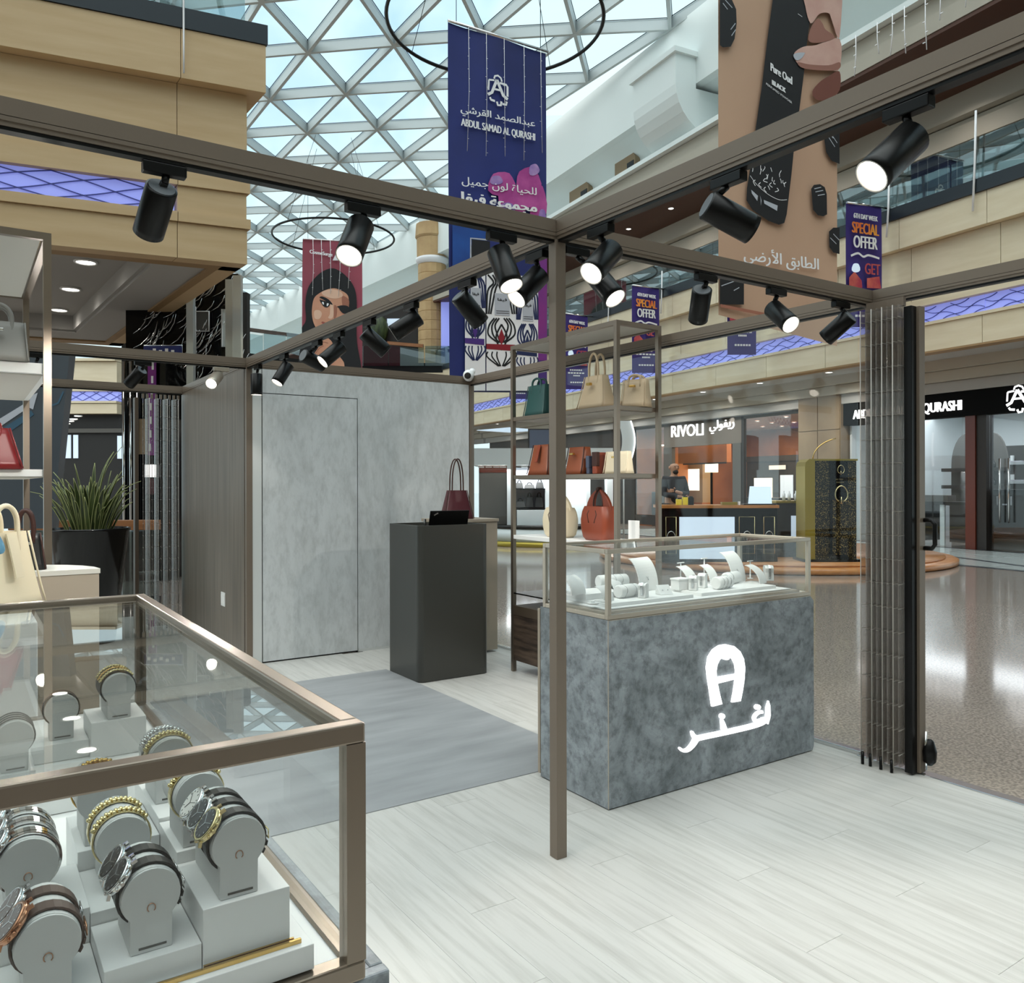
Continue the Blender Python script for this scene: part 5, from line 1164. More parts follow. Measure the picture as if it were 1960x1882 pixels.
m = MB(); pw_.poly(m, w_([(302, 995), (335, 985), (400, 1015), (448, 1068), (440, 1078), (390, 1045), (330, 1012)]), 0.066, True); pw_.poly(m, w_([(500, 1100), (560, 1085), (630, 1100), (630, 1160), (580, 1180), (540, 1150), (520, 1115)]), 0.066, True)
pw_.poly(m, w_([(305, 1025), (340, 1030), (420, 1055), (410, 1095), (375, 1108), (340, 1085)]), 0.066, True); m.build('brow_and_eye', M['print_black'], t)
m = MB(); pw_.poly(m, w_([(330, 1050), (350, 1050), (352, 1076), (340, 1072)]), 0.07, True); pw_.poly(m, w_([(388, 1062), (408, 1068), (396, 1092), (384, 1092)]), 0.07, True); m.build('eye_white', M['print_white'], t)
m = MB(); pw_.poly(m, w_([(280, 1520), (330, 1450), (400, 1455), (450, 1510), (440, 1560), (560, 1700), (585, 1780), (600, 2050), (440, 2050), (430, 1780), (300, 1650), (240, 1640), (290, 1560)]), 0.06, True); m.build('hand_print', M['skin'], t)
m = MB(); pw_.line(m, w_([(300, 1530), (340, 1500), (400, 1510)]), 1.2, 0.065); pw_.line(m, w_([(250, 1640), (300, 1570), (350, 1540)]), 1.2, 0.065); m.build('finger_lines', M['skin_dark'], t)
strings('thin white light string hanging before the red poster', (599, 615, 632, 650, 668), 458, 560, pw_, 0.1)
# ---- tan banner
pt = Plane(1490, 13.3); t = thing('banner', 'tall tan banner with a large black perfume bottle and pink hand', 'banner', (0, 0, 0))
cloth(pt, (1378, -330), (1605, -240), (1378, 602), (1605, 662), 0.015).build('cloth', M['tan_cloth'], t); hang(t, pt, (1377, -331), (1606, -241), 3.5)
k_ = 874 / 260.0
q_ = lambda pts: [(1360 + x / k_, y / k_) for x, y in pts]
m = MB(); pt.poly(m, q_([(430, -320), (640, -260), (640, 130), (620, 280), (600, 480), (560, 800), (540, 930), (520, 1130), (490, 1380), (475, 1435), (440, 1446), (370, 1420), (270, 1350), (232, 1290), (235, 1210), (262, 1040), (290, 830), (330, 560), (365, 260), (400, 0)]), 0.02); m.build('bottle_print', M['print_black'], t)
m = MB(); pt.poly(m, q_([(600, -120), (610, 40), (645, 150), (700, 90), (760, 85), (780, 130), (830, 240), (830, -200)]), 0.03, True); pt.poly(m, q_([(540, 340), (600, 300), (680, 290), (830, 250), (830, 440), (760, 450), (640, 440), (590, 430), (550, 395)]), 0.03, True); m.build('hand_print', M['hand_pink'], t)
m = MB(); pt.poly(m, q_([(650, 170), (690, 120), (720, 150), (740, 190), (800, 240), (700, 275), (630, 260)]), 0.034, True); pt.poly(m, q_([(560, 400), (640, 415), (760, 420), (830, 400), (830, 440), (760, 455), (600, 440)]), 0.034, True); m.build('hand_shade', M['hand_deep'], t)
m = MB(); pt.poly(m, q_([(535, 350), (560, 340), (600, 338), (606, 345), (585, 375), (555, 388), (538, 372)]), 0.038, True); m.build('nail', M['print_grey'], t)
m = MB(); pt.poly(m, q_([(655, 590), (700, 530), (760, 490), (830, 460), (830, 580), (760, 640), (680, 640)]), 0.025, True); m.build('shadow_petal', M['petal_brown'], t)
m = MB(); pt.text(m, 'Pure Oud', q_([(388, 455)])[0], q_([(524, 545)])[0], 120, 0.03, 0.008); m.build('bottle_text', M['print_white'], t); m = MB(); pt.text(m, 'BLACK', q_([(398, 545)])[0], q_([(482, 598)])[0], 153, 0.03, 0.012); m.build('bottle_text', M['print_white'], t); m = MB(); pt.text(m, 'PERFUMED POWDER', q_([(358, 545)])[0], q_([(524, 668)])[0], 158, 0.03, 0.0); m.build('bottle_text', M['print_white'], t); m = MB()
for (x, y) in ((562, 88),): pt.line(m, q_([(x, y), (x + 28, y + 20)]), 0.8, 0.03, False)
m.build('bottle_text', M['print_white'], t)
random.seed(9); m = MB()
for q in range(46):
    x, y = random.uniform(270, 490), random.uniform(1040, 1260)
    if y < 1040 + abs(x - 300) * 0.35 or y > 1150 + (x - 262) * 0.6: continue
    pt.line(m, q_([(x, y), (x + random.uniform(-14, 14), y + random.uniform(8, 24)), (x + random.uniform(-16, 16), y + random.uniform(24, 38))]), 1.5, 0.026)
pt.line(m, q_([(255, 1130), (300, 1190), (370, 1250), (440, 1285), (492, 1285)]), 1.0, 0.026); m.build('ornament', M['print_white'], t)
m = MB()
for (a, b_) in (((262, 1235), (305, 1282)), ((318, 1270), (328, 1312)), ((342, 1300), (432, 1345))): pt.poly(m, q_([(a[0], a[1] - 14), (b_[0], b_[1] - 22), (b_[0] - 4, b_[1] + 12), (a[0] + 4, a[1] + 10)]), 0.026)
m.build('label_bars', M['print_grey'], t)
for lab, pts, lines in (('capsule', [(648, 1215), (665, 1190), (705, 1185), (735, 1205), (748, 1250), (750, 1380), (725, 1392), (690, 1385), (660, 1350)], [((668, 1215), (712, 1205)), ((675, 1235), (725, 1225)), ((690, 1258), (735, 1250))]),
                        ('capsule', [(735, 840), (830, 830), (830, 1055), (780, 1035), (745, 980), (733, 900)], [((752, 870), (800, 945)), ((775, 860), (815, 920)), ((760, 850), (790, 890))]),
                        ('capsule', [(762, 1490), (790, 1465), (830, 1465), (830, 1635), (790, 1625), (765, 1590)], [((770, 1530), (810, 1570)), ((790, 1505), (828, 1545))]),
                        ('capsule', [(60, -40), (130, -20), (165, 60), (168, 150), (155, 250), (130, 300), (80, 305), (60, 290)], [((80, 20), (110, 60)), ((95, 0), (140, 50)), ((130, 190), (160, 150)), ((135, 230), (162, 190))]),
                        ('capsule', [(60, 1760), (215, 1800), (215, 1960), (60, 1960)], [((70, 1840), (180, 1800)), ((150, 1870), (185, 1850))])):
    m = MB(); pt.poly(m, q_(pts), 0.022); o = m.build(lab, M['print_black'], t); m = MB()
    for l in lines: pt.line(m, q_(l), 1.6, 0.026, False)
    m.build('stripe', M['print_grey'], o)
m = MB(); pt.text(m, arabic('الطابق الأرضى'), (1424, 505), (1567, 524), 470, 0.03, 0.006); m.build('lettering', M['print_white'], t)
m = MB(); pt.poly(m, [(1379, 582), (1470, 600), (1470, 606), (1379, 588)], 0.024); m.build('fold_line', M['skin_dark'], t)
for q, (px, y1) in enumerate(((1640, 146), (1681, 106), (1710, 106), (1733, 105), (1773, 98), (1802, 40), (1853, 14))):
    mm_ = m_at(px, 15.5); z1 = z_at(px, y1, 15.5); random.seed(q); e = MB(); P = [mw(mm_, 15.5, z_) for z_ in (11.74, (11.74 + z1) / 2, z1)]; P[2] += MD * random.uniform(-0.06, 0.06)
    e.tube(P, 0.011, 4); z_ = 11.5
    while z_ > z1 + 0.1: e.tube([mw(mm_, 15.5, z_), mw(mm_, 15.5, z_) + MD * random.choice((-1, 1)) * 0.06], 0.012, 4); z_ -= random.uniform(0.2, 0.4)
    tag(e.build('light_string', M['print_white']), 'white light string hanging before the upper gallery at the right, %s from the left' % ORD[q], 'light string', 'icicle light strings')
# ---- special offer flags along the balcony
NF = 15.9 - 0.9
def flag(label, x0, x1, y0, y1, far=False):
    cx = (x0 + x1) / 2; d = NF / (sin(AM) + cos(AM) * (cx - PCX) / FPX); P = Plane(cx, d, ND); k = (x1 - x0) / 68.0; hgt = y1 - y0
    t = thing('offer_flag', label, 'flag', (0, 0, 0), 0, 'purple special offer flags on the right balcony')
    sl = 0.13
    Y = lambda f, x: y0 + f * hgt + (x - x0) * sl * (1 - f * 1.0)
    cloth(P, (x0, y0), (x1, y0 + (x1 - x0) * sl), (x0, y1), (x1, y1), 0.02).build('cloth', M['purple_cloth'], t)
    a, b_ = P.at(x0 - 1, y0, -0.04), P.at(x1 + 1, y0 + (x1 - x0) * sl, -0.04); MB().cyl(a, b_, 0.025, 8).build('rod', M['steel'], t)
    MB().cyl(a.lerp(b_, 0.9), a.lerp(b_, 0.9) + ND * 0.62, 0.02, 6).build('bracket', M['black'], t)
    X = lambda f: x0 + (x1 - x0) * f
    m = MB(); P.text(m, 'OFFER', (X(0.18), Y(0.355, X(0.18))), (X(0.84), Y(0.36, X(0.84))), Y(0.255, X(0.18)), 0.03, 0.014); m.build('offer_text', M['print_white'], t); m = MB()
    P.text(m, '6TH DAY WEEK', (X(0.18), Y(0.115, X(0.18))), (X(0.85), Y(0.125, X(0.85))), Y(0.075, X(0.18)), 0.03, 0.008); m.build('header_text', M['print_white'], t); m = MB()
    P.line(m, [(X(0.1), Y(0.425, X(0.1))), (X(0.3), Y(0.40, X(0.3))), (X(0.45), Y(0.425, X(0.45))), (X(0.6), Y(0.41, X(0.6))), (X(0.9), Y(0.43, X(0.9)))], 4 * k, 0.03); m.build('skyline_print', M['print_white'], t)
    for q, (f0, f1, fy) in enumerate(((0.2, 0.75, 0.735), (0.12, 0.85, 0.775), (0.35, 0.65, 0.81), (0.22, 0.8, 0.90))):
        n = 6; m = MB()
        for j in range(n): a_ = f0 + (f1 - f0) * j / n; P.poly(m, [(X(a_), Y(fy, X(a_))), (X(a_ + (f1 - f0) / n * 0.75), Y(fy, X(a_))), (X(a_ + (f1 - f0) / n * 0.75), Y(fy + 0.018, X(a_))), (X(a_), Y(fy + 0.018, X(a_)))], 0.03)
        m.build('small_print', M['print_white'], t)
    m = MB(); P.text(m, 'SPECIAL', (X(0.14), Y(0.235, X(0.14))), (X(0.88), Y(0.245, X(0.88))), Y(0.145, X(0.14)), 0.03, 0.014); m.build('orange_print', M['orange'], t)
    m = MB(); P.poly(m, [(X(0.05), Y(0.60, X(0.05))), (X(0.2), Y(0.55, X(0.2))), (X(0.4), Y(0.62, X(0.4))), (X(0.42), Y(0.68, X(0.42))), (X(0.05), Y(0.68, X(0.05)))], 0.028); m.build('coral_print', M['coral'], t); m = MB(); P.poly(m, [(X(0.55), Y(0.60, X(0.55))), (X(0.9), Y(0.58, X(0.9))), (X(0.95), Y(0.68, X(0.95))), (X(0.55), Y(0.68, X(0.55)))], 0.028); m.build('coral_print', M['coral'], t); m = MB()
    P.text(m, 'GET', (X(0.5), Y(0.565, X(0.5))), (X(0.92), Y(0.57, X(0.92))), Y(0.475, X(0.5)), 0.03, 0.01); m.build('coral_print', M['coral'], t)
    m = MB(); P.poly(m, blob(X(0.24), Y(0.52, X(0.24)), 8 * k, 10 * k), 0.029); m.build('badge_print', M['screen'], t)
flag('purple special offer flag at the far right beside the tan banner', 1622, 1690, 388, 626)
flag('purple special offer flag hanging behind the tan banner, only its foot showing', 1394, 1449, 474, 679)
flag('purple special offer flag above the right corner of the bag rack', 1211, 1263, 546, 714)
flag('purple special offer flag right behind the centre post', 1082, 1126, 600, 745)
flag('smallest purple offer flag far behind the left of the bag rack', 976, 1014, 640, 764)
# ================================================================== stone counter with logo, right
X0, X1, Y0, Y1, ZC = 2.387, 3.85, 2.78, 3.292, 0.845
ct = thing('display_counter', 'grey stone counter with white horseshoe logo under the jewellery case', 'counter', ((X0 + X1) / 2, (Y0 + Y1) / 2, 0))
ox, oy = ct.location.x, ct.location.y
m = MB(); c = 0.03
P = [(X0 - ox, Y0 - oy, 0.006), (X1 - ox - 0.012, Y0 - oy, 0.006), (X1 - ox, Y0 - oy, 0.03), (X1 - ox, Y0 - oy, ZC - c), (X1 - ox - c, Y0 - oy, ZC), (X0 - ox, Y0 - oy, ZC)]
m.prism(P, (0, 0.02, 0)); m.build('front_slab', M['stone'], ct)
MB().box(X0 - ox, X0 - ox + 0.02, Y0 - oy + 0.021, Y1 - oy - 0.0, 0.006, ZC).build('side_slab', M['stone'], ct)
MB().box(X1 - ox - 0.02, X1 - ox, Y0 - oy + 0.021, Y1 - oy, 0.006, ZC - 0.03).build('side_slab', M['stone'], ct)
MB().box(X0 - ox + 0.02, X1 - ox - 0.02, Y0 - oy + 0.02, Y1 - oy - 0.01, 0.006, ZC - 0.002).build('carcass', M['bronze_dark'], ct)
MB().box(X0 - ox - 0.004, X0 - ox + 0.05, Y1 - oy + 0.001, Y1 - oy + 0.018, 0.02, ZC - 0.01).build('back_strip', M['taupe'], ct)
def fpt(u, v): return Yp(1020 + u / 3.245, 960 + v / 3.245, Y0) - Vector((ox, oy, 0))
def fpoly(mb, pts, th=0.012):
    mb.prism([fpt(*q) + Vector((0, -th, 0)) for q in pts], (0, th, 0))
def fstroke(mb, pts, wpx, th=0.012, n=5, sm=True):
    S = spline([(a, b_, 0) for a, b_ in pts], n) if sm else [Vector((a, b_, 0)) for a, b_ in pts]
    Lp, Rp = [], []
    for i, p_ in enumerate(S):
        t = (S[min(i + 1, len(S) - 1)] - S[max(i - 1, 0)]).normalized(); nx, ny = -t.y, t.x
        wv = wpx if not isinstance(wpx, (list, tuple)) else wpx[0] + (wpx[1] - wpx[0]) * i / (len(S) - 1)
        Lp.append((p_.x + nx * wv / 2, p_.y + ny * wv / 2)); Rp.append((p_.x - nx * wv / 2, p_.y - ny * wv / 2))
    fpoly(mb, Lp + Rp[::-1], th)
m = MB()
outer = [(1105, 1272), (1092, 1180), (1078, 1090), (1072, 1030), (1082, 965), (1110, 920), (1150, 893), (1192, 886), (1240, 897), (1278, 930), (1300, 975), (1308, 1030), (1303, 1110), (1292, 1180), (1280, 1238)]
inner = [(1228, 1246), (1240, 1180), (1250, 1110), (1254, 1050), (1248, 1010), (1232, 978), (1214, 964), (1207, 980), (1192, 984), (1177, 980), (1172, 966), (1152, 980), (1136, 1012), (1130, 1050), (1132, 1100), (1148, 1180), (1166, 1256)]
fpoly(m, outer + inner)
fpoly(m, [(1122, 1092), (1256, 1069), (1256, 1100), (1126, 1132)])
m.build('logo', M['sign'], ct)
m = MB()
fpoly(m, [(1455, 1236), (1464, 1270), (1466, 1330), (1452, 1382), (1440, 1340), (1442, 1280)])
fpoly(m, [(1388 + 18 * cos(a * pi / 5), 1276 + 17 * sin(a * pi / 5)) for a in range(10)])
fstroke(m, [(1420, 1305), (1390, 1312), (1368, 1338), (1378, 1362), (1425, 1352)], 18)
fstroke(m, [(1428, 1340), (1424, 1366), (1360, 1392), (1200, 1430), (1040, 1464), (1006, 1474)], 30)
fstroke(m, [(1180, 1412), (1172, 1375), (1166, 1352)], [34, 10])
fpoly(m, [(1168 + 16 * cos(a * pi / 5), 1332 + 17 * sin(a * pi / 5)) for a in range(10)])
fstroke(m, [(1010, 1472), (990, 1450), (980, 1425)], [34, 10])
fstroke(m, [(1004, 1478), (985, 1510), (955, 1540), (925, 1546), (903, 1528)], [34, 12])
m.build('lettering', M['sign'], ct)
MB().box(X0 - ox - 0.001, X0 - ox + 0.002, Y0 - oy - 0.001, Y0 - oy + 0.002, 0.006, ZC - 0.001).build('edge_glint', M['champagne'], ct)  # light along the stone chamfers, put in as pale metal strips
MB().box(X0 - ox, X1 - ox - c, Y0 - oy - 0.001, Y0 - oy + 0.002, ZC - 0.0025, ZC + 0.0008).build('edge_glint', M['champagne'], ct)

# ------------------------------------------------------------------ glass cases
def glass_case(name, label, x0, x1, y0, y1, z0, z1, bt, mframe, back_open=False):
    cx0, cy0 = (x0 + x1) / 2, (y0 + y1) / 2
    t = thing(name, label, 'showcase', (cx0, cy0, z0))
    hx, hy, H = (x1 - x0) / 2, (y1 - y0) / 2, z1 - z0
    for sx in (-1, 1):
        for sy in (-1, 1):
            MB().box(sx * hx - (bt if sx > 0 else 0), sx * hx + (0 if sx > 0 else bt), sy * hy - (bt if sy > 0 else 0), sy * hy + (0 if sy > 0 else bt), bt, H - bt).build('corner_post', mframe, t)
    for z in (0, H - bt):
        for sy in (-1, 1): MB().box(-hx, hx, sy * hy - (bt if sy > 0 else 0), sy * hy + (0 if sy > 0 else bt), z, z + bt).build('rail', mframe, t, bev=bt * 0.12)
        for sx in (-1, 1): MB().box(sx * hx - (bt if sx > 0 else 0), sx * hx + (0 if sx > 0 else bt), -hy + bt, hy - bt, z, z + bt).build('rail', mframe, t, bev=bt * 0.12)
    g = 0.003
    MB().box(-hx + bt, hx - bt, -hy + bt, hy - bt, H - bt * 0.5 - g, H - bt * 0.5 + g).build('top_pane', M['glass_top'], t)
    for sy in (-1, 1): MB().box(-hx + bt, hx - bt, sy * (hy - bt / 2) - g, sy * (hy - bt / 2) + g, bt, H - bt).build('pane', M['glass_side'], t)
    for sx in (-1, 1): MB().box(sx * (hx - bt / 2) - g, sx * (hx - bt / 2) + g, -hy + bt, hy - bt, bt, H - bt).build('pane', M['glass_side'], t)
    MB().box(-hx + bt, hx - bt, -hy + bt, hy - bt, 0.001, bt * 0.8).build('case_floor', M['white'], t)
    return t
glass_case('jewellery_case', 'glass case of white jewellery displays on the grey stone counter', X0, 3.828, Y0 + 0.002, 3.272, ZC + 0.001, 1.16, 0.02, M['champagne'])
SX0, SX1, SY0, SY1 = -0.16, 0.411, 0.931, 2.378
wc = glass_case('watch_case', 'large bronze framed glass case full of watches in the foreground', SX0, SX1, SY0, SY1, 0.846, 1.16, 0.0245, M['bronze_case'])
m = MB(); m.box(SX0 - 0.03, SX1 + 0.034, SY0 + 0.004, SY1 + 0.03, 0.01, 0.845)
t = thing('stone_plinth', 'dark stone plinth carrying the glass watch case', 'plinth', ((SX0 + SX1) / 2, (SY0 + SY1) / 2, 0))
for (a0, a1, b0, b1) in ((-0.316, 0.3195, -0.7195, -0.7), (0.3, 0.3195, -0.7, 0.73), (-0.316, -0.297, -0.7, 0.73), (-0.297, 0.3, 0.711, 0.73)):
    MB().box(a0, a1, b0, b1, 0.01, 0.845).build('slab', M['stone'], t, bev=0.003)
MB().box(-0.297, 0.3, -0.7, 0.711, 0.01, 0.844).build('core', M['stone'], t)

# ------------------------------------------------------------------ podium, laptop, taupe cabinet
px0, px1, py0, py1 = 2.775, 3.378, 5.332, 5.862
pd = thing('podium', 'tall graphite grey podium with rounded corners standing on the mat edge', 'podium', ((px0 + px1) / 2, (py0 + py1) / 2, 0))
def rrect(hx, hy, r, n=6):
    P = []
    for (sx, sy, a0) in ((1, 1, 0), (-1, 1, 90), (-1, -1, 180), (1, -1, 270)):
        for k in range(n + 1):
            a = radians(a0 + 90 * k / n); P.append((sx * (hx - r) + r * cos(a), sy * (hy - r) + r * sin(a)))
    return P
hx, hy = (px1 - px0) / 2, (py1 - py0) / 2
O = rrect(hx, hy, 0.05); I = rrect(hx - 0.022, hy - 0.022, 0.03); n = len(O); m = MB()
V = [(x, y, 0.004) for x, y in O] + [(x, y, 1.15) for x, y in O] + [(x, y, 1.15) for x, y in I] + [(x, y, 1.09) for x, y in I]
F = []
for k in range(n):
    j = (k + 1) % n
    F += [(k, j, n + j, n + k), (n + k, n + j, 2 * n + j, 2 * n + k), (2 * n + k, 2 * n + j, 3 * n + j, 3 * n + k)]
m.add(V, F, False); m.add([(x, y, 1.09) for x, y in I], [tuple(range(n))]); m.build('shell', M['podium'], pd)
MB().box(-hx + 0.02, hx - 0.02, -hy + 0.02, hy - 0.02, 0.004, 0.05).build('base', M['black'], pd)
la, lb = Yp(823, 1003, 5.45), Yp(898, 1001, 5.45)
lp = thing('laptop', 'black open laptop seen from behind on the graphite podium', 'laptop', ((la.x + lb.x) / 2, 5.50, 1.091), radians(-3))
MB().box(-0.165, 0.165, -0.02, 0.21, 0, 0.018).build('keyboard_base', M['black'], lp, bev=0.003)
m = MB(); m.frame((-0.165, -0.02, 0.018), (1, 0, 0), Vector((0, 1, 0.3)).normalized(), Vector((0, -0.30, 1)).normalized(), 0.33, 0.008, 0.15); o = m.build('screen_lid', M['black'], lp, bev=0.002)
m = MB(); m.frame((-0.135, -0.062, 0.125), (1, 0, 0.45), (0, 1, 0), (-0.3, 0, 1), 0.035, 0.003, 0.008); m.build('badge', M['steel'], o)
MB().box(-0.185, -0.172, 0.0, 0.02, 0.0, 0.10).build('hinge_stop', M['steel'], lp)
tb = thing('taupe_cabinet', 'taupe cabinet half hidden behind the graphite podium', 'cabinet', (3.62, 6.2, 0))
MB().box(-0.25, 0.26, -0.215, 0.2, 0.02, 1.13).build('body', M['taupe'], tb, bev=0.003)
MB().box(-0.262, 0.27, -0.225, 0.21, 1.131, 1.156).build('top', M['taupe'], tb, bev=0.002)

# ------------------------------------------------------------------ racks
def rack(label, x0, x1, y0, y1, H, shelves, cabinet=True):
    t = thing('display_rack', label, 'rack', ((x0 + x1) / 2, (y0 + y1) / 2, 0))
    hx, hy = (x1 - x0) / 2, (y1 - y0) / 2; q = 0.03
    for sx in (-1, 1):
        for sy in (-1, 1):
            MB().box(sx * hx - q * (sx > 0), sx * hx + q * (sx < 0), sy * hy - q * (sy > 0), sy * hy + q * (sy < 0), 0.002, H - q).build('post', M['bronze_case'], t)
    for sy in (-1, 1): MB().box(-hx, hx, sy * hy - q * (sy > 0), sy * hy + q * (sy < 0), H - q, H).build('top_rail', M['bronze_case'], t)
    for sx in (-1, 1): MB().box(sx * hx - q * (sx > 0), sx * hx + q * (sx < 0), -hy + q, hy - q, H - q, H).build('top_rail', M['bronze_case'], t)
    MB().box(-hx + q + 0.008, hx - q - 0.008, -hy + q + 0.008, hy - q - 0.008, H - 0.024, H - 0.006).build('top_panel', M['offwhite'], t)
    for z, mm, th in shelves:
        s = MB().box(-hx + 0.004, hx - 0.004, -hy + q, hy - q, z - th, z).build('shelf', M[mm], t, bev=0.002)
        MB().box(-hx + 0.03, hx - 0.03, -hy + q + 0.03, hy - q - 0.03, z - th - 0.004, z - th - 0.0002).build('shelf_underside', M['offwhite'], s)
    if cabinet:
        MB().box(-hx + 0.005, hx - 0.005, -hy + q, hy - q, 0.09, 0.44).build('drawer_unit', M['brown_wood'], t, bev=0.003)
        MB().box(-hx + 0.002, hx - 0.002, -hy + q, hy - q, 0.442, 0.515).build('cabinet_top', M['bronze_dark'], t, bev=0.002)
        MB().box(-hx + 0.005, hx - 0.005, -hy + q, hy - q, 0.604, 0.614).build('glass_shelf', M['black_gloss'], t)
    return t
rack('tall bronze rack of handbags behind the jewellery case', 3.558, 3.96, 4.054, 5.297, 2.527, ((1.972, 'bronze_case', 0.03), (1.522, 'bronze_case', 0.03), (1.06, 'white_satin', 0.03)))
rack('tall bronze rack of bags at the left edge of the view', -0.10, 0.322, 3.937, 5.285, 2.51, ((1.965, 'white_satin', 0.045), (1.518, 'white_satin', 0.03)), False)
# ================================================================== handbags
def handbag(label, loc, rz, wd, dp, h, col, trim=None, top=0.7, hh=0.16, handle='pair', flap=False, clasp=None, group=None, open_top=False, strap=None):
    """body tapering to top*width; wd along local x, dp along local y"""
    t = thing('handbag', label, 'bag', loc, rz, group); trim = trim or col
    wt, dt = wd * top, dp * 0.45
    m = MB(); n = 7; V = []; rows = 7
    for j in range(rows):
        f = j / (rows - 1); hw = (wd + (wt - wd) * f) / 2; hd = (dp + (dt - dp) * f ** 0.8) / 2; r = min(0.025, hd * 0.6)
        V.append([(x, y, h * f) for x, y in rrect(hw, hd, r, 3)])
    k = len(V[0]); flat = [p for q in V for p in q]
    m.add(flat, [(j * k + i, j * k + (i + 1) % k, (j + 1) * k + (i + 1) % k, (j + 1) * k + i) for j in range(rows - 1) for i in range(k)], True)
    m.add(V[0], [tuple(range(k))[::-1]])
    if open_top: m.add([(x * 0.97, y * 0.9, z - 0.03) for x, y, z in V[-1]], [tuple(range(k))])
    else: m.add(V[-1], [tuple(range(k))])
    m.build('body', M[col], t)
    # piped side edges
    for sx in (-1, 1):
        e = MB(); e.tube([(sx * (wd + (wt - wd) * f) / 2 * 0.985, -(dp + (dt - dp) * f ** 0.8) / 2 * 0.98, h * f) for f in (0.02, 0.25, 0.5, 0.75, 1)], 0.0035, 6); e.build('piping', M[trim], t)
    if handle in ('pair', 'tall'):
        for sy in (-1, 1):
            y = sy * dt / 2 * 0.9; a = wt * (0.26 if handle == 'pair' else 0.30)
            pts = [(-a, y - sy * -0.004, h * 0.72), (-a, y, h)] + [(-a * cos(pi * q / 10), y, h + hh * sin(pi * q / 10) ** 0.75) for q in range(1, 10)] + [(a, y, h), (a, y - sy * -0.004, h * 0.72)]
            e = MB(); e.tube(spline(pts, 2), 0.0085 if handle == 'pair' else 0.006, 8); e.build('handle', M[trim], t)
    elif handle == 'shoulder':
        e = MB(); e.strap(spline([(-wt * 0.45, 0, h * 0.95), (-wt * 0.4, 0, h + hh * 0.6), (0, 0, h + hh), (wt * 0.4, 0, h + hh * 0.6), (wt * 0.45, 0, h * 0.95)], 5), (0, 1, 0), 0.03, 0.005); e.build('handle', M[trim], t)
    if flap:
        e = MB(); e.box(-wt * 0.5, wt * 0.5, -dp * 0.5 - 0.004, -dp * 0.5 * 0.6, h * 0.55, h * 0.98); e.build('flap', M[col], t, bev=0.01)
    if strap:
        e = MB(); e.strap([(0, -dt / 2 - 0.012, h * 0.98), (0, -dp * 0.42, h * 0.72), (0, -dp * 0.5 - 0.006, h * 0.42)], (1, 0, 0), wd * 0.13, 0.006); e.build('closing_strap', M[strap], t)
    if clasp:
        MB().box(-0.02, 0.02, -dp * 0.5 - 0.008, -dp * 0.40, h * 0.70, h * 0.78).build('clasp', M[clasp], t, bev=0.002)
    return t
RZ = -pi / 2   # bags on the right rack face the stand (-x)
xr = 3.70
def rackbag(pxc, z, *a, **k):
    q = Xp(pxc, PCY - (z - EYE) / 6 * FPX, xr); return q
S1, S2, S3 = 1.9722, 1.5222, 1.0602
def on_rack(px, z): y = Xp(px, 900, xr).y; return (xr, y, z + 0.001)
handbag('teal structured handbag on the top shelf of the right rack, left end', on_rack(1033, S1), RZ, 0.27, 0.13, 0.24, 'bag_green', top=0.82, hh=0.05)
handbag('sand coloured handbag with two arched handles on the top shelf of the right rack', on_rack(1143, S1), RZ, 0.29, 0.15, 0.235, 'bag_sand', top=0.66, hh=0.155, clasp='gold')
handbag('small sand coloured handbag with buckled top at the right end of the top shelf', (3.83, 4.16, S1 + 0.001), RZ + 0.35, 0.19, 0.13, 0.19, 'bag_sand', top=0.9, hh=0.03, clasp='gold')
handbag('tan leather bag with hanging strap on the middle shelf of the right rack, left end', on_rack(1042, S2), RZ, 0.27, 0.15, 0.23, 'bag_tan', trim='bag_dark', top=0.74, hh=0.0, handle='none', strap='bag_rust')
handbag('tan leather bag with dark gusset on the middle shelf beside the centre post', on_rack(1110, S2), RZ, 0.20, 0.15, 0.195, 'bag_tan', trim='bag_dark', top=0.9, handle='none', clasp='gold', hh=0)
yb = on_rack(1135, S2)
def wallet(label, px, wd, h, col, trim, tilt=0.0):
    q = on_rack(px, S2); t = thing('wallet', label, 'wallet', q, RZ)
    MB().box(-wd / 2, wd / 2, -0.06, 0.06, 0, h).build('body', M[col], t, bev=0.006)
    MB().box(-wd / 2 - 0.002, wd / 2 + 0.002, -0.062, -0.03, h * 0.35, h + 0.002).build('flap', M[trim], t, bev=0.003)
    return t
wallet('slate blue wallet standing on edge on the middle shelf of the right rack', 1137, 0.03, 0.125, 'navy_panel', 'navy_panel')
wallet('dark rust wallet standing between the blue wallet and the cream bag', 1150, 0.045, 0.15, 'bag_rust', 'bag_dark')
handbag('cream boxy shoulder bag on the middle shelf behind the rack post', on_rack(1185, S2), RZ, 0.235, 0.09, 0.15, 'bag_cream', top=0.92, handle='none', clasp='gold', hh=0)

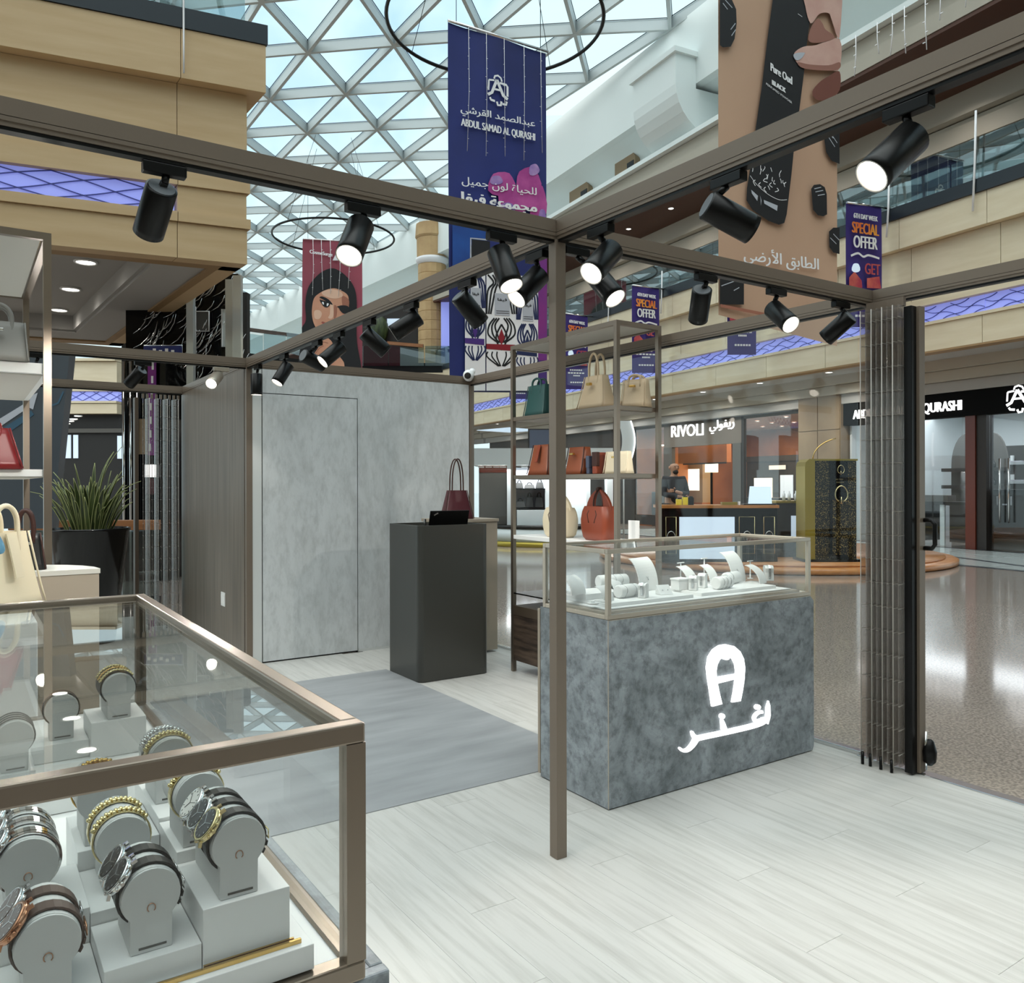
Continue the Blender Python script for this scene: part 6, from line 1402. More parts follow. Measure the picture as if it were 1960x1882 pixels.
def hobo(label, loc, rz, wd, h, col, trim):
    """soft bucket bag: round belly, two horns meeting in a knotted handle"""
    t = thing('hobo_bag', label, 'bag', loc, rz); m = MB()
    prof = [(0.36, 0.0), (0.44, 0.06), (0.49, 0.22), (0.5, 0.40), (0.46, 0.56), (0.40, 0.66)]
    V = []
    for a_, z in prof: V.append([(x, y, z * h) for x, y in rrect(wd * a_, wd * a_ * 0.5, wd * a_ * 0.3, 4)])
    k = len(V[0]); flat = [p for q in V for p in q]
    m.add(flat, [(j * k + i, j * k + (i + 1) % k, (j + 1) * k + (i + 1) % k, (j + 1) * k + i) for j in range(len(V) - 1) for i in range(k)], True)
    m.add(V[0], [tuple(range(k))[::-1]]); m.add([(x * 0.9, y * 0.8, z - 0.05 * h) for x, y, z in V[-1]], [tuple(range(k))])
    m.build('body', M[col], t)
    for sx in (-1, 1):
        out = spline([(-0.45, 0, 0.58), (-0.41, 0, 0.72), (-0.26, 0, 0.88), (-0.03, 0, 1.0)], 4); inn = spline([(-0.03, 0, 0.95), (-0.13, 0, 0.84), (-0.17, 0, 0.68), (-0.10, 0, 0.52)], 4)
        e = MB(); e.prism([Vector((-sx * p_.x * wd, -0.012, p_.z * h)) for p_ in out + inn + [Vector((-0.3, 0, 0.5))]], (0, 0.024, 0)); e.build('horn', M[col], t, bev=0.004)
        e = MB(); e.tube([Vector((-sx * p_.x * wd, -0.012, p_.z * h)) for p_ in inn], 0.006, 6); e.build('piping', M[trim], t)
    MB().ball((0, 0, h * 0.99), 0.022, 0.03, 0.016, 10, 6).build('knot', M[trim], t)
    for q in (-1, 1):
        e = MB(); e.tube([(q * wd * 0.10, -wd * 0.25, h * 0.34), (q * wd * 0.17, -wd * 0.235, h * 0.5), (q * wd * 0.12, -wd * 0.225, h * 0.58)], 0.004, 5); e.build('seam', M[trim], t)
    return t
hobo('cream soft bucket bag half hidden by the centre post', on_rack(1072, S3), RZ, 0.30, 0.33, 'bag_cream', 'bag_dark')
hobo('rust brown soft bucket bag on the white rack shelf', on_rack(1147, S3), RZ, 0.29, 0.36, 'bag_rust', 'bag_dark')
for k, (lab, px_, col) in enumerate((('white card stand right of the rust bag under the middle shelf', 1213, 'white'),)):
    q = on_rack(px_, S3); t = thing('card_stand', lab, 'stand', q, RZ)
    MB().box(-0.05, 0.05, -0.03, 0.03, 0, 0.01).build('foot', M['white'], t); MB().box(-0.05, 0.05, -0.004, 0.004, 0.01, 0.15).build('card', M['white_satin'], t)
# burgundy tote behind the laptop
t = handbag('burgundy tote with tall thin handles behind the laptop', (3.56, 6.14, 1.157), radians(-12), 0.27, 0.17, 0.245, 'bag_burg', trim='bag_dark', top=0.62, hh=0.27, handle='tall', open_top=True)
# left rack
xl = 0.12
handbag('grey leather handbag on the upper shelf of the left rack', (0.13, 4.02, 1.966), 0, 0.22, 0.16, 0.165, 'bag_grey', top=0.9, hh=0.07, clasp='steel')
handbag('glossy red domed handbag on the middle shelf of the left rack', (0.10, 4.02, 1.519), 0, 0.24, 0.16, 0.17, 'bag_red', top=0.62, hh=0.03)
# curved beige table and its bags
m = MB(); pts = [(-0.75, 3.444)]
pts += [(0.437, 3.444)] + [(0.437 - 0.30 * (1 - cos(a)) - 0.0, 3.444 + 0.32 * sin(a)) for a in [radians(v) for v in range(15, 91, 15)]] + [(-0.75, 3.764)]
tbl = thing('beige_table', 'beige display table with a curved back edge at the left', 'table', (0.1, 3.55, 0))
m.prism([(x - 0.1, y - 3.55, 0.02) for x, y in pts], (0, 0, 1.098)); m.build('base', M['taupe'], tbl)
m = MB(); m.prism([((x - 0.1) * 1.012, (y - 3.55) * 1.02, 1.1185) for x, y in pts], (0, 0, 0.018)); m.build('top', M['offwhite'], tbl)
handbag('dark brown handbag with thin double handles on the beige table', (0.205, 3.56, 1.1375), radians(-6), 0.135, 0.11, 0.135, 'leather_black', trim='bag_dark', top=0.72, hh=0.085, clasp='steel')
pl_ = thing('display_plinth', 'low white plinth under the large cream bag at the left edge', 'plinth', (0.0, 3.06, 0))
MB().box(-0.3, 0.19, -0.28, 0.28, 0.02, 1.049).build('body', M['white_satin'], pl_, bev=0.004)
MB().box(-0.29, 0.18, -0.27, 0.27, 0.0, 0.019).build('base', M['black_soft'], pl_)
cb = handbag('large cream handbag with long strap tab at the left edge', (0.10, 3.12, 1.050), radians(48), 0.27, 0.15, 0.25, 'bag_cream', top=0.74, hh=0.085, strap='bag_cream', open_top=True)
sc_ = MB(); q = Dp(12, 1035, depth(Vector((0.10, 3.0, 1.1))) - 0.12)
sc_.tube(spline([q + Vector((-0.09, 0, 0.07)), q + Vector((-0.055, 0, 0.05)), q + Vector((-0.032, 0, 0.0)), q + Vector((-0.02, 0, -0.04))], 4), [0.010, 0.012, 0.014, 0.016, 0.018, 0.019, 0.02, 0.02, 0.021, 0.022, 0.022, 0.02, 0.014], 8)
tag(sc_.build('scarf', M['scarf']), 'blue and white silk scarf tied beside the cream bag', 'scarf')
# ================================================================== track spotlights
LB = ZT - 0.0855
AD = {}
def lamp(label, beamdir, ppx, hs, he, near=True, pw=34, L=0.165, r=0.045, body='black', fixed=None, blend=0.6, size=70):
    if beamdir == 'x1': P = Yp(ppx, 400, YF); bd = Vector((1, 0, 0))
    elif beamdir == 'x2': P = Yp(ppx, 700, YB); bd = Vector((1, 0, 0))
    else: P = Xp(ppx, 500, XC); bd = Vector((0, 1, 0))
    P.z = LB
    t = thing('track_spotlight', label, 'lamp', P, 0, 'track spotlights on the bronze beams')
    D = depth(P); H0 = Dp(hs[0], hs[1], D)
    if H0.z > LB - 0.065: H0.z = LB - 0.065
    if fixed: d = Vector(fixed).normalized()
    else:
        u = ray(*he); q = CAM - H0; A = u.dot(u); B = 2 * u.dot(q); Cc = q.dot(q) - L * L; disc = B * B - 4 * A * Cc
        if disc < 0: s = -B / (2 * A)
        else: s = (-B + (-1 if near else 1) * sqrt(disc)) / (2 * A)
        d = (CAM + u * s - H0).normalized()
    h0 = H0 - P; h1 = h0 + d * L
    sd = bd.cross(UP)
    m = MB(); c = Vector((0, 0, -0.0165)); m.bar(c - bd * 0.065, c + bd * 0.055, 0.034, 0.031); m.build('adapter', M[body], t, bev=0.003)
    m = MB(); piv = h0 + d * 0.035
    m.cyl((0, 0, -0.032), (h0.x * 0.4, h0.y * 0.4, -0.055), 0.011, 8); m.bar((h0.x * 0.4, h0.y * 0.4, -0.05), piv, 0.02, 0.012); m.build('arm', M[body], t)
    m = MB(); ax = d
    prof = [(r * 0.86, 0), (r, 0.004), (r, L - 0.022), (r * 1.0, L), (r * 0.9, L), (r * 0.86, L - 0.012)]
    m.lathe(prof, h0, 28, True, ax); o = m.build('housing', M[body], t)
    m = MB(); m.cyl(h0 - d * 0.0015, h0 + d * 0.0005, r * 0.83, 24); m.build('back_cap', M['cap_sky_sheen'], o)
    m = MB(); m.cyl(h0 + d * (L - 0.013), h0 + d * (L - 0.009), r * 0.84, 24); m.build('lens', M['lens'], t)
    m = MB(); m.lathe([(r * 0.865, L - 0.010), (r * 0.90, L + 0.0006), (r * 0.97, L + 0.0006), (r * 0.97, L - 0.001)], h0, 28, True, ax); m.f = [f for f in m.f if len(f) < 10]; m.sm = m.sm[:len(m.f)]; m.build('rim', M['lens_rim'], t)
    li = bpy.data.lights.new('spot_bulb', 'SPOT'); li.energy = pw; li.spot_size = radians(size); li.spot_blend = blend; li.color = (1.0, 0.95, 0.87); li.shadow_soft_size = 0.03
    lo = bpy.data.objects.new('spot_bulb', li); COL.objects.link(lo); lo.parent = t
    lo.location = h1 + d * 0.012; lo.rotation_euler = d.to_track_quat('-Z', 'Y').to_euler()
    return t
lamp('black spotlight far left on the front beam, seen from behind', 'x1', 318, (310, 342), (284, 446), False)
lamp('black spotlight shining at us on the front beam above the red poster', 'x1', 697, (691, 425), (668, 490), True)
lamp('black spotlight shining at us on the front beam, just left of the centre post', 'x1', 962, (954, 478), (979, 548), True)
lamp('shining spotlight tucked behind the centre post, left side', 'y', 1026, (1034, 525), (988, 572), True)
lamp('dark spotlight in front of the white bottles of the blue banner', 'y', 893, (878, 565), (920, 618), False)
lamp('dark spotlight in front of the round stone column', 'y', 786, (803, 600), (748, 642), False)
lamp('dark spotlight immediately right of the red poster', 'y', 706, (697, 636), (739, 674), False)
lamp('shining spotlight in front of the hand on the red poster', 'y', 648, (654, 662), (617, 693), True)
lamp('dark spotlight just left of the one shining before the poster hand', 'y', 606, (580, 680), (618, 700), False)
lamp('small spotlight above the hidden door, tilted left', 'y', 543, (552, 698), (530, 733), True, pw=8)
lamp('spotlight hanging straight down at the back corner post', 'y', 493, (491, 712), (491, 748), False, fixed=(0, 0, -1), pw=5)
lamp('largest spotlight on the right, shining, before the upper balcony', 'y', 1735, (1748, 262), (1668, 338), True)
lamp('dark spotlight across the tan banner, pointing right', 'y', 1392, (1352, 392), (1440, 440), False)
lamp('shining spotlight nearest the centre post on its right', 'y', 1148, (1172, 478), (1131, 524), True)
lamp('shining spotlight hanging just behind the one right of the centre post', 'x1', 1104, (1136, 520), (1178, 572), True)
lamp('dark spotlight hanging almost upright over the right rack', 'x1', 1352, (1344, 545), (1336, 612), False)
lamp('spotlight shining towards the stone counter, below the tan banner', 'x1', 1487, (1478, 590), (1514, 622), True)
lamp('dark spotlight next to the folded shutter', 'x1', 1610, (1628, 605), (1580, 648), False)
lamp('dark spotlight on the rear left beam, in front of the lift shaft', 'x2', 275, (272, 708), (246, 736), False)
lamp('pale spotlight glaring against the dark wood cabin wall', 'x2', 425, (417, 713), (404, 735), True, body='champagne', pw=40)
lamp('spotlight glaring beside the post of the left rack', 'x2', 73, (66, 712), (80, 724), True)
# ================================================================== watches in the foreground case
ZF = 0.8665
def block(label, x0, x1, y0, y1, z0, z1, goldtrim=False):
    t = thing('display_block', label, 'display block', ((x0 + x1) / 2, (y0 + y1) / 2, z0))
    hx, hy = (x1 - x0) / 2, (y1 - y0) / 2
    MB().box(-hx, hx, -hy, hy, 0.0, z1 - z0).build('body', M['white'], t, bev=0.0008)
    if goldtrim: MB().box(-hx, hx + 0.004, -hy - 0.003, -hy, 0.0, 0.005).build('gold_trim', M['gold'], t)
    return t
tr = thing('display_tray', 'white watch tray with a gold edge in the front of the case', 'tray', (0.1, 1.18, ZF))
MB().box(-0.25, 0.25, -0.236, 0.23, 0.006, 0.036).build('tray_body', M['white'], tr, bev=0.0008)
MB().box(-0.244, 0.244, -0.23, 0.225, 0.0, 0.006).build('gold_foot', M['gold'], tr)
MB().box(-0.25, 0.238, -0.226, -0.222, 0.036, 0.041).build('gold_line', M['gold'], tr)
ZB = ZF + 0.0365
block('white block under the brown strapped watches at the lower left', 0.012, 0.126, 0.962, 1.075, ZB, 0.914)
block('white block under the two black strapped watches in front', 0.1265, 0.2265, 0.966, 1.075, ZB, 0.932)
block('tall white block under the three watches at the front right', 0.2272, 0.327, 0.963, 1.098, ZB, 0.970, True)
block('white block under the three steel bracelets at the left', 0.012, 0.126, 1.076, 1.21, ZB, 0.955)
block('white block under the pair of gold bangles', 0.1265, 0.2265, 1.076, 1.20, ZB, 0.947)
block('white block under the gold bracelet at the right', 0.2272, 0.327, 1.0985, 1.21, ZB, 0.985)
block('white block behind the gold bangles', 0.1265, 0.2265, 1.2015, 1.34, ZB, 0.972)
block('white block under the gold ring stand below the front rail', 0.2272, 0.327, 1.2115, 1.40, ZB, 0.99)
tr2 = thing('display_tray', 'white tray at the back of the watch case', 'tray', (0.13, 1.9, ZF))
MB().box(-0.25, 0.21, -0.24, 0.2, 0.0, 0.030).build('tray_body', M['white'], tr2, bev=0.001)
ZB2 = ZF + 0.0305
block('tall white block at the back carrying the braided gold bracelets', 0.219, 0.322, 1.845, 1.97, ZB2, 0.970)
block('white block at the back carrying the open rose gold bangle', 0.115, 0.2185, 1.872, 2.0, ZB2, 0.932)
block('white block at the back left carrying the thin black straps', 0.0, 0.1145, 1.73, 1.86, ZB2, 0.93)

R0 = 0.0315; HC = 0.060
def stand_mesh(L, r=R0):
    a0 = radians(-45); P = []
    for k in range(23):
        a = a0 + (pi - 2 * a0) * k / 22; P.append((r * cos(a), HC + r * sin(a)))
    P = P + [(-r * 0.70, 0.02), (-r * 0.70, 0), (r * 0.70, 0), (r * 0.70, 0.02)]
    m = MB(); m.prism([(x, 0.004, z) for x, z in P], (0, L, 0)); return m, P
def watch_stand(label, loc, L, rz=0.0, emblem=True):
    t = thing('watch_stand', label, 'watch stand', loc, rz)
    m, P = stand_mesh(L); m.build('cuff', M['cushion'], t, bev=0.0015)
    m = MB(); m.prism([(x * 0.985, 0, z if z < 0.001 else (HC + (z - HC) * 0.985 if z > 0.021 else z)) for x, z in P], (0, 0.0036, 0)); m.build('front_plate', M['cushion'], t, bev=0.001)
    MB().box(-R0 * 0.42, R0 * 0.5, -0.0004, 0.0, 0.004, 0.0065).build('slot', M['grey_dark'], t)
    if emblem:
        e = MB(); pts = [(0.0042 * cos(radians(a)) * (1 if -30 < a < 210 else 0.8), -0.0006, HC - 0.012 + 0.0052 * sin(radians(a))) for a in range(-40, 221, 20)]
        e.tube(pts, 0.0005, 5); e.build('emblem', M['rose'], t)
    return t
def arc(r, a0, a1, y, n=26): return [Vector((r * cos(radians(a0 + (a1 - a0) * k / n)), y, HC + r * sin(radians(a0 + (a1 - a0) * k / n)))) for k in range(n + 1)]
def watch(label, st, yo, strap, metal, dial, bracelet=False, dialang=142, cr=0.0205, bw=0.0195, group='watches on grey stands in the front case'):
    t = thing('wristwatch', label, 'watch', st.location, st.rotation_euler.z, group)
    r = R0 + 0.0022
    if bracelet:
        s = MB(); n = 30
        for k in range(n):
            a = radians(-65 + 310 * k / n); c = Vector((r * cos(a), yo, HC + r * sin(a))); rad = Vector((cos(a), 0, sin(a))); tg = Vector((-sin(a), 0, cos(a)))
            for q, wd in ((-0.34, 0.30), (0.0, 0.34), (0.34, 0.30)):
                s.frame(c + Vector((0, (q - wd / 2) * bw, 0)) - tg * 0.003 - rad * 0.001, tg, (0, 1, 0), rad, 0.0062, bw * wd * 0.94, 0.0026 if q else 0.003)
        s.build('bracelet', M[metal], t)
    else:
        s = MB(); s.strap(arc(r, -70, 252, yo), (0, 1, 0), bw, 0.0028); o = s.build('strap', M[strap], t, bev=0.0006)
        e = MB()
        for k in range(8): p = arc(r + 0.0016, -60, 60, yo, 14)[k]; e.ball(p, 0.0009, 0.0009, 0.0009, 5, 4)
        e.build('strap_holes', M['black'], o)
        for a in (-20, -34):
            e = MB(); e.strap(arc(r + 0.0022, a, a + 9, yo, 3), (0, 1, 0), bw + 0.003, 0.0022); e.build('keeper', M[strap], t)
        b_ = MB(); a = radians(2); c = Vector(((r + 0.003) * cos(a), yo, HC + (r + 0.003) * sin(a))); tg = Vector((-sin(a), 0, cos(a)))
        q = [c + Vector((0, sy * (bw / 2 + 0.0015), 0)) + tg * st_ * 0.005 for sy, st_ in ((-1, -1), (1, -1), (1, 1), (-1, 1))]
        b_.tube(q, 0.0009, 6, closed=True); b_.build('buckle', M[metal], t)
    a = radians(dialang); nrm = Vector((cos(a), 0, sin(a))); tg = Vector((-sin(a), 0, cos(a))); yv = Vector((0, 1, 0))
    c = Vector((0, yo, HC)) + nrm * (r + 0.0012)
    m = MB(); m.lathe([(cr * 0.92, -0.001), (cr, 0.001), (cr, 0.0052), (cr * 0.97, 0.0062)], c, 32, True, nrm); m.build('case', M[metal], t)
    m = MB(); m.lathe([(cr * 0.80, 0.0056), (cr * 0.84, 0.0078), (cr * 0.97, 0.0078), (cr * 1.01, 0.006)], c, 32, True, nrm)
    m.v = m.v; bz = m.build('bezel', M[metal], t)
    m = MB(); m.cyl(c + nrm * 0.0076, c + nrm * 0.0081, cr * 0.83, 28); dl = m.build('dial', M[dial], t)
    m = MB()
    for ang, ln, wd in ((0.6, 0.5, 0.0011), (2.3, 0.7, 0.0008), (4.4, 0.75, 0.0004)):
        v = (tg * cos(ang) + yv * sin(ang)); m.bar(c + nrm * 0.0084, c + nrm * 0.0084 + v * cr * ln, wd, 0.0003, nrm)
    for k in range(12):
        v = (tg * cos(k * pi / 6) + yv * sin(k * pi / 6)); m.bar(c + nrm * 0.0083 + v * cr * 0.66, c + nrm * 0.0083 + v * cr * 0.78, 0.0009, 0.0003, nrm)
    m.build('hands', M['steel' if dial != 'dial_white' else 'dial_dark'], dl)
    for q, v in ((0.42, 0.4), (-0.42, 0.4)):
        p_ = tg * (cr * (0.95 if q > 0 else -0.95)); m = MB()
        for sy in (-1, 1): m.bar(c + nrm * 0.003 + p_ * 0.9 + yv * sy * bw * 0.42, c + nrm * 0.0 + p_ * 1.22 + yv * sy * bw * 0.42, 0.0034, 0.0036, nrm)
        m.build('lugs', M[metal], t)
    m = MB(); m.cyl(c + nrm * 0.0032 - yv * (cr), c + nrm * 0.0032 - yv * (cr + 0.004), 0.0022, 10)
    for q in (-0.008, 0.008): m.cyl(c + nrm * 0.0032 - yv * (cr * 0.9) + tg * q, c + nrm * 0.0032 - yv * (cr * 0.9 + 0.0035) + tg * q, 0.0015, 8)
    m.build('crown', M[metal], t)
    return t
def bangle(label, st, yo, metal, knots=True, bw=0.009, base=None, group='bracelets on grey stands in the front case'):
    t = thing('bracelet', label, 'bracelet', st.location, st.rotation_euler.z, group); r = R0 + 0.002
    s = MB(); s.strap(arc(r, -60, 240, yo), (0, 1, 0), bw, 0.0022); s.build('band', M[base or metal], t, bev=0.0006)
    if knots:
        random.seed(int(yo * 1e5) + len(label)); s = MB()
        for k in range(26):
            a = radians(40 + 115 * k / 25); rr = r + 0.0025; y = yo + (0.0034 if k % 2 else -0.0034) * random.uniform(0.4, 1.2)
            s.ball((rr * cos(a), y, HC + rr * sin(a)), 0.0030, 0.0036, 0.0028, 7, 5)
        s.build('chain_links', M[metal], t)
    return t
s3 = watch_stand('grey stand with gold horseshoe mark holding three watches at the front right', (0.270, 0.972, 0.9705), 0.114)
watch('gold chronograph on black leather, front of the three at the right', s3, 0.019, 'leather_black', 'gold_pale', 'dial_dark')
watch('two tone chronograph on black leather, middle of the three at the right', s3, 0.056, 'leather_black', 'steel', 'dial_dark')
watch('steel watch on black leather, rear of the three at the right', s3, 0.093, 'leather_black', 'chrome', 'dial_white')
s2 = watch_stand('grey stand holding two black strapped watches in the middle front', (0.176, 0.980, 0.9325), 0.078)
watch('steel watch on black leather, nearer of the two in the middle', s2, 0.020, 'leather_black', 'chrome', 'dial_dark')
watch('steel watch on black leather, farther of the two in the middle', s2, 0.058, 'leather_black', 'chrome', 'dial_dark')
s1 = watch_stand('grey stand holding brown strapped watches at the lower left corner', (0.075, 0.970, 0.9145), 0.080)
watch('rose gold watch on brown leather at the lower left corner', s1, 0.020, 'leather_brown', 'rose', 'dial_brown', cr=0.0215)
watch('steel watch on grey brown leather behind the rose gold one', s1, 0.059, 'leather_brown', 'steel', 'dial_brown', cr=0.0215)
s4 = watch_stand('grey stand holding three steel bracelet watches at the left', (0.064, 1.084, 0.9555), 0.113)
watch('steel bracelet watch with pale dial, front of the three at the left', s4, 0.020, None, 'chrome', 'dial_dark', True, bw=0.02)
watch('steel bracelet watch with rose bezel and brown dial, middle of the left three', s4, 0.056, None, 'steel', 'dial_brown', True, bw=0.02)
watch('steel bracelet watch at the back of the left three', s4, 0.092, None, 'chrome', 'dial_white', True, bw=0.02)
s5 = watch_stand('grey stand holding two gold charm bangles', (0.168, 1.112, 0.9475), 0.078, emblem=False)
bangle('gold charm bangle, nearer one on the middle stand', s5, 0.016, 'gold_pale')
bangle('gold charm bangle, farther one on the middle stand', s5, 0.056, 'gold_pale')
s6 = watch_stand('grey stand with one gold bracelet behind the three watches', (0.258, 1.106, 0.9855), 0.075, emblem=False)
bangle('gold link bracelet on the stand behind the three watches', s6, 0.022, 'gold_pale', bw=0.012)
s11 = watch_stand('empty grey stand half hidden by the front rail', (0.158, 1.215, 0.9725), 0.08, emblem=False)
bangle('gold woven bracelet seen under the front rail', s11, 0.05, 'gold', bw=0.014)
s10 = watch_stand('grey stand with shiny gold rings below the front rail', (0.255, 1.265, 0.9905), 0.075, emblem=False)
bangle('polished gold bracelet on the stand above the front rail', s10, 0.02, 'gold_pale', bw=0.014)
bangle('polished silver bracelet behind the gold one above the rail', s10, 0.048, 'chrome', bw=0.016, base='chrome')
s7 = watch_stand('grey stand on the tallest block at the back of the watch case', (0.272, 1.852, 0.9705), 0.09, emblem=False)
bangle('braided gold and black bracelet on the back block, front one', s7, 0.022, 'gold_pale', bw=0.018, base='leather_black')
bangle('braided gold and black bracelet on the back block, middle one', s7, 0.046, 'gold', bw=0.018, base='leather_black')
bangle('braided gold and black bracelet on the back block, rear one', s7, 0.070, 'gold_pale', bw=0.018, base='leather_black')
s8 = watch_stand('grey stand with an open bangle on the low back block', (0.172, 1.90, 0.9325), 0.03, emblem=False)
bangle('wide rose and black bangle on the low back block', s8, 0.012, 'rose', knots=False, bw=0.012, base='leather_black')
t = bangle('flat rose gold cuff behind the black bangle on the back block', s8, 0.026, 'rose', knots=False, bw=0.010)
s9 = watch_stand('grey stand with thin black straps at the left edge of the case', (0.082, 1.74, 0.9305), 0.07, emblem=False)
for k in range(4): bangle('thin black strap on the left back stand, %s from the front' % ('first', 'second', 'third', 'fourth')[k], s9, 0.012 + 0.016 * k, 'leather_black', knots=False, bw=0.003, base='leather_black')
for lab, q in (('clear price stand with two plates at the back of the watch case', (0.36, 2.25, ZF)),):
    t = thing('acrylic_riser', lab, 'stand', q)
    MB().box(-0.06, 0.03, -0.04, 0.04, 0.07, 0.073).build('plate', M['glass'], t)
    MB().box(-0.045, 0.02, -0.03, 0.03, 0.034, 0.037).build('plate', M['glass'], t)
    for sx in (-0.05, 0.02): MB().box(sx - 0.002, sx + 0.002, -0.035, 0.035, 0.0005, 0.07).build('leg', M['glass'], t)
# ================================================================== white jewellery displays in the right case
JZ = ZC + 0.018
jt = thing('jewellery_stage', 'stepped white stage under the jewellery displays', 'stage', (3.1, 3.03, JZ))
MB().box(-0.69, 0.69, -0.205, 0.22, -0.0, 0.012).build('plinth', M['champagne'], jt, bev=0.001); MB().box(-0.66, 0.66, -0.17, 0.21, 0.0122, 0.018).build('base', M['white_satin'], jt, bev=0.001)
MB().box(-0.62, -0.05, -0.13, 0.19, 0.0185, 0.034).build('tray', M['white_satin'], jt, bev=0.001)
MB().box(0.02, 0.60, -0.12, 0.19, 0.0185, 0.034).build('tray', M['white_satin'], jt, bev=0.001)
MB().box(-0.62, -0.30, 0.02, 0.19, 0.0345, 0.062).build('step', M['white_satin'], jt, bev=0.001)
JT = JZ + 0.0345
def jx(px, y): return Yp(px, 1100, y).x
def jcard(label, px, y, wd, h, curl, z=JT, rz=0.0, mark=True, group='curved white display cards'):
    rz = 0.22; wd *= 1.08; h *= 1.16
    t = thing('display_card', label, 'display card', (jx(px, y), y, z), rz, group)
    m = MB(); n = 12
    def pt(u): a = u * radians(75); return (curl * (1 - cos(a)) / (1 - cos(radians(75))), h * sin(a) / sin(radians(75)))
    for i in range(n):
        (a0, z0), (a1, z1) = pt(i / n), pt((i + 1) / n)
        m.hexa([(-wd / 2, a0, z0), (wd / 2, a0, z0), (wd / 2, a1, z1), (-wd / 2, a1, z1)] + [(-wd / 2, a0 + 0.004, z0 - 0.0), (wd / 2, a0 + 0.004, z0), (wd / 2, a1 + 0.004, z1 - 0.003), (-wd / 2, a1 + 0.004, z1 - 0.003)])
    m.build('panel', M['white_satin'], t)
    MB().box(-wd / 2, wd / 2, 0.005, curl + 0.006, 0.0, 0.004).build('foot', M['white_satin'], t)
    if mark:
        e = MB(); y0, z0 = pt(0.28); y1, z1 = pt(0.95)
        e.tube([(-wd * 0.35, y1 - 0.003, z1 * 0.98), (-wd * 0.05, y0 - 0.004, z0), (wd * 0.35, y1 - 0.003, z1 * 0.98)], 0.0009, 5)
        e.ball((-wd * 0.05, y0 - 0.005, z0 - 0.004), 0.004, 0.002, 0.005, 8, 6); e.build('pendant_chain', M['steel'], t)
    return t
def jroll(label, px, y, L, r, z=JT, rz=0.3, rings=2):
    r *= 1.12
    t = thing('bracelet_roll', label, 'bracelet roll', (jx(px, y), y, z + r), rz, 'white bracelet rolls')
    MB().lathe([(r * 0.86, -L / 2), (r, -L / 2 + 0.006), (r, L / 2 - 0.006), (r * 0.86, L / 2)], (0, 0, 0), 20, True, (1, 0, 0)).build('roll', M['white_satin'], t)
    MB().box(-L * 0.35, L * 0.35, -r * 0.5, r * 0.5, -r, -r * 0.8).build('foot', M['white_satin'], t)
    for k in range(rings):
        q = -L * 0.25 + L * 0.5 * k / max(1, rings - 1); e = MB()
        e.tube([(q + 0.003 * sin(3 * a), (r + 0.001) * cos(a), (r + 0.001) * sin(a)) for a in [2 * pi * i / 20 for i in range(20)]], 0.0016, 5, closed=True); e.build('bracelet', M['steel'], t)
    return t
def jbust(label, px, y, wd, h, z=JT, rz=0.0):
    wd *= 1.15; h *= 1.15
    t = thing('watch_cushion', label, 'cushion', (jx(px, y), y, z), rz, 'small white leather cushions')
    m = MB(); m.prism([(-wd / 2, 0, 0), (wd / 2, 0, 0), (wd * 0.40, 0, h * 0.55), (wd * 0.5, 0, h * 0.85), (wd * 0.3, 0, h), (-wd * 0.3, 0, h), (-wd * 0.5, 0, h * 0.85), (-wd * 0.40, 0, h * 0.55)], (0, wd * 0.7, 0)); m.build('cushion', M['white_satin'], t, bev=0.004)
    e = MB(); e.strap([(-wd * 0.52, wd * 0.35, h * 0.2), (-wd * 0.55, wd * 0.35, h * 0.85), (-wd * 0.3, wd * 0.35, h * 1.02), (wd * 0.3, wd * 0.35, h * 1.02), (wd * 0.55, wd * 0.35, h * 0.85), (wd * 0.52, wd * 0.35, h * 0.2)], (0, 1, 0), 0.012, 0.002); e.build('bracelet', M['steel'], t)
    return t
def jramp(label, px, y, wd, h, d, z=JT, rz=0.0):
    t = thing('earring_ramp', label, 'ramp', (jx(px, y), y, z), rz, 'white sloping earring ramps')
    MB().prism([(-wd / 2, 0, 0), (-wd / 2, d, 0), (-wd / 2, d, h), (-wd / 2, d * 0.85, h)], (wd, 0, 0)).build('wedge', M['white_satin'], t, bev=0.003)
    for k in (-0.2, 0.2): MB().ball((wd * k, d * 0.38, h * 0.48), 0.004, 0.003, 0.004, 8, 6).build('stud', M['steel'], t)
    return t
def jtee(label, px, y, h, z=JT):
    t = thing('earring_stand', label, 'stand', (jx(px, y), y, z), 0.2, 'small white earring tees')
    MB().lathe([(0.018, 0), (0.018, 0.003), (0.004, 0.005), (0.003, h)], (0, 0, 0), 14).build('stem', M['white_satin'], t)
    MB().box(-0.03, 0.03, -0.004, 0.004, h, h + 0.005).build('bar', M['white_satin'], t)
    return t
jcard('white curved card with rows of rings, first from the left behind the case corner', 1108, 3.06, 0.10, 0.075, 0.07, z=JT + 0.028, rz=0.5, mark=False)
jroll('white roll with a bead bracelet behind the first curved card', 1172, 3.17, 0.17, 0.030, z=JT + 0.028, rz=-0.15, rings=3)
jcard('small curved card at the right end of the back bracelet roll', 1186, 3.10, 0.07, 0.070, 0.06, rz=-0.5, mark=False)
jcard('curved card with a striped cuff right behind the case corner post', 1166, 2.955, 0.07, 0.06, 0.055, z=JZ + 0.035, rz=-0.5, mark=False)
jroll('white roll in front of the tall necklace card', 1200, 3.02, 0.14, 0.028, rz=0.15, rings=2)
jcard('tall curved white necklace card, left one of the two tallest', 1243, 3.13, 0.155, 0.145, 0.07, rz=-0.35)
jbust('white cushion wearing a grey cuff near the front glass', 1239, 2.945, 0.05, 0.062, rz=0.5)
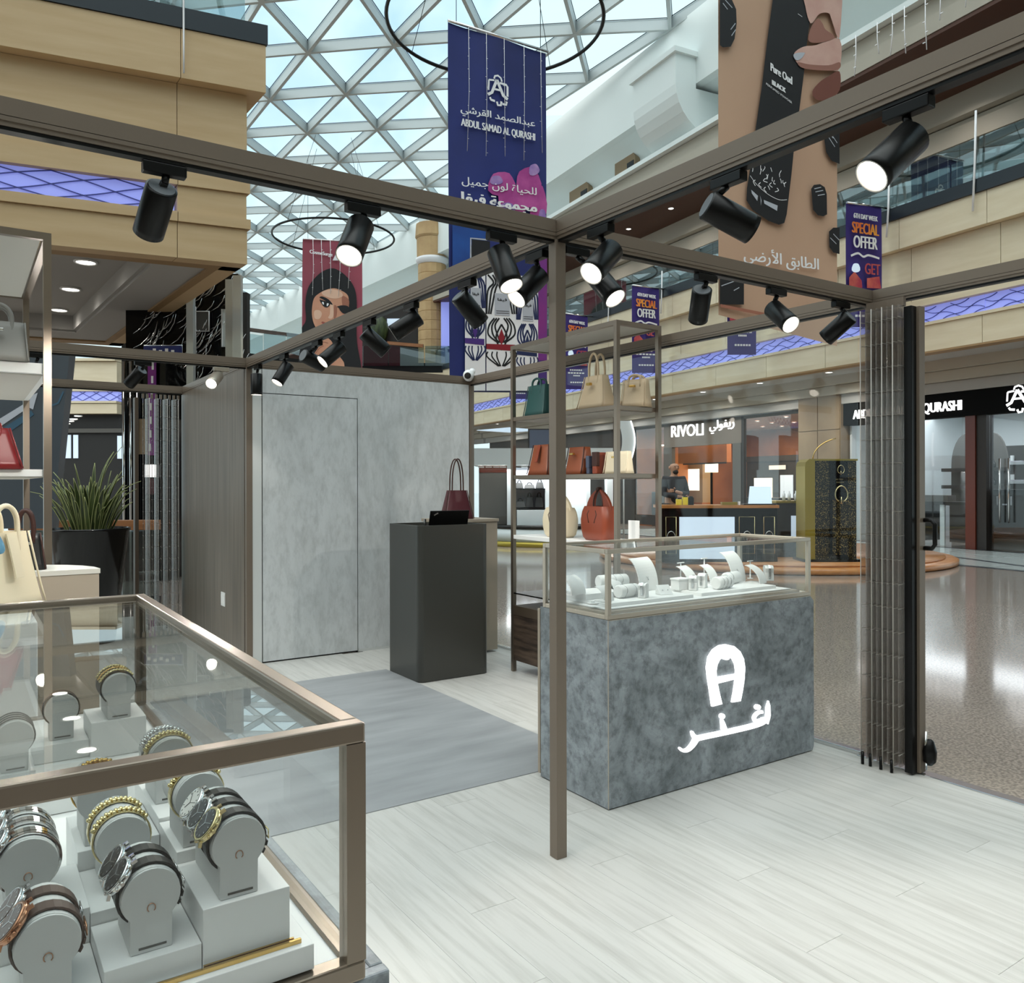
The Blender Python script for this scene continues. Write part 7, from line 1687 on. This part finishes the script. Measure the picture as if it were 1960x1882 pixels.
jramp('white pyramid ramp with two studs near the front glass', 1277, 2.965, 0.075, 0.045, 0.05, rz=-0.2)
t = thing('display_cube', 'plain white cube with a lid in the middle of the jewellery case', 'display block', (jx(1302, 3.08), 3.08, JT)); MB().box(-0.04, 0.04, -0.03, 0.03, 0, 0.05).build('body', M['white_satin'], t, bev=0.002); MB().box(-0.043, 0.043, -0.033, 0.033, 0.0505, 0.06).build('lid', M['white_satin'], t, bev=0.002)
jtee('white tee stand rising behind the plain white cube', 1303, 3.17, 0.125)
jcard('curved ramp card leaning right of the white cube', 1328, 3.10, 0.085, 0.095, 0.08, rz=-0.45, mark=False)
jbust('white cushion wearing a watch in the centre of the case', 1335, 3.0, 0.052, 0.066, rz=0.6)
jbust('white cushion with a pale strap, right neighbour of the central watch', 1352, 3.05, 0.052, 0.066, rz=0.5)
jtee('white tee stand left of the second necklace card', 1348, 3.2, 0.135)
jcard('low curved card between the tee stand and the second necklace card', 1368, 3.13, 0.08, 0.09, 0.07, rz=-0.5, mark=False)
jroll('white roll wearing two wide cuffs near the front glass', 1383, 2.975, 0.13, 0.030, rz=0.15, rings=3)
jroll('white roll under the second tall necklace card', 1400, 3.10, 0.13, 0.029, rz=0.2, rings=1)
jcard('tall rounded necklace card, right one of the two tallest', 1415, 3.12, 0.14, 0.145, 0.08, rz=-0.5)
jtee('short white tee stand right of the second necklace card', 1436, 3.2, 0.10)
jcard('long curved card with four rings at the right end of the case', 1461, 3.0, 0.075, 0.085, 0.09, rz=-0.6, mark=False)
jbust('white cushion facing away at the right end of the case', 1479, 3.06, 0.06, 0.075, rz=0.9)
for k, px_ in enumerate((1135, 1165)):
    t = thing('ring_dish', ('round white ring dish at the left end of the case floor', 'flat white ring dish under the striped cuff card')[k], 'dish', (jx(px_, 2.93), 2.93 + 0.02 * k, JT if k else JT), 0)
    MB().lathe([(0.026, 0), (0.028, 0.006), (0.024, 0.008)], (0, 0, 0), 18).build('dish', M['white_satin'], t); MB().tube([(0.008 * cos(a), 0.008 * sin(a), 0.0105) for a in [2 * pi * i / 12 for i in range(12)]], 0.0014, 5, closed=True).build('ring', M['steel'], t)
